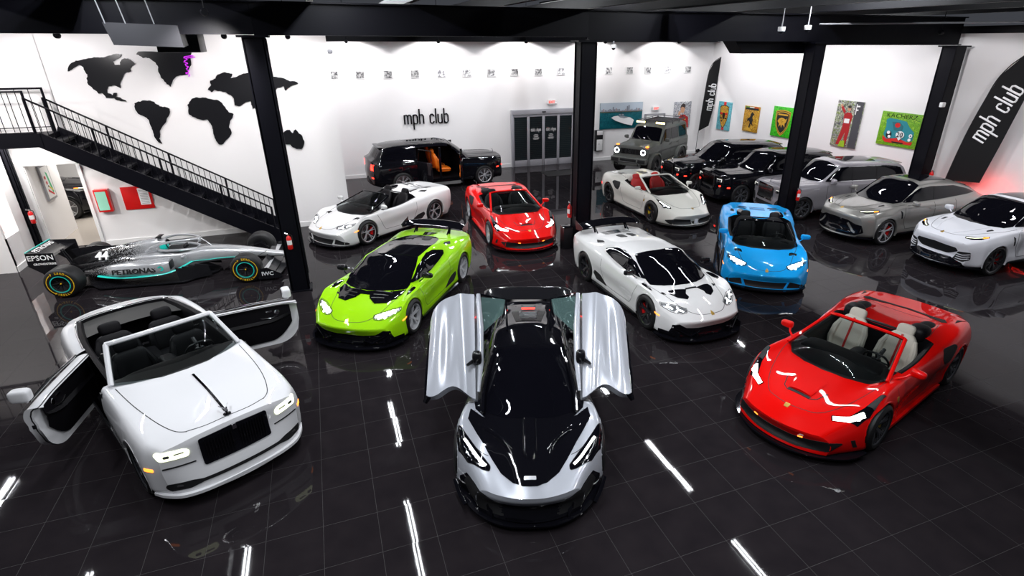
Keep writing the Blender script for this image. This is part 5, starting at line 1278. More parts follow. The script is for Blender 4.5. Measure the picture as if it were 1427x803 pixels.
def mid_spider(name, label, loc, rot, P, variant, wheel, cal, seatm, group, lamps=True):
    c = Car(name, label, 'car', loc, rot, fer_spec(), P, group); N = lambda p: nomf(c, p)
    c.wheels4((.955, .965), .345, .25, .262, (5, .15, .038, .04), wheel, cal, 0, (.352, .305, .262))
    c.tub(5, -.56, .80, M['leather_black'], zf=.22)
    base = [(1.27, 0, .845), (1.25, .28, .845), (1.13, .54, .845), (.93, .74, .83)]
    top = [(.14, 0, 1.185), (.13, .22, 1.18), (.10, .42, 1.165), (.06, .56, 1.13)]
    c.windscreen(base, top, .03, P, bulge=.02)
    cw = N([(1.30, 0), (1.30, .3), (1.27, .58), (1.16, .70), (.82, .72), (.82, 0)])
    c.d('scuttle_panel', cw+[(x, -y) for x, y in cw[-2:0:-1]], 'top', M['black_plastic'], off=.004)
    dash(c, .68, .85, M['leather_black'])
    for sd in (1, -1): c.seat(-.02, sd*.37, .33, M[seatm], tall=.64, w=.52, stripe=M['leather_red'] if seatm == 'leather_cream' else None, tilt=.40)
    for sd in (1, -1):   # padded rear bulkhead humps
        mb = MB(); mb.se((-.72, sd*.50, .97), (.17, .15, .13), .7, .7); mb.se((-.95, sd*.50, .95), (.28, .12, .09), .7, .8); mb.build('headrest_fairing', M['leather_black'] if variant == 'f8' else P, c.root)
    mb = MB(); mb.box((-.60, 0, .93), (.06, .80, .09), bev=.02); mb.build('wind_deflector', M['black_plastic'], c.root)
    # headlamps
    if variant == 'f8':
        hl = [(1.99, .54), (1.93, .50), (1.80, .68), (1.60, .76), (1.30, .82), (1.28, .87), (1.62, .86), (1.80, .80)]
    else:
        hl = [(1.92, .60), (1.86, .57), (1.70, .66), (1.45, .78), (1.42, .84), (1.60, .83), (1.80, .77)]
    for fl in (False, True):
        o = c.skin.drape('headlight', rpoly(hl, .02), 'top', M['tint'], c.root, off=.006, flip=fl)
        if variant == 'f8': c.skin.drape('headlight_glow', [(1.975, .55), (1.93, .52), (1.80, .69), (1.66, .78), (1.68, .83), (1.86, .72)], 'top', M['led_soft'], o, off=.010, flip=fl)
        c.skin.strip('headlight_led', [(1.96, .55), (1.86, .68), (1.72, .77)] if variant == 'f8' else [(1.86, .62), (1.72, .72), (1.56, .79)], 'top', .022, M['led'] if lamps else M['led_soft'], o, off=.014, flip=fl)
        mb = MB(); p = c.skin.hit('top', 1.76, .765*(-1 if fl else 1))[0]; mb.se(tuple(p), (.045, .045, .03), 1, 1, 8, 12); mb.build('headlight_projector', M['led'] if variant == 'f8' else M['chrome'], o)
        if variant == 'f8': c.skin.drape('headlight_intake', [(1.56, .775), (1.30, .83), (1.27, .87), (1.55, .865)], 'top', M['mesh_black'], c.root, off=.010, flip=fl)
    # bonnet
    if variant == 'f8':
        c.l('bonnet_duct_edge', [(1.66, .30), (1.84, .24), (1.90, .16), (1.90, -.16), (1.84, -.24), (1.66, -.30)], 'top', .012, M['gap'], off=.004)
        c.d('bonnet_duct', [(1.86, .17), (1.905, .15), (1.905, -.15), (1.86, -.17)], 'top', M['mesh_black'], off=.006)
        mb = MB(); mb.grid(lambda u, v: (1.50+.36*u, (v-.5)*.40*(1-.2*u), c.skin.hit('top', 1.50+.36*u, 0)[0].z+.004+.030*math.sin(PI*v)**.7*u**1.5), 10, 14); mb.build('bonnet_bulge', P, c.root)
        c.d('front_intake', rpoly([(.76, .30), (.66, .19), (.3, .165), (-.3, .165), (-.66, .19), (-.76, .30), (-.62, .345), (-.25, .30), (.25, .30), (.62, .345)], .03), 'front', M['mesh_black'])
        c.d('bumper_gill', [(.80, .33), (.83, .33), (.86, .22), (.83, .22)], 'front', M['mesh_black'], True)
        c.d('indicator', [(.30, .325), (.36, .335), (.36, .315), (.30, .31)], 'front', M['amber'], True)
    else:
        c.d('front_intake', [(.12, .16), (.16, .30), (.62, .33), (.80, .24), (.72, .15)], 'front', M['mesh_black'], True, r=.03)
        c.d('centre_intake', [(-.10, .17), (.10, .17), (.13, .24), (-.13, .24)], 'front', M['mesh_black'])
        mb = MB(); mb.box((2.40, 0, .25), (.012, .12, .14)); mb.build('show_plate', M['white_paint'], c.root)
    mb = MB(); sp = crom([(2.47, 0), (2.43, .3), (2.26, .62), (1.98, .88), (1.66, .965)], 4)
    mb.prism(sp+[(1.66, .75), (1.66, -.75)]+[(x, -y) for x, y in reversed(sp)][:-1], .095, .118); mb.build('front_splitter', M['gloss_black'], c.root)
    c.d('badge', [(2.20, .03), (2.20, -.03), (2.13, -.035), (2.13, .035)], 'top', M['gold'], r=.01)
    c.d('wing_shield', [(.86, .66), (.92, .66), (.92, .60), (.89, .575), (.86, .60)], 'left', M['gold'], True, r=.01)
    hood = N([(1.02, .74), (1.4, .70), (1.8, .56), (2.06, .38), (2.12, .2), (2.14, 0)])
    c.l('bonnet_shut_line', hood+[(x, -y) for x, y in hood[-2::-1]], 'top', .008, M['gap'], sm=5, off=.0015)
    c.l('door_shut_line', [(.86, .77), (.84, .55), (.70, .30), (.5, .26), (-.35, .26), (-.52, .45), (-.55, .72)], 'left', .008, M['gap'], True, sm=4, off=.001)
    # shoulder intake and scallop
    c.d('shoulder_intake', [(-.60, .72), (-.66, .86), (-1.0, .86), (-1.10, .80), (-.84, .62), (-.68, .60)], 'left', M['mesh_black'], True, r=.05)
    mb = MB()
    for sd in (1, -1): mb.prism([(.93, .83), (-.88, .86), (-.92, .94), (.9, .915)], .10, .15, Matrix.Scale(sd, 4, (0, 1, 0)))
    mb.build('side_skirt', M['gloss_black'] if variant != 'f8' else P, c.root)
    # engine cover
    if variant == 'f8':
        arc = [(-1.50, -.60), (-1.60, -.30), (-1.63, 0), (-1.60, .30), (-1.50, .60), (-1.40, .66), (-1.34, .60), (-1.42, .48), (-1.54, .28), (-1.57, 0), (-1.54, -.28), (-1.42, -.48), (-1.34, -.60), (-1.40, -.66)]
        c.d('deck_vent', arc, 'top', M['mesh_black'])
        c.d('haunch_vent', [(-1.50, .74), (-1.72, .78), (-1.80, .82), (-1.66, .72)], 'top', M['mesh_black'], True)
    else:
        c.d('deck_vent', [(-1.05, .22), (-1.0, .42), (-1.5, .46), (-1.6, .26)], 'top', M['black_plastic'], True, r=.03)
    c.l('deck_shut_line', N([(-.66, .66), (-1.2, .60), (-1.32, .5), (-1.36, 0), (-1.32, -.5), (-1.2, -.60), (-.66, -.66)]), 'top', .008, M['gap'], sm=4, off=.001)
    c.d('marker_light', [(-1.86, .62), (-1.92, .62), (-1.92, .56), (-1.86, .56)], 'left', M['red_light'], True)
    c.d('tail_light', rpoly([(.62, .80), (.78, .80), (.78, .68), (.62, .68)], .05), 'rear', M['red_light'], True)
    c.mirror(.56, .98, .94, P, (.07, .10, .055), foot=(.74, .76, .82))
    return c
# ================================================================== silver supercar with raised doors
def mcl_spec():
    A = -2.08; B = 2.38
    rows = [
     ([(A, .74), (-1.8, .86), (1.8, .86), (B, .59)], [(A, .25), (-1.8, .12), (1.8, .12), (B, .13)]),
     ([(A, .78), (-1.8, .92), (-1.3, .955), (-.6, .88), (.5, .87), (1.3, .945), (1.8, .92), (B, .60)], [(A, .30), (-1.2, .17), (1.3, .17), (B, .16)]),
     ([(A, .82), (-1.8, .94), (-1.3, .965), (-.6, .86), (.3, .84), (1.0, .91), (1.35, .955), (1.8, .93), (B, .64)], [(A, .45), (-1.3, .42), (0, .34), (1.3, .38), (1.9, .33), (B, .26)]),
     ([(A, .84), (-1.8, .94), (-1.3, .965), (-.75, .92), (0, .86), (.9, .90), (1.35, .945), (1.8, .90), (B, .62)], [(A, .68), (-1.3, .66), (-.4, .56), (.4, .50), (1.3, .60), (1.9, .48), (B, .36)]),
     ([(A, .76), (-1.8, .85), (-1.3, .87), (-.7, .82), (.1, .78), (.9, .84), (1.35, .865), (1.8, .80), (B, .54)], [(A, .88), (-1.8, .93), (-1.3, .93), (-.7, .80), (.1, .66), (.8, .74), (1.25, .82), (1.65, .73), (2.05, .57), (B, .46)]),
     ([(A, .64), (-1.3, .68), (-.7, .68), (.1, .68), (.9, .74), (1.3, .74), (1.8, .62), (B, .40)], [(A, .92), (-1.3, .95), (-.7, .88), (.1, .80), (.9, .80), (1.25, .815), (1.7, .70), (2.1, .56), (B, .475)]),
     ([(A, .46), (-1.5, .44), (-1.0, .46), (-.3, .53), (.3, .55), (.9, .62), (1.25, .62), (1.5, .52), (1.9, .38), (B, .25)], [(A, .93), (-1.5, .96), (-1.0, 1.03), (-.4, 1.10), (.1, 1.11), (.5, 1.04), (1.0, .88), (1.25, .80), (1.5, .735), (1.8, .66), (2.15, .55), (B, .485)]),
     ([(A, .24), (-.7, .28), (.1, .32), (1.0, .34), (1.4, .28), (B, .13)], [(A, .94), (-1.5, 1.0), (-1.0, 1.08), (-.4, 1.16), (.1, 1.165), (.5, 1.10), (1.05, .91), (1.32, .80), (1.55, .74), (1.85, .66), (2.18, .56), (B, .49)]),
     ([(0, 0)], [(A, .94), (-1.5, 1.01), (-1.0, 1.10), (-.4, 1.175), (.1, 1.18), (.5, 1.115), (1.08, .91), (1.36, .80), (1.6, .74), (1.9, .655), (2.2, .56), (B, .495)])]
    return dict(rows=rows, x=(A, B), W=.965, nside=4, corner_row=4, sub=[2, 3, 3, 4, 4, 4, 5, 5], dx=.035, corner=[0, .6, .3, .2, .1, .2, .2, 0, 0],
      sweep_side=[(A, -.12), (-1.7, 0), (1.3, 0), (1.7, .12), (B, .60)], sweep_top=[(A, -.12), (-1.5, .05), (-.4, .15), (.3, .3), (1.0, .28), (1.4, .28), (1.8, .38), (B, .60)],
      front_prof=[(0, 0), (.2, .04), (.4, .02), (.6, -.02), (.85, .0), (1, .03)], rear_prof=[(0, 0), (.15, -.03), (.5, -.10), (.85, .0), (1, 0)],
      wheels=[(1.335, .345, .375), (-1.335, .352, .385)], lip=.01)
def raised_door_coupe(name, label, loc, rot):
    P = M['silver_white']; K = M['carbon']
    c = Car(name, label, 'car', loc, rot, mcl_spec(), P, None); N = lambda p: nomf(c, p)
    c.wheels4((.945, .95), .345, .245, .262, (5, -.15, .030, .03), M['rim_dark'], M['cal_black'], 0, (.352, .305, .262))
    sym = lambda h: h+[(x, -y) for x, y in h[-2:0:-1]]
    # black bonnet
    bon = [(1.36, 0), (1.34, .3), (1.24, .60), (1.12, .76), (1.30, .78), (1.44, .69), (1.62, .58), (1.84, .46), (2.04, .34), (2.18, .20), (2.235, .08), (2.24, 0)]
    c.d('bonnet', sym(bon), 'top', M['gloss_black'], off=.007, thick=.01)
    # raised centre spine and two blade creases
    for nm, pts, wd, hh in (('bonnet_spine', [(1.40, 0), (1.9, 0), (1.98, 0)], .11, .022),):
        mb = MB(); mb.grid(lambda u, v: (1.34+.58*u, (v-.5)*.17*(1 if u < .8 else 1-(u-.8)*2.2), c.skin.hit('top', 1.34+.58*u, 0)[0].z+.006+hh*min(1, 8*v, 8*(1-v))*min(1, (1-u)*9)), 14, 12); mb.build(nm, M['gloss_black'], c.root, sharp=25)
    for sd in (1, -1):
        def bl(u, v, sd=sd):
            x = 1.36+.50*u; y = (.62-.42*u-.06*math.sin(PI*u))+(v-.5)*.12*(1-.4*u); h = c.skin.hit('top', x, sd*y)[0]
            return (x, sd*y, h.z+.006+.028*math.sin(PI*v)*math.sin(PI*min(1, u*1.0+.05)))
        mb = MB(); mb.grid(bl, 16, 10); mb.build('bonnet_blade', M['gloss_black'], c.root, sharp=None)
    # windscreen + roof + side glass, dark
    ws = N([(1.34, 0), (1.33, .3), (1.28, .52), (1.22, .62), (1.0, .62), (.5, .565), (.22, .54), (.20, .3), (.20, 0)])
    c.d('windscreen', sym(ws), 'top', M['tint'], off=.008, thick=.01)
    sc = N([(1.42, 0), (1.42, .3), (1.36, .55), (1.26, .70), (1.10, .73), (.5, .71), (-.3, .68), (-.6, .60), (-.6, 0)])
    c.d('canopy_shell', sym(sc), 'top', M['gloss_black'], off=.005)
    rf = N([(.16, 0), (.16, .30), (.20, .37), (-.2, .38), (-.55, .34), (-.62, 0)])
    c.d('roof_panel', sym(rf), 'top', M['gloss_black'], off=.006)
    # everything aft of the doors is carbon black
    rr = [(-.55, 0), (-.55, .40), (-.35, .62), (-.30, .80), (-.9, .90), (-1.5, .92), (-1.95, .86), (-2.05, .6), (-2.06, 0)]
    c.d('rear_deck', sym(rr), 'top', M['gloss_black'], off=.005, thick=.02, res=.035)
    c.d('rear_quarter', [(-.45, .20), (-.45, .80), (-.8, .88), (-1.2, .97), (-2.1, .90), (-2.1, .30), (-1.74, .24), (-1.73, .42), (-1.62, .62), (-1.335, .76), (-1.04, .62), (-.94, .42), (-.92, .2)], 'left', M['gloss_black'], True)
    for sd in (1, -1):   # door aperture, sill and cabin seen in it
        fl = sd < 0
        c.skin.drape('door_aperture', rpoly([(1.02, .74), (.95, .40), (.80, .28), (-.30, .26), (-.50, .45), (-.60, .84), (-.4, 1.02), (.15, 1.08), (.6, 1.0), (.95, .86)], .05), 'left', M['black_plastic'], c.root, off=.008, flip=fl)
        c.skin.drape('door_glass_aperture', N([(.10, .40), (.12, .56), (.80, .64), (1.0, .66), (1.0, .74), (.5, .78), (-.4, .76), (-.48, .52), (-.40, .42)]), 'top', M['gloss_black'], c.root, off=.009, flip=fl)
    # engine bay glass, flying buttresses, intake
    c.d('engine_window', [(-.70, .20), (-.70, -.20), (-1.25, -.28), (-1.25, .28)], 'top', M['glass'], off=.012)
    mb = MB(); mb.box((-.95, 0, 1.10), (.36, .30, .03), bev=.01)
    for k in range(6): mb.tube([(-.82-.05*k, -.13, 1.13), (-.82-.05*k, .13, 1.13)], .012, 6)
    mb.build('engine_cover', M['rim_black'], c.root)
    for sd in (1, -1):
        mb = MB(); mb.grid(lambda u, v, sd=sd: (-.35-1.35*u, sd*(.50-.06*u+.10*(v-.5)), 1.075-.10*u+.035*math.sin(PI*v)+.03*math.sin(PI*u)), 14, 8); mb.build('roof_buttress', M['gloss_black'], c.root)
        mb = MB(); mb.se((-1.05, sd*.72, .93), (.40, .14, .09), .8, .7); mb.build('haunch_intake', M['gloss_black'], c.root)
    # brake light strip and long tail wing
    mb = MB(); mb.box((-1.30, 0, 1.085), (.03, .22, .012)); mb.build('high_brake_light', M['red_light'], c.root)
    wg = MB()
    wg.grid(lambda u, v: (-2.02+.17*math.cos(2*PI*v)-.04*(2*u-1)**2, -.80+1.6*u, 1.045-.10*abs(2*u-1)**6+.02*math.sin(2*PI*v)-.05*math.cos(2*PI*v)), 30, 14)
    for sd in (1, -1): wg.tube([(-1.85, sd*.5, .93), (-1.98, sd*.5, 1.03)], .025, 6)
    wg.build('rear_wing', K, c.root)
    ex = MB()
    for y in (-.27, -.09, .09, .27): ex.lathe([(.045, -1.98), (.055, -2.12), (.047, -2.12), (.03, -2.0)], 'x', 18, c=(0, y, .74))
    ex.build('exhaust_pipes', M['dark_chrome'], c.root)
    # eye socket headlamps
    hl = [(1.99, .475), (1.93, .47), (1.78, .58), (1.52, .80), (1.40, .885), (1.50, .905), (1.66, .87), (1.84, .74), (1.96, .56)]
    for fl in (False, True):
        o = c.skin.drape('headlight', rpoly(hl, .02), 'top', M['tint'], c.root, off=.006, flip=fl)
        c.skin.strip('headlight_led', crom([(1.92, .52), (1.84, .60), (1.72, .70), (1.60, .80)], 5), 'top', .030, M['led_soft'], o, off=.014, flip=fl)
        c.skin.strip('headlight_fin', crom([(1.93, .55), (1.86, .66), (1.74, .76)], 5), 'top', .016, M['chrome'], o, off=.012, flip=fl)
        c.skin.strip('headlight_surround', rpoly(hl, .02), 'top', .012, M['gap'], c.root, off=.004, flip=fl, closed=True)
    # nose intakes, splitter
    c.d('front_intake', [(.30, .16), (.34, .33), (.52, .40), (.74, .43), (.80, .30), (.72, .17)], 'front', M['mesh_black'], True, r=.03)
    c.lower(1.72, .24, M['gloss_black'])
    lb = [(.86, .10), (.86, .30), (.76, .44), (.52, .41), (.36, .335), (0, .32)]
    c.d('lower_bumper', lb+[(-y, z) for y, z in lb[-2::-1]], 'front', M['gloss_black'], off=.004)
    c.d('centre_intake', [(-.32, .15), (.32, .15), (.38, .28), (.2, .31), (-.2, .31), (-.38, .28)], 'front', M['gloss_black'])
    mb = MB(); sp = crom([(2.42, 0), (2.39, .3), (2.24, .58), (1.98, .80), (1.70, .93)], 5)
    mb.prism(sp+[(1.66, .75), (1.66, -.75)]+[(x, -y) for x, y in reversed(sp)][:-1], .085, .11)
    for sd in (1, -1):
        mb.add([(2.30, sd*.44, .11), (2.10, sd*.36, .11), (2.16, sd*.44, .28), (2.12, sd*.56, .30)], [(0, 1, 2), (0, 2, 3)])
        mb.box((2.12, sd*.50, .18), (.18, .012, .14))
        pts = crom([(2.06, .77, .12), (1.90, .86, .16), (1.74, .925, .22)], 4); mb.tube([(x, sd*y, z) for x, y, z in pts], .028, 6, flat=.5)
    mb.build('front_splitter', M['gloss_black'], c.root)
    c.d('badge', rpoly([(2.12, .07), (2.12, -.07), (2.165, -.07), (2.165, .07)], .01), 'top', M['rim_silver'], off=.012)
    c.l('front_shut_line', [(1.30, .955), (1.55, .78), (1.72, .62), (1.80, .50)], 'top', .008, M['gap'], True, sm=4, off=.0015)
    mb = MB()
    for sd in (1, -1): mb.prism([(.93, .82), (-.88, .84), (-.92, .93), (.9, .91)], .10, .20, Matrix.Scale(sd, 4, (0, 1, 0)))
    mb.build('side_skirt', M['gloss_black'], c.root)
    # raised dihedral doors
    for sd in (1, -1):
        A_ = np.array((1.02, .70, .90)); B_ = np.array((.93, 1.36, .88)); C_ = np.array((-.05, 1.40, 1.50)); D_ = np.array((-.22, .78, 1.84)); E_ = np.array((-.24, 1.05, 1.80))
        def fn(u, v, sd=sd, out=0.0):
            # u: hinge->tail, v: roof edge -> sill
            front = A_+(B_-A_)*v+np.array((-.14, 0, .06))*math.sin(PI*min(1, v*1.15))**2*(-1 if False else 1)
            back = (D_*(1-v)**2+2*v*(1-v)*(E_*1.0+np.array((0, .28, .02)))+C_*v*v)
            p = front*(1-u)+back*u
            # outer skin crown and scallop
            n = np.array((.45, .25, .86)); cr = .055*math.sin(PI*v)*(1-.3*u)-.05*math.exp(-((v-.60+.2*u)/.13)**2)*math.sin(PI*u)**.8+.03*math.exp(-((v-.18)/.08)**2)
            p = p+n*cr+n*out
            return (p[0], sd*p[1], p[2])
        mb = MB(); nu, nv = 26, 30
        mb.grid(fn, nu, nv); mb.grid(lambda u, v: fn(u, v, sd, -.10), nu, nv, mi=1)
        for side in range(4):   # edges
            Q = [(i/nu, 0) for i in range(nu+1)] if side == 0 else [(i/nu, 1) for i in range(nu+1)] if side == 1 else [(0, j/nv) for j in range(nv+1)] if side == 2 else [(1, j/nv) for j in range(nv+1)]
            V = []; [V.extend((fn(u, v, sd, 0), fn(u, v, sd, -.10))) for u, v in Q]
            mb.add(V, [(2*i, 2*i+1, 2*i+3, 2*i+2) for i in range(len(Q)-1)])
        d = mb.build('door', [P, M['leather_black']], c.root, sharp=50); d['label'] = 'silver white butterfly door swung up and out'
        sk = MB(); sk.tube([fn(u, 1.015, sd, -.03) for u in (.02, .2, .4, .6, .8, .95)], [.03, .045, .04, .035, .03, .02], 8, flat=.7)
        sk.tube([fn(.02, .97, sd, -.02), fn(-.05, 1.05, sd, -.05)], [.05, .03], 8); sk.build('door_sill_trim', M['gloss_black'], d)
        # roof part of the door and its window
        r = MB(); F0 = lambda u: np.array(fn(u, 0, sd, 0))
        r.tube([tuple(F0(.06)+np.array((0, -sd*.04, .0))), tuple(F0(.3)+np.array((0, -sd*.075, .03))), tuple(F0(.65)+np.array((0, -sd*.08, .03))), tuple(F0(1)+np.array((0, -sd*.06, 0)))], [.02, .04, .045, .03], 10, flat=.8)
        r.build('door_frame', P, d)
        g = MB(); g.add([tuple(F0(.60)+np.array((0, -sd*.10, 0))), tuple(F0(.97)+np.array((0, -sd*.10, 0))), tuple(F0(1.0)+np.array((-.12, -sd*.44, -.14))), tuple(F0(.86)+np.array((-.1, -sd*.40, -.15)))], [(0, 1, 2, 3)]); g.build('door_window', M['door_glass'], d)
        w2 = MB(); w2.tube([tuple(F0(1.0)+np.array((-.02, -sd*.08, -.01))), tuple(F0(1.0)+np.array((-.13, -sd*.45, -.15))), tuple(F0(.70)+np.array((-.1, -sd*.45, -.17)))], .018, 6); w2.build('window_frame', M['gloss_black'], d)
        mm = MB(); q = np.array(fn(.34, .02, sd, .05)); mm.se(tuple(q+np.array((.02, -sd*.06, .03))), (.06, .065, .10), .6, .6)
        mm.tube([tuple(q+np.array((.0, -sd*.02, -.02))), tuple(q+np.array((.12, sd*.06, -.02)))], [.03, .02], 8); mm.build('side_mirror', K, d)
        ap = MB(); ap.tube(crom([(1.22, sd*.60, .83), (.9, sd*.60, .94), (.5, sd*.545, 1.06), (.1, sd*.49, 1.125)], 4), .028, 8); ap.build('windscreen_pillar', M['gloss_black'], c.root)
    for sd in (1, -1): c.seat(-.05, sd*.34, .34, M['leather_black'], tall=.5, w=.44)
    return c
# ================================================================== white luxury convertible with coach doors
def dawn_spec():
    A = -2.62; B = 2.28
    rows = [
     ([(A, .66), (-2.2, .80), (1.9, .80), (B, .68)], [(A, .30), (-2.2, .2), (B, .17)]),
     ([(A, .76), (-2.1, .90), (-1.2, .92), (1.3, .93), (2, .91), (B, .76)], [(A, .34), (-2, .25), (B, .22)]),
     ([(A, .80), (-2, .93), (-1.5, .96), (0, .93), (1.5, .96), (2, .935), (B, .80)], [(A, .50), (0, .45), (B, .42)]),
     ([(A, .82), (-2, .945), (-1.5, .965), (0, .95), (1.5, .962), (2.0, .935), (B, .81)], [(A, .75), (0, .70), (B, .66)]),
     ([(A, .74), (-2, .86), (-1.2, .905), (0, .905), (1.0, .89), (1.6, .875), (2.0, .85), (B, .76)], [(A, .90), (-2, .98), (-1, 1.0), (.5, .98), (1.5, .95), (2, .895), (B, .84)]),
     ([(A, .56), (-2.2, .655), (-1.7, .735), (-1.0, .79), (.4, .80), (1.0, .77), (1.6, .74), (2.0, .70), (B, .62)], [(A, .935), (-2, 1.02), (-1, 1.04), (.5, 1.03), (1.5, 1.0), (2, .94), (B, .875)]),
     ([(A, .40), (-2.2, .52), (.5, .64), (1.0, .62), (1.8, .50), (B, .42)], [(A, .95), (-2, 1.035), (.4, 1.055), (.8, 1.055), (1.5, 1.035), (2, .975), (B, .91)]),
     ([(A, .2), (B, .2)], [(A, .955), (-2, 1.04), (.7, 1.075), (1.5, 1.06), (2, 1.0), (B, .93)]),
     ([(0, 0)], [(A, .955), (-2, 1.04), (.7, 1.085), (1.5, 1.07), (2, 1.01), (B, .935)])]
    return dict(rows=rows, x=(A, B), W=.96, nside=4, corner_row=4, sub=[2, 3, 3, 4, 4, 4, 5, 5], dx=.04, corner=[0, .4, .1, .1, .1, .2, .1, 0, 0],
      sweep_side=[(A, -.26), (-2.0, 0), (1.6, 0), (2.0, .04), (B, .15)], sweep_top=[(A, -.26), (-2.35, -.22), (-1.7, -.1), (0, .1), (.55, .35), (1.0, .3), (1.8, .05), (B, .13)],
      front_prof=[(0, 0), (.08, .025), (.4, .03), (.62, .06), (.8, .09), (1, .10)], rear_prof=[(0, 0), (.15, -.02), (.5, -.03), (.7, .03), (1, .0)],
      wheels=[(1.556, .365, .385), (-1.556, .365, .385)], marks=[-2.20, .62], open=[(5, -2.20, .62)], lip=.006)
def coach_door(c, hx, sd, ang, P, label):
    """built closed in car axes, then swung about its rear hinge"""
    G = c.G; xs = c.xs; L = 1.30; y0 = .93
    H = Matrix.Translation((hx, sd*y0, 0)) @ Matrix.Rotation(sd*ang, 4, 'Z') @ Matrix.Translation((-hx, -sd*y0, 0))
    idx = np.linspace(hx, hx+L, 30)
    def sec(x):
        i = int(np.argmin(np.abs(xs-x))); j = [c.jrow[1]+k for k in range(0, c.jrow[5]-c.jrow[1]+1)]
        return [(float(x), sd*float(G[q, i][1]), float(G[q, i][2])) for q in j]
    S = [sec(x) for x in idx]; nv = len(S[0])
    # the leading edge is rounded in side view
    def clipz(x, z):
        t = (x-(hx+L-.40))/.40
        lo = .24 if t <= 0 else .24+.40*(1-math.sqrt(max(0, 1-t*t)))
        hi = 1.02-.04*max(0, t)**2
        return lo+(z-.25)/(1.04-.25)*(hi-lo)
    S = [[(x, y, clipz(x, z)) for x, y, z in r] for r in S]
    V = [p for r in S for p in r]
    Fo = [(i*nv+j, (i+1)*nv+j, (i+1)*nv+j+1, i*nv+j+1) for i in range(len(S)-1) for j in range(nv-1)]
    th = .11
    V2 = [(x, y-sd*(th if z < .98 else th*.8)*(1 if True else 0), z) for x, y, z in V]
    n = len(V); mb = MB(); VV = V+[(x, sd*min(abs(y), .885), z) for x, y, z in V2]
    edge = []
    N = len(S)
    loop = [i*nv for i in range(N)]+[(N-1)*nv+j for j in range(1, nv)]+[i*nv+nv-1 for i in range(N-2, -1, -1)]+[j for j in range(nv-2, 0, -1)]
    Fe = [(loop[k], loop[(k+1) % len(loop)], loop[(k+1) % len(loop)]+n, loop[k]+n) for k in range(len(loop))]
    mb.add(VV, Fo, H); mb.V = mb.V[:]  # outer
    base = 0; mb.F += Fe; mb.I += [0]*len(Fe)
    Fi = [tuple(q+n for q in reversed(f)) for f in Fo]; mb.F += Fi; mb.I += [0]*len(Fi)
    d = mb.build('door', P, c.root, sharp=40); d['label'] = label
    # trimmed inner card, inset from the shut face
    def card(u, v):
        x = hx+.03+u*(L-.15); z = .31+.68*v
        if u > .65: z = .31+.68*v+(1-v)*.30*((u-.65)/.35)**2-.05*v*((u-.65)/.35)**3
        k = .02+.025*math.sin(PI*v)+(.04 if .52 < v < .62 else 0)
        return (x, sd*(.822-k), z)
    m2 = MB(); m2.grid(card, 20, 16, T=H); m2.build('door_card', M['leather_black'], d, sharp=40)
    m3 = MB(); m3.tube([(hx+.02, sd*.90, 1.02), (hx+L*.5, sd*.90, 1.035), (hx+L-.12, sd*.885, 1.02)], .016, 6, T=H); m3.build('waist_trim', M['chrome'], d)
    m4 = MB(); m4.se((hx+L-.34, sd*.79, .84), (.05, .012, .05), 1, 1, T=H); m4.box((hx+L-.46, sd*.785, .88), (.10, .02, .03), T=H, bev=.006); m4.tube([(hx+L-.60, sd*.785, .78), (hx+L-.46, sd*.76, .76), (hx+L-.34, sd*.785, .78)], .010, 6, T=H); m4.build('door_handle', M['chrome'], d)
    m5 = MB(); m5.box((hx+L-.01, sd*.88, .70), (.03, .04, .06), T=H, bev=.008); m5.build('door_latch', M['black_plastic'], d)
    # rubber seal round the shut face
    m6 = MB(); lp = [tuple((np.array(VV[q+n])+np.array((0, 0, 0)))) for q in loop]; m6.tube([H @ Vector((x, y+sd*.03, z)) for x, y, z in lp[::2]], .009, 5, True); m6.build('door_seal', M['rubber'], d)
    mm = MB(); mx = hx+L-.12; mm.se((mx, sd*.96, 1.11), (.075, .115, .085), .5, .5, T=H); mm.tube([(mx, sd*.90, 1.02), (mx, sd*.96, 1.05), (mx, sd*1.0, 1.08)], [.03, .022, .03], 8, T=H); o = mm.build('side_mirror', P, d)
    gg = MB(); gg.se((mx-.07, sd*.96, 1.11), (.008, .095, .068), .5, .5, T=H); gg.build('mirror_glass', M['chrome'], o)
    return d
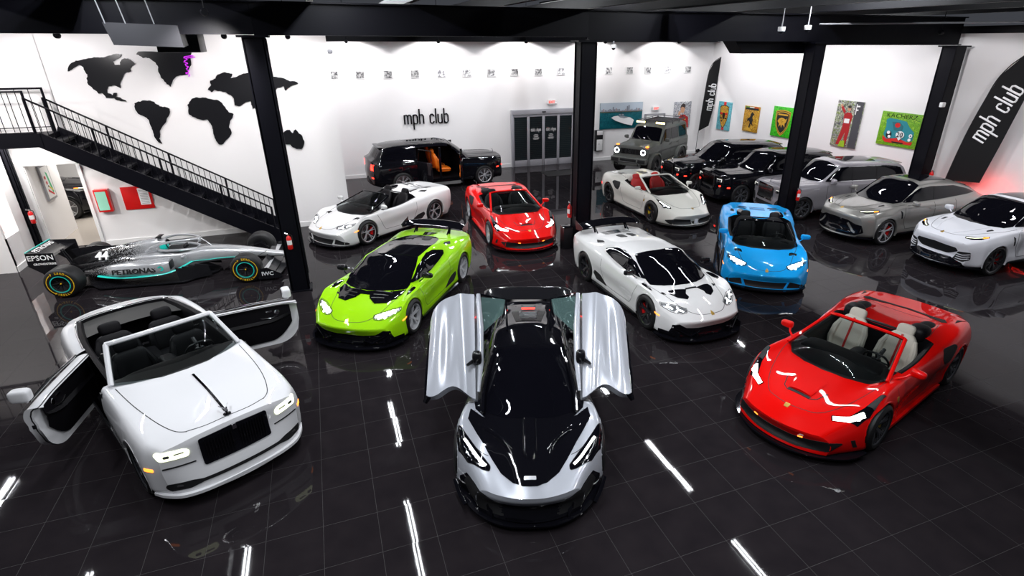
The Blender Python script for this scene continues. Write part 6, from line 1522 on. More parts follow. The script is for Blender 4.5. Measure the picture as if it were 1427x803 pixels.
def luxury_convertible(name, label, loc, rot):
    P = M['white_paint']
    sp = dawn_spec(); c = Car(name, label, 'car', loc, rot, sp, P, None)
    N = lambda p: nomf(c, p); sym = lambda h: h+[(x, -y) for x, y in h[-2:0:-1]]
    # door openings: the flank between the shut lines is removed
    me = c.body.data; bm = bmesh.new(); bm.from_mesh(me)
    hx = -.86
    for co, no in (((hx, 0, 0), (1, 0, 0)), ((hx+1.30, 0, 0), (1, 0, 0)), ((0, 0, .30), (0, 0, 1))):
        fs = [f for f in bm.faces if abs(f.calc_center_median().y) > .6]
        bmesh.ops.bisect_plane(bm, geom=list({v for f in fs for v in f.verts})+list({e for f in fs for e in f.edges})+fs, plane_co=co, plane_no=no, dist=1e-5)
    dead = [f for f in bm.faces if abs(f.calc_center_median().y) > .70 and hx < f.calc_center_median().x < hx+1.30 and f.calc_center_median().z > .30]
    bmesh.ops.delete(bm, geom=dead, context='FACES'); bm.to_mesh(me); bm.free()
    c.wheels4((.945, .945), .365, .25, .285, (7, -.12, .022, .02), M['rim_dark'], M['cal_black'], 0)
    c.tub(5, -2.20, .62, M['leather_black'], zf=.28, pad=.06)
    # sills, jambs
    mb = MB()
    for sd in (1, -1):
        mb.box((hx+.65, sd*.87, .27), (1.34, .15, .10), bev=.02); mb.box((hx-.02, sd*.86, .62), (.05, .14, .74), bev=.01); mb.box((hx+1.33, sd*.86, .60), (.06, .14, .72), bev=.01)
    mb.build('door_jamb', M['black_plastic'], c.root)
    mb = MB()
    for sd in (1, -1): mb.box((hx+.65, sd*.90, .325), (1.2, .05, .012), bev=.003)
    mb.build('sill_plate', M['chrome'], c.root)
    # tonneau deck and rear bench
    def deck(u, v):
        y = (v-.5)*2; x = -1.46-.68*u+.12*(1-abs(y)**2)*(1-u)*-1; w = .72-.13*u**2.5
        return (x-.03*u, y*w, .955+.03*math.cos(y*1.4))
    mb = MB(); mb.grid(deck, 12, 20); mb.build('tonneau_panel', M['leather_grey'], c.root)
    ring = N([(-2.21, 0), (-2.21, .40), (-2.20, .62), (-2.1, .675), (-1.6, .745), (-.9, .79)])
    rr = ring[::-1]+[(x, -y) for x, y in ring[1:]]
    pts = [c.skin.hit('top', x-.015, y*1.02) for x, y in crom(rr, 6)]
    mb = MB(); mb.tube([p[0]+Vector((0, 0, .006)) for p in pts if p], .012, 6); mb.build('cabin_rim_trim', M['chrome'], c.root)
    for sd in (1, -1):
        c.seat(-1.02, sd*.36, .40, M['leather_black'], tall=.50, w=.56, sport=False, name='rear_seat', tilt=.30)
        c.seat(.02, sd*.38, .40, M['leather_black'], tall=.60, w=.56, sport=False, tilt=.28)
    mb = MB(); mb.box((-.4, 0, .50), (1.6, .20, .28), bev=.05); mb.build('centre_console', M['leather_black'], c.root)
    mb = MB()
    for sd in (1, -1): mb.tube([(-.60, sd*.56, 1.00), (-.66, sd*.66, .98), (-.62, sd*.74, .92)], .012, 6)
    mb.build('belt_guide', M['chrome'], c.root)
    dash(c, .55, 1.03, M['leather_black'], 1.4, R=.19)
    base = [(.86, 0, 1.085), (.83, .3, 1.08), (.73, .58, 1.065), (.55, .80, 1.04)]
    top = [(.23, 0, 1.48), (.22, .25, 1.475), (.17, .5, 1.455), (.08, .655, 1.42)]
    c.windscreen(base, top, .038, P, bulge=.02)
    cw = N([(.90, 0), (.88, .3), (.80, .55), (.70, .74), (.64, .77), (.63, 0)])
    c.d('scuttle_panel', sym(cw), 'top', M['black_plastic'], off=.004)
    # grille
    c.d('grille_frame', rpoly([(-.40, .50), (.40, .50), (.40, .86), (0, .885), (-.40, .86)], .03), 'front', M['gloss_black'], off=.012, thick=.03)
    mb = MB()
    for k in range(22):
        y = -.342+.684*k/21
        x = c.skin.hit('front', y, .68)[0].x
        if abs(y) > .025: mb.box((x+.022, y, .675), (.022, .009, .30), bev=.002)
    mb.build('grille_bars', M['dark_chrome'], c.root)
    mb = MB(); x = c.skin.hit('front', 0, .85)[0].x; mb.box((x+.02, 0, .855), (.02, .05, .07), bev=.004); mb.build('grille_badge', M['chrome'], c.root)
    # lamps
    for fl in (False, True):
        hp = rpoly([(.52, .70), (.80, .72), (.83, .80), (.80, .835), (.55, .815), (.50, .77)], .03)
        o = c.skin.drape('headlight', hp, 'front', M['led_warm'], c.root, off=.008, flip=fl)
        c.skin.drape('headlight_projector', rpoly([(.70, .75), (.76, .755), (.76, .79), (.70, .785)], .02), 'front', M['lamp_inner'], o, off=.018, flip=fl)
        c.skin.drape('headlight_projector', rpoly([(.56, .765), (.66, .77), (.66, .785), (.56, .78)], .006), 'front', M['lamp_inner'], o, off=.018, flip=fl)
    c.d('bumper_slot', [(.47, .585), (.80, .60), (.80, .617), (.47, .60)], 'front', M['mesh_black'], True)
    low = [(0, .35), (.46, .35), (.56, .375), (.80, .385), (.815, .33), (.78, .285), (.60, .28), (.46, .31), (0, .31)]
    c.d('lower_intake', low+[(-y, z) for y, z in low[-2:0:-1]], 'front', M['mesh_black'], r=.02)
    c.d('fog_light', rpoly([(.66, .33), (.72, .335), (.72, .345), (.66, .34)], .005), 'front', M['chrome'], True, off=.014)
    mb = MB(); sp2 = crom([(2.40, 0), (2.385, .4), (2.30, .68), (2.14, .84), (1.98, .92)], 5)
    mb.prism(sp2+[(1.98, .80), (1.98, -.80)]+[(x, -y) for x, y in reversed(sp2)][:-1], .185, .225); mb.build('bumper_lip', P, c.root)
    c.d('marker_light', [(1.99, .62), (2.09, .61), (2.09, .57), (1.99, .58)], 'left', M['amber'], True, r=.01)
    # bonnet lines, spear and mascot
    c.l('bonnet_shut_line', crom([(.62, .78), (1.2, .735), (1.7, .66), (2.02, .56), (2.14, .45)], 5), 'top', .010, M['gap'], True, off=.0015)
    c.l('bonnet_shut_line', crom([(2.13, .46), (2.19, .25), (2.20, 0), (2.19, -.25), (2.13, -.46)], 5), 'top', .010, M['gap'], off=.0015)
    c.l('bonnet_spear', [(1.10, 0), (2.12, 0)], 'top', .030, M['dark_chrome'], off=.008)
    mb = MB(); zz = c.skin.hit('top', 2.19, 0)[0].z
    mb.lathe([(.045, 0), (.045, .012), (.02, .02), (.012, .035), (.02, .05), (.001, .05)], 'z', 18, c=(2.17, 0, zz))
    mb.tube([(2.17, 0, zz+.03), (2.175, 0, zz+.07), (2.195, 0, zz+.105)], [.012, .018, .009], 8); mb.se((2.205, 0, zz+.115), (.012, .010, .012), 1, 1, 6, 8)
    for sd in (1, -1): mb.add([(2.18, sd*.008, zz+.10), (2.10, sd*.06, zz+.12), (2.08, sd*.05, zz+.09), (2.15, sd*.008, zz+.06)], [(0, 1, 2, 3)])
    mb.build('bonnet_mascot', M['dark_chrome'], c.root)
    c.l('boot_shut_line', N([(-2.36, .60), (-2.48, .45), (-2.50, 0), (-2.48, -.45), (-2.36, -.60)]), 'top', .008, M['gap'], sm=5, off=.001)
    c.d('tail_light', rpoly([(.60, .82), (.76, .82), (.76, .66), (.62, .66)], .03), 'rear', M['red_lens'], True)
    c.d('plate_recess', [(-.3, .62), (.3, .62), (.3, .48), (-.3, .48)], 'rear', M['black_plastic'])
    coach_door(c, hx, -1, math.radians(35), P, 'white coach door swung half open, black trimmed inside')
    coach_door(c, hx, 1, math.radians(73), P, 'white coach door swung wide open, black trimmed inside')
    return c
# ================================================================== tall estates
def cul_spec():
    A = -2.80; B = 2.50
    rows = [
     ([(A, .76), (-2.4, .88), (2.0, .88), (B, .74)], [(A, .36), (-2.4, .28), (1.8, .27), (B, .25)]),
     ([(A, .84), (-2.4, .95), (-1.6, .975), (0, .955), (1.6, .975), (2.2, .95), (B, .84)], [(A, .45), (-2.4, .36), (B, .33)]),
     ([(A, .88), (-2.4, .975), (0, .97), (1.7, .99), (2.2, .965), (B, .87)], [(A, .70), (0, .62), (B, .60)]),
     ([(A, .88), (-2.4, .975), (0, .985), (1.7, .99), (2.2, .96), (B, .87)], [(A, .98), (0, .92), (B, .86)]),
     ([(A, .82), (-2.4, .93), (-1, .955), (1.0, .945), (1.8, .935), (2.2, .915), (B, .82)], [(A, 1.16), (-2, 1.15), (.8, 1.13), (1.8, 1.08), (2.2, 1.06), (B, 1.02)]),
     ([(A, .76), (-2.4, .88), (-1, .90), (.9, .885), (1.3, .86), (1.8, .85), (2.2, .82), (B, .74)], [(A, 1.20), (-2.3, 1.22), (.8, 1.19), (1.2, 1.165), (1.8, 1.13), (2.2, 1.11), (B, 1.06)]),
     ([(A, .66), (-2.5, .72), (-2.1, .70), (-1, .70), (.3, .70), (.95, .74), (1.2, .72), (1.6, .62), (B, .52)], [(A, 1.24), (-2.62, 1.30), (-2.3, 1.62), (-2.05, 1.68), (-1, 1.73), (0, 1.735), (.3, 1.70), (.6, 1.52), (1.0, 1.25), (1.2, 1.19), (1.8, 1.16), (2.2, 1.145), (B, 1.09)]),
     ([(A, .36), (0, .42), (B, .28)], [(A, 1.26), (-2.64, 1.32), (-2.32, 1.70), (-2.0, 1.765), (-1, 1.80), (0, 1.805), (.35, 1.74), (.65, 1.56), (1.05, 1.28), (1.25, 1.21), (1.8, 1.185), (2.2, 1.17), (B, 1.11)]),
     ([(0, 0)], [(A, 1.27), (-2.66, 1.33), (-2.34, 1.72), (-2.0, 1.785), (-1, 1.82), (0, 1.825), (.38, 1.755), (.68, 1.57), (1.1, 1.28), (1.3, 1.22), (1.8, 1.20), (2.2, 1.18), (B, 1.12)])]
    return dict(rows=rows, x=(A, B), W=.99, nside=4, corner_row=4, sub=[2, 3, 3, 4, 4, 5, 5, 5], dx=.045, corner=[0, .4, .1, .1, .3, .4, .4, .1, 0],
      sweep_side=[(A, -.12), (-2.4, 0), (2.0, 0), (B, .14)], sweep_top=[(A, -.12), (-2.4, -.03), (0, .08), (.9, .22), (1.5, .1), (2.1, .03), (B, .10)],
      front_prof=[(0, 0), (.06, .02), (.45, .02), (.6, .05), (.85, .06), (1, .02)], rear_prof=[(0, 0), (.3, .01), (.55, .04), (1, 0)],
      wheels=[(1.65, .40, .43), (-1.65, .40, .43)], lip=.008)
def luxury_suv(name, label, loc, rot, P, group, trim=None, open_doors=False, light='drl_dim', fog=None, rim=None, scl=(.90, .93, .95)):
    sp = cul_spec()
    c = Car(name, label, 'car', loc, rot, sp, P, group); N = lambda p: nomf(c, p); sym = lambda h: h+[(x, -y) for x, y in h[-2:0:-1]]
    trim = trim or M['chrome']
    rims = rim or M['rim_dark']
    c.wheels4((.975, .975), .40, .27, .29, (7, .17, .016, .02), rims, M['cal_black'], 0)
    if open_doors:
        me = c.body.data; bm = bmesh.new(); bm.from_mesh(me)
        dead = [f for f in bm.faces if f.calc_center_median().y < -.60 and -1.02 < f.calc_center_median().x < .72 and .42 < f.calc_center_median().z < 1.66 and f.calc_center_median().x < .72-.9*max(0, f.calc_center_median().z-1.2)]
        bmesh.ops.delete(bm, geom=dead, context='FACES'); bm.to_mesh(me); bm.free()
        O = M['leather_orange']; L = M['leather_black']
        mb = MB(); mb.box((-.15, 0, .40), (2.0, 1.7, .06)); mb.box((-1.06, 0, .9), (.06, 1.5, 1.0)); mb.box((.80, 0, .85), (.10, 1.5, .8)); mb.box((-.15, .80, 1.0), (2.0, .05, 1.2)); mb.box((-.45, 0, 1.66), (1.2, 1.2, .03)); mb.build('cabin_lining', L, c.root)
        for sd in (1, -1):
            c.seat(.10, sd*.40, .66, O, tall=.62, w=.58, sport=False, tilt=.22); c.seat(-.70, sd*.40, .66, O, tall=.60, w=.58, sport=False, name='rear_seat', tilt=.25)
        mb = MB(); mb.box((-.15, -.90, 1.0), (.09, .06, 1.25), bev=.02); mb.build('centre_pillar', M['gloss_black'], c.root)
        for nm, hx, sgn, an in (('front', .74, -1, 68), ('rear', -1.04, 1, 68)):
            T = Matrix.Translation((hx, -.97, 0)) @ Matrix.Rotation(math.radians(-an)*sgn, 4, 'Z')
            mb = MB(); w_ = .84
            mb.box((sgn*w_/2, 0, .80), (w_, .10, .80), T=T, bev=.03); d = mb.build('door', P, c.root); d['label'] = 'black door standing open with orange inner trim'
            m2 = MB(); s2 = 1; m2.box((sgn*w_/2, s2*.055, .86), (w_*.86, .03, .34), T=T, bev=.012); m2.se((sgn*w_*.5, s2*.075, .62), (w_*.36, .03, .11), .6, .6, T=T); m2.build('door_card', O, d)
            m3 = MB(); m3.tube([(0, 0, 1.19), (sgn*.10, 0, 1.62) if nm == 'rear' else (sgn*.45, 0, 1.60), (sgn*w_, 0, 1.64), (sgn*w_, 0, 1.19)], .022, 6, T=T); m3.build('window_frame', M['gloss_black'], d)
    win = [(.80, 1.235), (.50, 1.48), (.24, 1.655), (-.2, 1.68), (-1.6, 1.67), (-2.16, 1.61), (-2.34, 1.30), (-2.2, 1.245)]
    if open_doors:
        c.skin.drape('side_window', win, 'left', M['tint'], c.root)
        c.skin.drape('side_window', [(-1.12, 1.245), (-1.12, 1.675), (-1.6, 1.67), (-2.16, 1.61), (-2.34, 1.30), (-2.2, 1.245)], 'right', M['tint'], c.root)
    else:
        c.d('side_window', win, 'left', M['tint'], True, r=.04)
        for x in (-.20, -1.18): c.l('window_pillar', [(x, 1.24), (x-.02, 1.67)], 'left', .045, M['gloss_black'], True, off=.010)
    c.l('window_trim', win, 'left', .022, trim, not open_doors, closed=True, off=.010) if not open_doors else c.skin.strip('window_trim', [(-1.12, 1.68), (-1.6, 1.67), (-2.16, 1.61), (-2.34, 1.30), (-2.2, 1.24), (-1.12, 1.24)], 'right', .02, M['dark_chrome'], c.root)
    ws = N([(1.20, 0), (1.19, .4), (1.10, .66), (1.0, .71), (.62, .69), (.40, .66), (.36, .4), (.34, 0)])
    c.d('windscreen', sym(ws), 'top', M['tint'], off=.008)
    rw = N([(-2.42, 0), (-2.42, .5), (-2.58, .58), (-2.60, 0)])
    c.d('rear_window', sym(rw), 'top', M['tint'])
    pr_ = [(-1.35, 0), (-1.35, .44), (-.1, .46), (-.0, .42), (.02, 0)]
    c.d('roof_glass', sym(pr_), 'top', M['tint'], off=.006)
    mb = MB(); mb.se((-2.30, 0, 1.70), (.13, .60, .022), .7, .5); mb.build('roof_spoiler', P, c.root)
    # front: temple grille, lamps, intakes
    c.d('grille_frame', rpoly([(-.44, .58), (.44, .58), (.44, 1.04), (.40, 1.075), (-.40, 1.075), (-.44, 1.04)], .02), 'front', trim, off=.03, thick=.05)
    c.d('grille_recess', [(-.40, .61), (.40, .61), (.40, 1.02), (-.40, 1.02)], 'front', M['mesh_black'], off=.034, thick=.03)
    mb = MB()
    for k in range(19):
        y = -.37+.74*k/18; h = c.skin.hit('front', y, .8)
        mb.box((h[0].x+.045, y, .815), (.02, .013, .40), bev=.003)
    mb.build('grille_bars', trim, c.root)
    for fl in (False, True):
        o = c.skin.drape('headlight', rpoly([(.52, .86), (.80, .87), (.81, .98), (.79, 1.0), (.54, .99)], .02), 'front', M['lamp_inner'], c.root, off=.012, flip=fl)
        c.skin.strip('headlight_led', [(.55, .965), (.79, .975), (.79, .88)], 'front', .020, M[light], o, off=.022, flip=fl)
        c.skin.drape('headlight_projector', rpoly([(.60, .89), (.66, .89), (.66, .94), (.60, .94)], .02), 'front', M['tint'], o, off=.02, flip=fl)
    c.d('lower_intake', [(-.52, .37), (.52, .37), (.50, .49), (-.50, .49)], 'front', M['mesh_black'], r=.02)
    c.d('side_intake', [(.58, .40), (.78, .42), (.80, .66), (.70, .68), (.60, .56)], 'front', M['mesh_black'], True, r=.03)
    c.l('intake_trim', [(-.54, .355), (.54, .355)], 'front', .022, trim, off=.02)
    if fog: c.d('fog_light', rpoly([(.70, .70), (.78, .71), (.78, .76), (.70, .75)], .02), 'front', M[fog], True, off=.02)
    if fog: c.d('marker_light', [(2.16, .72), (2.26, .72), (2.26, .68), (2.16, .68)], 'left', M[fog], True)
    c.l('bonnet_shut_line', N([(.98, .80), (1.5, .66), (2.0, .58), (2.36, .52), (2.40, .3), (2.40, 0)]), 'top', .008, M['gap'], True, sm=4, off=.0015)
    c.l('bonnet_crease', N([(1.10, .42), (1.8, .40), (2.38, .36)]), 'top', .012, P, True, off=.006)
    sd_ = [(.78, 1.16), (.80, .80), (.72, .46), (-.16, .45), (-.18, 1.2)]; s2 = [(-.20, .46), (-1.05, .47), (-1.22, .72), (-1.16, 1.2)]
    if not open_doors:
        c.l('door_shut_line', sd_, 'left', .010, M['gap'], True); c.l('door_shut_line', s2, 'left', .010, M['gap'], True)
        c.l('door_handle', [(-.30, 1.06), (-.06, 1.06)], 'left', .03, trim, True, off=.03, thick=.03); 
    else:
        c.l('door_shut_line', sd_, 'left', .010, M['gap']); c.l('door_shut_line', s2, 'left', .010, M['gap'])
    mb = MB()
    for sd in (1, -1): mb.box((0, sd*.965, .335), (2.3, .05, .06), bev=.015)
    mb.build('side_skirt', trim if trim is M['chrome'] else M['gloss_black'], c.root)
    c.d('tail_light', rpoly([(.72, .92), (.86, .92), (.86, 1.14), (.74, 1.14)], .02), 'rear', M['red_light'], True)
    if open_doors: c.d('tail_light_side', rpoly([(-2.76, .92), (-2.70, .92), (-2.70, 1.14), (-2.74, 1.14)], .01), 'left', M['red_light'], True)
    c.d('reflector', rpoly([(.70, .62), (.86, .62), (.86, .67), (.70, .67)], .01), 'rear', M['red_light'], True)
    c.mirror(.62, 1.03, 1.27, P, (.10, .10, .09), foot=(.70, .92, 1.20)); c.root.scale = scl
    mb = MB(); zz = c.skin.hit('top', 2.38, 0)[0].z; mb.lathe([(.03, 0), (.03, .01), (.01, .02), (.012, .05), (.001, .09)], 'z', 10, c=(2.38, 0, zz)); mb.tube([(2.38, 0, zz+.08), (2.32, .035, zz+.10)], .008, 5); mb.tube([(2.38, 0, zz+.08), (2.32, -.035, zz+.10)], .008, 5); mb.build('bonnet_mascot', M['chrome'], c.root)
    c.l('roof_rail', N([(.1, .60), (-1.9, .60)]), 'top', .02, trim, True, off=.01)
    return c
def urus_spec():
    A = -2.58; B = 2.44
    rows = [
     ([(A, .74), (-2.2, .88), (1.9, .88), (B, .62)], [(A, .36), (-2.2, .26), (1.8, .24), (B, .22)]),
     ([(A, .84), (-2.2, .96), (-1.5, .985), (0, .95), (1.5, .985), (2.0, .96), (B, .72)], [(A, .45), (-2.2, .33), (B, .28)]),
     ([(A, .87), (-2.2, .985), (-1.5, 1.0), (-.4, .94), (.7, .94), (1.5, 1.0), (2.0, .97), (B, .76)], [(A, .66), (0, .55), (1.5, .60), (B, .46)]),
     ([(A, .88), (-2.2, .98), (-1.4, 1.0), (-.2, .97), (.8, .955), (1.5, .99), (2.0, .95), (B, .74)], [(A, .95), (0, .86), (1.5, .86), (2.0, .80), (B, .68)]),
     ([(A, .80), (-2.2, .90), (-1.4, .93), (0, .92), (1.0, .915), (1.6, .915), (2.0, .87), (B, .68)], [(A, 1.06), (-1.6, 1.09), (0, 1.04), (1.0, 1.02), (1.6, .99), (2.0, .93), (B, .80)]),
     ([(A, .70), (-2.2, .80), (-1.2, .84), (.4, .86), (1.0, .84), (1.6, .80), (2.0, .74), (B, .54)], [(A, 1.10), (-1.6, 1.16), (0, 1.10), (1.0, 1.07), (1.6, 1.03), (2.0, .965), (B, .83)]),
     ([(A, .58), (-2.3, .60), (-1.4, .60), (-.3, .65), (.3, .66), (1.0, .76), (1.2, .74), (1.6, .60), (B, .40)], [(A, 1.12), (-2.35, 1.20), (-1.9, 1.37), (-1.3, 1.50), (-.3, 1.56), (.15, 1.54), (.6, 1.36), (1.02, 1.13), (1.25, 1.08), (1.7, 1.03), (2.1, .96), (B, .845)]),
     ([(A, .3), (0, .40), (1.2, .42), (B, .2)], [(A, 1.13), (-2.35, 1.22), (-1.9, 1.41), (-1.3, 1.56), (-.3, 1.62), (.2, 1.60), (.65, 1.42), (1.08, 1.16), (1.3, 1.095), (1.7, 1.045), (2.15, .96), (B, .86)]),
     ([(0, 0)], [(A, 1.13), (-2.35, 1.23), (-1.9, 1.42), (-1.3, 1.57), (-.3, 1.635), (.2, 1.615), (.68, 1.43), (1.12, 1.165), (1.35, 1.095), (1.7, 1.04), (2.2, .955), (B, .865)])]
    return dict(rows=rows, x=(A, B), W=1.0, nside=4, corner_row=4, sub=[2, 3, 3, 4, 4, 5, 5, 5], dx=.045, corner=[0, .4, .3, .3, .5, .6, .35, .1, 0],
      sweep_side=[(A, -.12), (-2.2, 0), (1.6, 0), (1.9, .04), (B, .38)], sweep_top=[(A, -.12), (-2.2, 0), (0, .12), (.9, .34), (1.4, .32), (1.9, .2), (B, .38)],
      front_prof=[(0, 0), (.12, .04), (.3, .03), (.6, .0), (.85, .05), (1, .03)], rear_prof=[(0, 0), (.3, .0), (.6, .05), (1, 0)],
      wheels=[(1.5, .385, .415), (-1.5, .385, .42)], lip=.012, lipmat=None)
def sport_suv(name, label, loc, rot, P, group, style, rim, cal, lower):
    c = Car(name, label, 'car', loc, rot, urus_spec(), P, group); N = lambda p: nomf(c, p); sym = lambda h: h+[(x, -y) for x, y in h[-2:0:-1]]
    c.wheels4((.985, .99), .385, .285, .30, (5, .17, .022, .03) if not style else (7, .15, .026, .03), rim, cal, 0)
    win = [(.84, 1.13), (.52, 1.33), (.20, 1.48), (-.2, 1.51), (-1.2, 1.46), (-1.75, 1.34), (-2.10, 1.22), (-1.7, 1.20), (-.4, 1.145)]
    c.d('side_window', win, 'left', M['tint'], True, r=.03)
    c.l('window_pillar', [(-.28, 1.15), (-.33, 1.50)], 'left', .04, M['gloss_black'], True, off=.010)
    ws = N([(1.33, 0), (1.31, .4), (1.22, .66), (1.05, .73), (.62, .68), (.26, .62), (.20, .4), (.19, 0)])
    c.d('windscreen', sym(ws), 'top', M['tint'], off=.009)
    c.d('roof_glass', sym([(-.05, 0), (-.05, .44), (-1.15, .42), (-1.2, 0)]), 'top', M['tint'])
    c.d('rear_window', sym(N([(-1.85, 0), (-1.88, .5), (-2.25, .52), (-2.28, 0)])), 'top', M['tint'])
    mb = MB(); mb.se((-1.88, 0, 1.385), (.12, .54, .022), .7, .5); mb.build('roof_spoiler', M['gloss_black'], c.root)
    # face
    low = [(0, .70), (.40, .68), (.60, .60), (.76, .58), (.80, .38), (.66, .28), (0, .26)]
    if style == 0:
        c.d('front_bumper', low+[(-y, z) for y, z in low[-2:0:-1]], 'front', M['gloss_black'], r=.02)
        c.l('bumper_fang', [(.40, .60), (.56, .40), (.64, .36)], 'front', .05, P, True, off=.03, thick=.03)
        c.l('bumper_slat', [(-.5, .34), (.5, .34)], 'front', .016, M['dark_chrome'], off=.02)
    else:
        c.d('front_grille', [(-.56, .60), (-.50, .68), (0, .72), (.50, .68), (.56, .60), (.36, .50), (-.36, .50)], 'front', M['mesh_black'], r=.03)
        c.d('lower_intake', [(-.74, .24), (.74, .24), (.70, .33), (.50, .40), (.44, .43), (-.44, .43), (-.50, .40), (-.70, .33)], 'front', M['gloss_black'], r=.03)
        c.d('side_intake', [(.48, .40), (.56, .60), (.78, .62), (.80, .44), (.70, .36)], 'front', M['mesh_black'], True, r=.03)
        for k in range(3): c.l('intake_slat', [(.54, .43+.055*k), (.66, .42+.055*k), (.78, .46+.055*k)], 'front', .014, P, True, off=.022)
    mb = MB(); sp = crom([(2.50, 0), (2.46, .35), (2.28, .68), (2.04, .90), (1.90, .97)], 4)
    mb.prism(sp+[(1.90, .80), (1.90, -.80)]+[(x, -y) for x, y in reversed(sp)][:-1], .20, .235); mb.build('front_splitter', M['gloss_black'], c.root)
    hl = [(2.16, .52), (2.10, .49), (1.96, .66), (1.76, .82), (1.80, .86), (1.98, .80), (2.10, .66)]
    for fl in (False, True):
        o = c.skin.drape('headlight', rpoly(hl, .02), 'top', M['tint'], c.root, off=.006, flip=fl)
        c.skin.strip('headlight_led', [(2.13, .53), (2.02, .66), (1.86, .80)], 'top', .020, M['led_warm'], o, off=.014, flip=fl)
        c.skin.drape('indicator', [(1.90, .76), (1.80, .83), (1.82, .85), (1.92, .80)], 'top', M['amber'], o, off=.016, flip=fl)
    c.d('badge', [(2.30, -.03), (2.30, .03), (2.26, .036), (2.20, 0), (2.26, -.036)], 'top', M['gold'], off=.008)
    c.l('bonnet_shut_line', N([(1.05, .82), (1.5, .76), (1.9, .58), (2.16, .42), (2.24, .2), (2.25, 0)]), 'top', .009, M['gap'], True, sm=4, off=.0015)
    c.l('bonnet_crease', N([(1.35, .48), (1.8, .40), (2.2, .22)]), 'top', .014, P, True, off=.008)
    c.d('bonnet_vent', N([(1.46, .58), (1.50, .64), (1.66, .60), (1.60, .56)]), 'top', M['mesh_black'], True)
    c.l('door_shut_line', [(.86, 1.05), (.88, .72), (.76, .42), (-.26, .40), (-.28, 1.10)], 'left', .009, M['gap'], True)
    c.l('door_shut_line', [(-.30, .40), (-.95, .42), (-1.10, .70), (-1.12, 1.12)], 'left', .009, M['gap'], True)
    c.d('fender_vent', [(.98, .92), (1.06, .96), (.99, .72), (.95, .74)], 'left', M['gloss_black'], True, r=.01)
    c.l('door_handle', [(-.26, .95), (-.06, .95)], 'left', .026, P, True, off=.03, thick=.03)
    mb = MB()
    for sd in (1, -1): mb.box((0, sd*.95, .30), (2.1, .07, .07), bev=.02)
    mb.build('side_skirt', M['gloss_black'], c.root)
    c.d('tail_light', [(.45, 1.0), (.80, 1.0), (.80, .93), (.50, .95)], 'rear', M['red_light'], True)
    c.mirror(.68, 1.07, 1.16, P, (.09, .11, .07), foot=(.80, .90, 1.08)); c.root.scale = (.95, .97, .98)
    return c
def g_spec():
    A = -2.30; B = 2.14
    rows = [
     ([(A, .70), (B, .70)], [(A, .50), (B, .50)]),
     ([(A, .84), (B, .84)], [(A, .56), (B, .56)]),
     ([(A, .87), (B, .87)], [(A, .80), (B, .80)]),
     ([(A, .875), (B, .875)], [(A, 1.10), (B, 1.10)]),
     ([(A, .87), (.9, .87), (B, .86)], [(A, 1.32), (.9, 1.32), (B, 1.26)]),
     ([(A, .855), (.85, .855), (.95, .80), (B, .78)], [(A, 1.36), (.85, 1.36), (.95, 1.33), (B, 1.27)]),
     ([(A, .75), (-2.25, .74), (.3, .74), (.72, .82), (.9, .60), (B, .56)], [(A, 1.40), (-2.28, 1.50), (-2.22, 1.98), (-2.1, 2.04), (.15, 2.04), (.3, 1.98), (.72, 1.42), (.8, 1.39), (.95, 1.41), (B, 1.34)]),
     ([(A, .68), (.3, .66), (.9, .50), (B, .46)], [(A, 1.42), (-2.28, 1.52), (-2.22, 2.02), (-2.1, 2.09), (.15, 2.09), (.3, 2.02), (.74, 1.43), (.82, 1.40), (.95, 1.43), (B, 1.36)]),
     ([(0, 0)], [(A, 1.42), (-2.28, 1.52), (-2.22, 2.04), (-2.1, 2.11), (.15, 2.11), (.3, 2.04), (.74, 1.44), (.82, 1.41), (.95, 1.43), (B, 1.36)])]
    return dict(rows=rows, x=(A, B), W=.90, nside=4, corner_row=4, sub=[2, 3, 3, 3, 3, 5, 3, 4], dx=.04, corner=[1, 1, .5, 0, 1, 1, 1, .5, 0], sharp=30,
      sweep_side=[(A, 0), (1.9, 0), (B, .05)], sweep_top=[(A, 0), (.4, .03), (1.9, .0), (B, .05)],
      front_prof=[(0, 0), (.05, .015), (.5, .02), (1, .02)], rear_prof=[(0, 0), (1, 0)],
      wheels=[(1.425, .46, .50), (-1.425, .46, .50)], lip=.0, marks=[.15, .3, .72, .85, .95], lipmat=None)
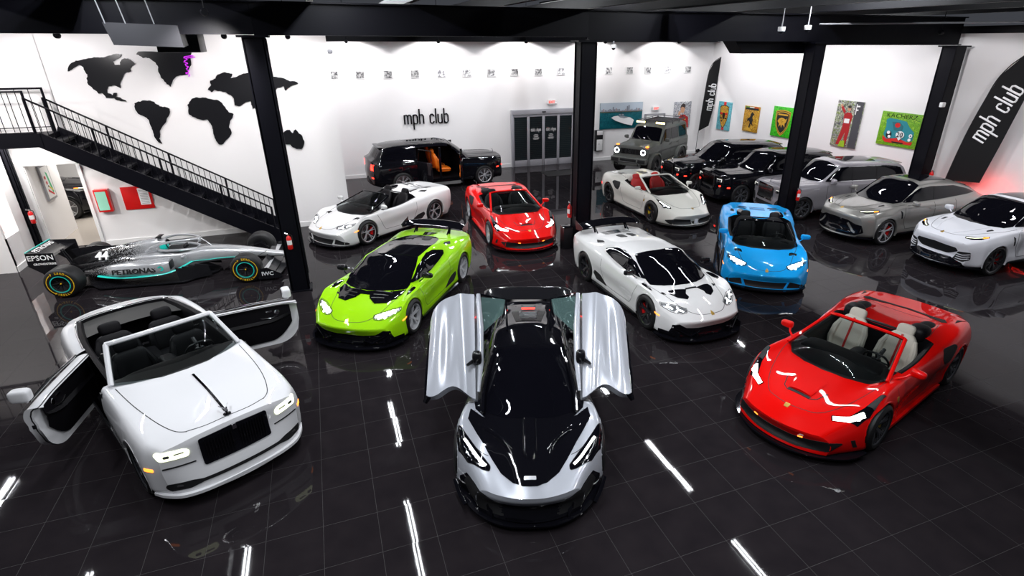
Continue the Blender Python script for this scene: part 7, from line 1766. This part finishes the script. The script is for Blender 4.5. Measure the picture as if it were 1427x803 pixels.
def box_suv(name, label, loc, rot):
    P = M['flat_grey']
    c = Car(name, label, 'car', loc, rot, g_spec(), P, None); sym = lambda h: h+[(x, -y) for x, y in h[-2:0:-1]]
    c.root.scale = (.93, .93, .90)
    c.wheels4((1.0, 1.0), .46, .30, .27, (5, .16, .034, .03), M['rim_black'], M['cal_black'], 0)
    # flared wings
    mb = MB()
    for x0, z0, R in c.wh:
        for sd in (1, -1):
            V = []; n = 20
            for k in range(n+1):
                a = -.15+(PI+.3)*k/n; ca, sa = math.cos(a), math.sin(a)
                sx = 1.0; R1 = R; R2 = R+.09
                for rr, y in ((R2, .865), (R2-.015, .99), (R1+.02, 1.01), (R1, .99), (R1, .80)): V.append((x0+ca*rr*1.06, sd*y, z0+min(sa, .92)*rr))
            Fc = [(k*5+q, k*5+q+1, k*5+6+q, k*5+5+q) for k in range(n) for q in range(4)]
            mb.add(V, Fc if sd < 0 else [f[::-1] for f in Fc])
    mb.build('wheel_arch_flare', P, c.root)
    # glass
    c.d('windscreen', sym([(.735, 0), (.735, .60), (.71, .72), (.36, .66), (.34, .6), (.34, 0)]), 'top', M['tint'], off=.01)
    for a, b in ((.52, -.28), (-.38, -1.12), (-1.24, -2.06)):
        q = [(a, 1.43), (a-(.28 if a > .5 else 0), 1.94), (b, 1.94), (b, 1.43)]
        c.d('side_window', q, 'left', M['tint'], True, r=.05, off=.008)
        c.l('window_trim', rpoly(q, .05), 'left', .018, M['black_plastic'], True, closed=True, off=.012)
    c.d('rear_window', rpoly([(-.55, 1.52), (.55, 1.52), (.55, 1.92), (-.55, 1.92)], .06), 'rear', M['tint'])
    c.l('side_rub_strip', [(1.0, 1.0), (-2.2, 1.0)], 'left', .05, M['black_plastic'], True, off=.02, thick=.02)
    for x in (.72, -.33, -1.18): c.l('door_shut_line', [(x, 1.34), (x, .62)], 'left', .009, M['gap'], True)
    c.l('door_handle', [(-.28, 1.22), (-.08, 1.22)], 'left', .03, M['black_plastic'], True, off=.03, thick=.03); c.l('door_handle', [(-1.12, 1.22), (-.92, 1.22)], 'left', .03, M['black_plastic'], True, off=.03, thick=.03)
    # face
    c.d('grille', rpoly([(-.50, .98), (.50, .98), (.50, 1.22), (-.50, 1.22)], .03), 'front', M['mesh_black'], off=.02)
    mb = MB(); X = 2.19
    for k in range(15):
        y = -.44+.88*k/14
        if abs(y) > .1: mb.box((X, y, 1.10), (.02, .016, .22))
    mb.lathe([(.09, 0), (.10, .008), (.09, .016), (.08, .008), (.09, 0)], 'x', 24, c=(X, 0, 1.10))
    for a in (PI/2, PI/2+2.094, PI/2-2.094): mb.tube([(X+.01, 0, 1.10), (X+.01, .088*math.cos(a), 1.10+.088*math.sin(a))], [.012, .004], 6)
    mb.build('grille_bars', M['dark_chrome'], c.root)
    for sd in (1, -1):
        mb = MB(); mb.lathe([(.001, .03), (.10, .03), (.125, .045), (.135, .03), (.135, -.03)], 'x', 28, c=(2.145, sd*.66, 1.10)); o = mb.build('headlight', M['lamp_inner'], c.root)
        m2 = MB(); m2.lathe([(.088, .034), (.10, .05), (.122, .05), (.124, .034)], 'x', 28, c=(2.145, sd*.66, 1.10)); m2.build('headlight_ring', M['led'], o)
        m3 = MB(); m3.box((1.96, sd*.74, 1.335), (.16, .11, .05), bev=.02); m3.build('indicator', M['amber'], c.root)
    mb = MB(); mb.box((2.22, 0, .70), (.20, 1.80, .26), bev=.05); mb.box((2.28, 0, .53), (.10, 1.2, .14), bev=.03); o = mb.build('front_bumper', P, c.root)
    mb = MB(); mb.box((2.325, 0, .72), (.015, .8, .12), bev=.004)
    for sd in (1, -1): mb.box((2.32, sd*.66, .70), (.02, .36, .16), bev=.005)
    mb.build('bumper_intake', M['mesh_black'], c.root)
    mb = MB(); mb.tube(crom([(2.34, -.5, .50), (2.40, -.46, .62), (2.40, .46, .62), (2.34, .5, .50)], 4), .025, 8); mb.build('bumper_guard', M['black_plastic'], c.root)
    mb = MB(); mb.box((-2.36, 0, .70), (.14, 1.74, .24), bev=.04); mb.build('rear_bumper', P, c.root)
    mb = MB(); mb.lathe([(.001, -.24), (.34, -.24), (.40, -.18), (.40, 0), (.001, 0)], 'x', 36, c=(-2.31, .05, 1.15)); mb.build('spare_wheel_cover', P, c.root)
    mb = MB()
    for sd in (1, -1): mb.tube([(.85, sd*.98, .46), (-.85, sd*.98, .46)], .045, 8, flat=.6); mb.box((0, sd*.92, .47), (.08, .12, .06))
    mb.build('side_step', M['black_plastic'], c.root)
    # roof rack and lamps
    mb = MB()
    for sd in (1, -1): mb.tube([(.20, sd*.70, 2.20), (-2.1, sd*.70, 2.20)], .022, 6); mb.tube([(.20, sd*.70, 2.27), (-2.1, sd*.70, 2.27)], .016, 6)
    for k in range(14): mb.box((.10-.165*k, 0, 2.19), (.05, 1.42, .022), bev=.004)
    for x in (.20, -2.1): mb.tube([(x, -.70, 2.27), (x, .70, 2.27)], .016, 6)
    for sd in (1, -1):
        for x in (.1, -.65, -1.4, -2.0): mb.tube([(x, sd*.70, 2.08), (x, sd*.70, 2.27)], .014, 6)
    mb.build('roof_rack', M['black_plastic'], c.root)
    for y in (-.50, .50):
        mb = MB(); mb.box((.24, y, 2.20), (.07, .50, .11), bev=.02); o = mb.build('roof_lamp', M['black_plastic'], c.root)
        m2 = MB()
        for k in range(4): m2.box((.28, y-.17+.115*k, 2.20), (.012, .095, .08), bev=.004)
        m2.build('roof_lamp_lens', M['warm_lamp'], o)
    c.mirror(.56, 1.05, 1.50, P, (.07, .11, .08), foot=(.60, .86, 1.42))
    mb = MB(); mb.tube([(.88, .88, 1.34), (.70, .96, 1.95)], .03, 8); mb.build('snorkel', M['black_plastic'], c.root)
    c.l('wiper', [(.80, .45), (.60, .05)], 'top', .02, M['black_plastic'], off=.02); c.l('wiper', [(.80, -.05), (.60, -.45)], 'top', .02, M['black_plastic'], off=.02)
    return c
# ================================================================== open wheel racing car
def livery(name, x0, x1):
    m, nt, b = _nt(name); tc = node(nt, 'ShaderNodeTexCoord'); sx = node(nt, 'ShaderNodeSeparateXYZ'); nt.links.new(tc.outputs['Object'], sx.inputs[0])
    mr = node(nt, 'ShaderNodeMapRange'); mr.inputs[1].default_value = x0; mr.inputs[2].default_value = x1; nt.links.new(sx.outputs[0], mr.inputs[0])
    vo = node(nt, 'ShaderNodeTexVoronoi'); vo.inputs['Scale'].default_value = 42; nt.links.new(tc.outputs['Object'], vo.inputs['Vector'])
    # star dots thin out towards the nose
    th = node(nt, 'ShaderNodeMath', operation='MULTIPLY'); th.inputs[1].default_value = .50; nt.links.new(mr.outputs[0], th.inputs[0])
    lt = node(nt, 'ShaderNodeMath', operation='LESS_THAN'); nt.links.new(vo.outputs['Distance'], lt.inputs[0]); nt.links.new(th.outputs[0], lt.inputs[1])
    mx = node(nt, 'ShaderNodeMix', data_type='RGBA'); mx.inputs[6].default_value = (.008, .008, .01, 1); mx.inputs[7].default_value = (.50, .51, .53, 1)
    nt.links.new(lt.outputs[0], mx.inputs[0])
    sm = node(nt, 'ShaderNodeMapRange'); sm.inputs[1].default_value = .75; sm.inputs[2].default_value = 1.0; nt.links.new(mr.outputs[0], sm.inputs[0])
    m2 = node(nt, 'ShaderNodeMix', data_type='RGBA'); m2.inputs[7].default_value = (.50, .51, .53, 1); nt.links.new(sm.outputs[0], m2.inputs[0]); nt.links.new(mx.outputs[2], m2.inputs[6])
    nt.links.new(m2.outputs[2], b.inputs['Base Color']); b.inputs['Metallic'].default_value = .45; b.inputs['Roughness'].default_value = .25; b.inputs['Coat Weight'].default_value = 1
    return m
def sloft(mb, st, n=24, mi=0, cap=True):
    """st: (x, y, z, half_w, half_h, exp, top_narrow)"""
    X = np.linspace(st[0][0], st[-1][0], 46) if st[0][0] < st[-1][0] else np.linspace(st[-1][0], st[0][0], 46)
    K = [pk([(s[0], s[k]) for s in st], X) for k in range(1, 7)]
    V = []
    for i, x in enumerate(X):
        y, z, w_, h, e, tn = [k[i] for k in K]
        for j in range(n):
            a = 2*PI*j/n; ca, sa = math.cos(a), math.sin(a)
            py = math.copysign(abs(ca)**e, ca); pz = math.copysign(abs(sa)**e, sa)
            V.append((x, y+py*w_*(1-tn*max(0, pz)), z+pz*h))
    Fc = [(i*n+j, (i+1)*n+j, (i+1)*n+(j+1) % n, i*n+(j+1) % n) for i in range(len(X)-1) for j in range(n)]
    if cap: Fc += [tuple(range(n-1, -1, -1)), tuple((len(X)-1)*n+j for j in range(n))]
    Fc = [f[::-1] for f in Fc]
    return mb.add(V, Fc, mi=mi)
def racing_car(name, label, loc, rot):
    R = thing(name, label, 'racing car', (loc[0], loc[1], 0), rot)
    S = livery('silver to black starred livery', -2.0, -.35); S2 = livery('silver sidepod livery', -2.1, -1.0); K = M['f1_black']; TE = M['teal']; SV = M['f1_silver']
    mb = MB()
    sloft(mb, [(2.72, 0, .30, .085, .045, .8, 0), (2.3, 0, .36, .10, .07, .7, 0), (1.85, 0, .43, .14, .11, .6, .1), (1.2, 0, .48, .22, .165, .55, .15), (.8, 0, .49, .27, .19, .5, .2), (.55, 0, .45, .31, .20, .45, .1), (.2, 0, .42, .33, .22, .45, 0), (-.2, 0, .42, .34, .24, .5, 0), (-.6, 0, .40, .33, .24, .55, .1), (-1.2, 0, .36, .24, .20, .6, .2), (-1.8, 0, .33, .12, .14, .7, .2), (-2.1, 0, .33, .07, .10, .8, 0)])
    mb.build('monocoque', S, R, sharp=50)
    mb = MB(); sloft(mb, [(.02, 0, .78, .11, .12, .8, .1), (-.10, 0, .78, .125, .145, .8, .1), (-.3, 0, .74, .16, .19, .8, .3), (-.8, 0, .64, .17, .22, .8, .55), (-1.3, 0, .54, .13, .22, .8, .7), (-1.8, 0, .46, .07, .18, .9, .6), (-2.0, 0, .44, .04, .12, 1, .3)])
    mb.build('engine_cover', S, R, sharp=60)
    mb = MB(); mb.lathe([(.001, 0), (.085, 0), (.10, .02), (.11, 0)], 'x', 24, c=(.025, 0, .79)); mb.build('air_intake', K, R)
    mb = MB(); mb.add([(-.85, .004, .80), (-1.85, .004, .50), (-1.95, .004, .80), (-1.45, .004, .86), (-.85, -.004, .80), (-1.85, -.004, .50), (-1.95, -.004, .80), (-1.45, -.004, .86)], [(0, 1, 2, 3), (7, 6, 5, 4), (0, 3, 7, 4), (3, 2, 6, 7)]); mb.build('shark_fin', K, R)
    mb = MB(); mb.box((-.10, 0, .975), (.10, .30, .015), bev=.005); mb.box((-.10, 0, .94), (.05, .03, .07)); mb.build('camera_pod', K, R)
    for sd in (1, -1):
        mb = MB(); sloft(mb, [(.18, sd*.50, .42, .16, .15, .5, .1), (.05, sd*.53, .41, .19, .165, .5, .1), (-.4, sd*.50, .39, .22, .17, .55, .2), (-.9, sd*.40, .35, .20, .155, .65, .3), (-1.4, sd*.26, .29, .13, .12, .8, .3), (-1.75, sd*.16, .25, .06, .07, .9, .2)])
        o = mb.build('sidepod', S2, R, sharp=60)
        m2 = MB(); m2.box((.185, sd*.51, .44), (.02, .24, .18), bev=.008); m2.build('radiator_inlet', K, o)
        m3 = MB(); pts = crom([(.55, sd*.30, .40), (.22, sd*.62, .30), (-.1, sd*.715, .27), (-.6, sd*.70, .25), (-1.0, sd*.60, .24), (-1.4, sd*.40, .24)], 6); m3.tube(pts, .032, 6, flat=.6); m3.tube(crom([(1.9, sd*.14, .36), (1.3, sd*.21, .40), (.8, sd*.30, .41), (.55, sd*.31, .40)], 5), .014, 6, flat=.5); m3.build('teal_stripe', TE, R)
        # bargeboards and floor-edge
        m4 = MB()
        for k in range(4): m4.add([(.95-.14*k, sd*(.42+.06*k), .06), (.70-.12*k, sd*(.50+.06*k), .06), (.66-.12*k, sd*(.50+.06*k), .40), (.90-.14*k, sd*(.42+.06*k), .34), (.95-.14*k, sd*(.43+.06*k), .06), (.70-.12*k, sd*(.51+.06*k), .06), (.66-.12*k, sd*(.51+.06*k), .40), (.90-.14*k, sd*(.43+.06*k), .34)], [(0, 1, 2, 3), (7, 6, 5, 4), (2, 1, 5, 6), (3, 2, 6, 7)])
        m4.build('bargeboard', K, R)
        m5 = MB(); m5.se((.52, sd*.62, .64), (.035, .10, .045), .5, .5); m5.tube([(.50, sd*.54, .62), (.45, sd*.30, .56)], .010, 6); m5.build('side_mirror', SV, R)
    mb = MB(); pl = [(1.0, .16), (.7, .45), (.45, .72), (-1.3, .72), (-1.55, .48), (-2.2, .45)]
    mb.prism(pl+[(x, -y) for x, y in reversed(pl)], .035, .06); mb.build('floor_plank', K, R)
    # cockpit
    mb = MB(); mb.prism([(.62, .17), (.30, .25), (-.02, .25), (-.12, .18), (-.12, -.18), (-.02, -.25), (.30, -.25), (.62, -.17)], .615, .662); mb.build('cockpit_opening', M['mesh_black'], R)
    mb = MB(); mb.tube(crom([(.66, .13, .66), (.40, .26, .68), (0, .28, .70), (-.14, .19, .72)], 5), .035, 8); mb.tube(crom([(.66, -.13, .66), (.40, -.26, .68), (0, -.28, .70), (-.14, -.19, .72)], 5), .035, 8); mb.build('cockpit_rim', SV, R)
    mb = MB(); hp = crom([(-.22, .30, .80), (.10, .30, .89), (.45, .22, .90), (.68, .10, .885), (.74, 0, .88), (.68, -.10, .885), (.45, -.22, .90), (.10, -.30, .89), (-.22, -.30, .80)], 6); mb.tube(hp, .028, 8); mb.tube([(.73, 0, .88), (.85, 0, .78), (.98, 0, .63)], [.024, .02, .03], 8, flat=.5); mb.tube([(-.22, .30, .80), (-.36, .26, .70)], .032, 8); mb.tube([(-.22, -.30, .80), (-.36, -.26, .70)], .032, 8); mb.build('halo', SV, R)
    mb = MB(); mb.se((.40, 0, .69), (.02, .14, .07), .5, .5); mb.build('steering_wheel', K, R)
    mb = MB(); mb.se((-.05, 0, .74), (.08, .15, .10), .6, .6); mb.build('head_pad', TE, R)
    # wings
    mb = MB()
    for k, (x, z, c_) in enumerate(((2.62, .10, .26), (2.46, .155, .16), (2.36, .20, .13), (2.28, .245, .11))):
        mb.grid(lambda u, v, x=x, z=z, c_=c_, k=k: (x-c_*v-(.10*abs(2*u-1) if k == 0 else .06*abs(2*u-1)), -.97+1.94*u, z+.06*v*(1+k*.3)+(.02 if abs(2*u-1) < .3 else 0)), 20, 4)
        mb.grid(lambda u, v, x=x, z=z, c_=c_, k=k: (x-c_*v-(.10*abs(2*u-1) if k == 0 else .06*abs(2*u-1)), -.97+1.94*u, z-.012+.06*v*(1+k*.3)+(.02 if abs(2*u-1) < .3 else 0)), 20, 4)
    for sd in (1, -1): mb.tube([(2.62, sd*.06, .27), (2.55, sd*.08, .14)], .02, 6)
    o = mb.build('front_wing', K, R)
    for sd in (1, -1):
        m2 = MB(); m2.add([(x, sd*.98+d, z) for d in (-.008, .008) for x, z in ((2.62, .06), (2.08, .06), (2.06, .30), (2.30, .34), (2.58, .18))], [(4, 3, 2, 1, 0), (5, 6, 7, 8, 9)]+[(i, (i+1) % 5, (i+1) % 5+5, i+5) for i in range(5)]); m2.build('wing_end_plate', K, o)
        T = poly_T((2.30, sd*(.992), .19), (-sd, 0, 0), (0, 0, 1)); text_mesh('wing_lettering', 'IWC', .13, T, M['white_flat'], o, .001, weight=.003)
    m3 = MB(); m3.grid(lambda u, v: (2.30-.12*v, -.95+1.9*u, .262+.02*v), 10, 1); m3.build('wing_flap', SV, o)
    mb = MB()
    for sd in (1, -1):
        pl = [(-2.05, .28), (-2.06, .90), (-2.58, .92), (-2.60, .62), (-2.38, .44), (-2.30, .28)]
        mb.add([(x, sd*.50+d, z) for d in (-.008, .008) for x, z in pl], [(5, 4, 3, 2, 1, 0), (6, 7, 8, 9, 10, 11)]+[(i, (i+1) % 6, (i+1) % 6+6, i+6) for i in range(6)])
    mb.grid(lambda u, v: (-2.10-.24*v, -.5+u, .80+.05*v-.02*math.sin(PI*v)), 8, 6); mb.grid(lambda u, v: (-2.36-.20*v, -.5+u, .83+.10*v), 8, 4)
    mb.tube([(-2.0, .04, .40), (-2.14, .04, .82)], .02, 6); mb.tube([(-2.0, -.04, .40), (-2.14, -.04, .82)], .02, 6)
    mb.box((-2.15, 0, .30), (.35, .9, .02)); rw = mb.build('rear_wing', K, R)
    for sd in (1, -1):
        T = poly_T((-2.32, sd*.512, .80), (-sd, 0, 0), (0, 0, 1)); text_mesh('wing_lettering', 'EPSON', .165, T, M['white_flat'], rw, .001, weight=.002)
        T = poly_T((-2.27, sd*.512, .66), (-sd, 0, 0), (0, 0, 1)); text_mesh('wing_lettering', 'CROWDSTRIKE', .062, T, M['white_flat'], rw, .001, weight=.002)
    T = poly_T((-2.47, 0, .905), (0, 1, 0), (-.9, 0, .45)); text_mesh('wing_lettering', 'PETRONAS', .15, T, M['white_flat'], rw, .002)
    T2 = MB(); T2.box((-2.57, 0, .935), (.02, 1.0, .02)); T2.build('wing_gurney', TE, rw)
    # lettering on the flanks
    for sd in (1, -1):
        up = Vector((0, -sd*.25, 1)).normalized(); fx = Vector((-sd, 0, 0))
        T = poly_T((-.52, sd*.722, .40), fx, up); text_mesh('flank_lettering', 'PETRONAS', .155, T, M['f1_ink'], R, .012, weight=.004, sx=1.15)
        up2 = Vector((0, -sd*.55, 1)).normalized(); T = poly_T((-1.30, sd*.185, .64), fx, up2); text_mesh('race_number', '44', .26, T, M['white_flat'], R, .03, weight=.006)
        m6 = MB(); m6.lathe([(.028, 0), (.045, .004), (.062, 0)], 'y', 20, c=(.02, sd*.725, .42)); m6.build('teal_roundel', TE, R)
    # suspension
    mb = MB()
    for x0, yb, zb in ((1.85, .16, .42), (-1.85, .10, .35)):
        for sd in (1, -1):
            for dx in (.32, -.30):
                mb.tube([(x0+dx, sd*yb, zb+.06), (x0, sd*.72, .42)], .012, 5, flat=.5); mb.tube([(x0+dx, sd*yb, zb-.12), (x0, sd*.72, .24)], .012, 5, flat=.5)
            mb.tube([(x0, sd*yb, zb), (x0, sd*.74, .335)], .016, 6)
    mb.build('suspension_arms', K, R)
    # wheels
    for x, w_, yo in ((1.85, .305, 1.0), (-1.85, .405, 1.0)):
        for sd in (1, -1):
            m = MB(); h = w_/2
            m.lathe([(.001, h-.035), (.03, h-.03), (.05, h-.045), (.155, h-.02), (.165, h-.005), (.168, -h), (.001, -h)], n=36)
            for k in range(8): a = 2*PI*k/8; m.tube([(.04*math.cos(a), h-.035, .04*math.sin(a)), (.155*math.cos(a), h-.018, .155*math.sin(a))], .008, 5)
            if sd < 0: m.V = [(a, -b, c) for a, b, c in m.V]; m.F = [f[::-1] for f in m.F]
            o = m.build('wheel', K, R); o.location = (x, sd*(yo-h), .335)
            t = MB(); t.lathe([(.166, -h), (.20, -h-.012), (.28, -h-.004), (.32, -h+.02), (.335, -h+.05), (.335, h-.05), (.32, h-.02), (.28, h+.004), (.20, h+.012), (.166, h)], n=52); t.build('tyre', M['rubber'], o, sharp=50)
            yy = sd*(h+.0135)
            r1 = MB(); r1.lathe([(.172, 0), (.190, .003), (.193, 0)], n=48, c=(0, yy, 0)); r1.build('teal_ring', TE, o)
            r2 = MB()
            for a0 in (-.95, PI-.95): r2.lathe([(.244, 0), (.252, .003*sd), (.260, 0)], n=30, c=(0, sd*(h+.0095), 0), arc=(a0, a0+1.9))
            r2.build('yellow_ring', M['f1_yellow'], o)
            for txt, a0, rr in (('P ZERO', PI/2, .252), ('PIRELLI', -PI/2, .252)):
                n_ = len(txt)
                for i, ch in enumerate(txt):
                    if ch == ' ': continue
                    da = (i-(n_-1)/2)*.19*-1
                    th = a0+da*(1 if a0 > 0 else -1)
                    th = a0+da if a0 > 0 else a0-da
                    cx_, cz_ = rr*math.cos(th), rr*math.sin(th)
                    s_ = 1 if a0 > 0 else -1
                    up_ = Vector((math.cos(th)*s_, 0, math.sin(th)*s_)); rt = Vector((math.sin(th)*s_, 0, -math.cos(th)*s_))
                    if sd > 0: cx_ = -cx_; up_.x *= -1; rt.x *= -1
                    text_mesh('tyre_lettering', ch, .062, poly_T((cx_, sd*(h+.0115), cz_), rt, up_), M['f1_yellow'], o, .002, weight=.002)
            nt_ = MB(); nt_.se((0, sd*(h-.02), 0), (.016, .02, .016), .8, .8, 6, 8); nt_.build('wheel_nut', M['f1_yellow'], o)
    return R
# ================================================================== the cars
R_ = math.radians
G1 = None
luxury_convertible('convertible', 'white luxury convertible with both coach doors open, front left', (-1.95, 1.37), R_(297.5))
raised_door_coupe('supercar', 'silver white supercar with black bonnet and raised butterfly doors, front centre', (3.02, -.51), R_(250.7))
mid_spider('sports_car', 'red open sports car with cream seats, front right', (8.19, -1.8), R_(197.3), M['red'], 'f8', M['rim_dark'], M['cal_yellow'], 'leather_cream', 'red open sports cars')
sport_coupe('sports_car', 'acid green sports car with black roof and big rear wing', (1.76, 4.20), R_(236), M['green'], M['gloss_black'], M['rim_silver'], 0, M['gloss_black'], 'sports cars with big rear wings')
sport_coupe('sports_car', 'white closed sports car with black bonnet vents and big rear wing', (6.93, 2.53), R_(271.6), M['pearl_white'], M['gloss_black'], M['rim_black'], 1, None, 'sports cars with big rear wings')
sport_spyder('sports_car', 'white open sports car with black seats beside the map wall corner', (1.96, 9.75), R_(215.5), M['pearl_white'], M['rim_cut'], M['cal_red'], 'open wedge sports cars', lamps_on=False)
sport_spyder('sports_car', 'sky blue open sports car with black seats in front of the third column', (10.68, 3.46), R_(234), M['blue'], M['rim_cut'], M['cal_red'], 'open wedge sports cars')
mid_spider('sports_car', 'red open sports car with black seats at the back, left of the middle column', (5.52, 8.32), R_(267.4), M['red'], 'f8', M['rim_silver'], M['cal_yellow'], 'leather_black', 'red open sports cars')
mid_spider('sports_car', 'ivory white open sports car with red seats', (10.71, 8.66), R_(271.5), M['ivory'], '488', M['rim_black'], M['cal_yellow'], 'leather_red', None)
racing_car('racing_car', 'silver and black open wheel racing car numbered 44 under the stairs', (-3.19, 7.65), R_(352.8))
luxury_suv('estate_car', 'black tall estate with doors open on orange seats, before the back wall', (4.7, 14.84), R_(5), M['black_metal'], 'tall luxury estates', M['dark_chrome'], True, fog='red_light', rim=M['rim_cut'], scl=(.97, .97, .97))
luxury_suv('estate_car', 'black tall estate farthest back in the right hand row', (15.0, 10.68), R_(172.5), M['black_metal'], 'tall luxury estates', M['dark_chrome'], False, fog='red_light')
luxury_suv('estate_car', 'black tall estate next to the lilac silver one in the right hand row', (15.3, 8.58), R_(172.5), M['black_metal'], 'tall luxury estates', M['dark_chrome'], False, fog='red_light')
luxury_suv('estate_car', 'lilac silver tall estate behind the third column', (16.02, 6.50), R_(171), M['grey_silver'], 'tall luxury estates')
sport_suv('sport_estate', 'warm grey sport estate with black bumper in the right hand row', (16.24, 4.08), R_(178.5), M['warm_grey'], 'sport estates', 0, M['rim_cut'], M['cal_red'], M['gloss_black'])
sport_suv('sport_estate', 'bright white sport estate at the right edge', (16.74, 1.49), R_(177.9), M['white_gloss'], 'sport estates', 1, M['rim_black'], M['cal_red'], M['white_gloss'])
box_suv('off_roader', 'flat grey boxy off roader with lit roof lamps by the back wall', (14.27, 14.77), R_(213.1))
sport_suv('sport_estate', 'dark car in the room beyond the doorway on the left', (-8.6, 14.9), R_(0), M['black_metal'], 'sport estates', 0, M['rim_silver'], M['cal_black'], M['gloss_black'])
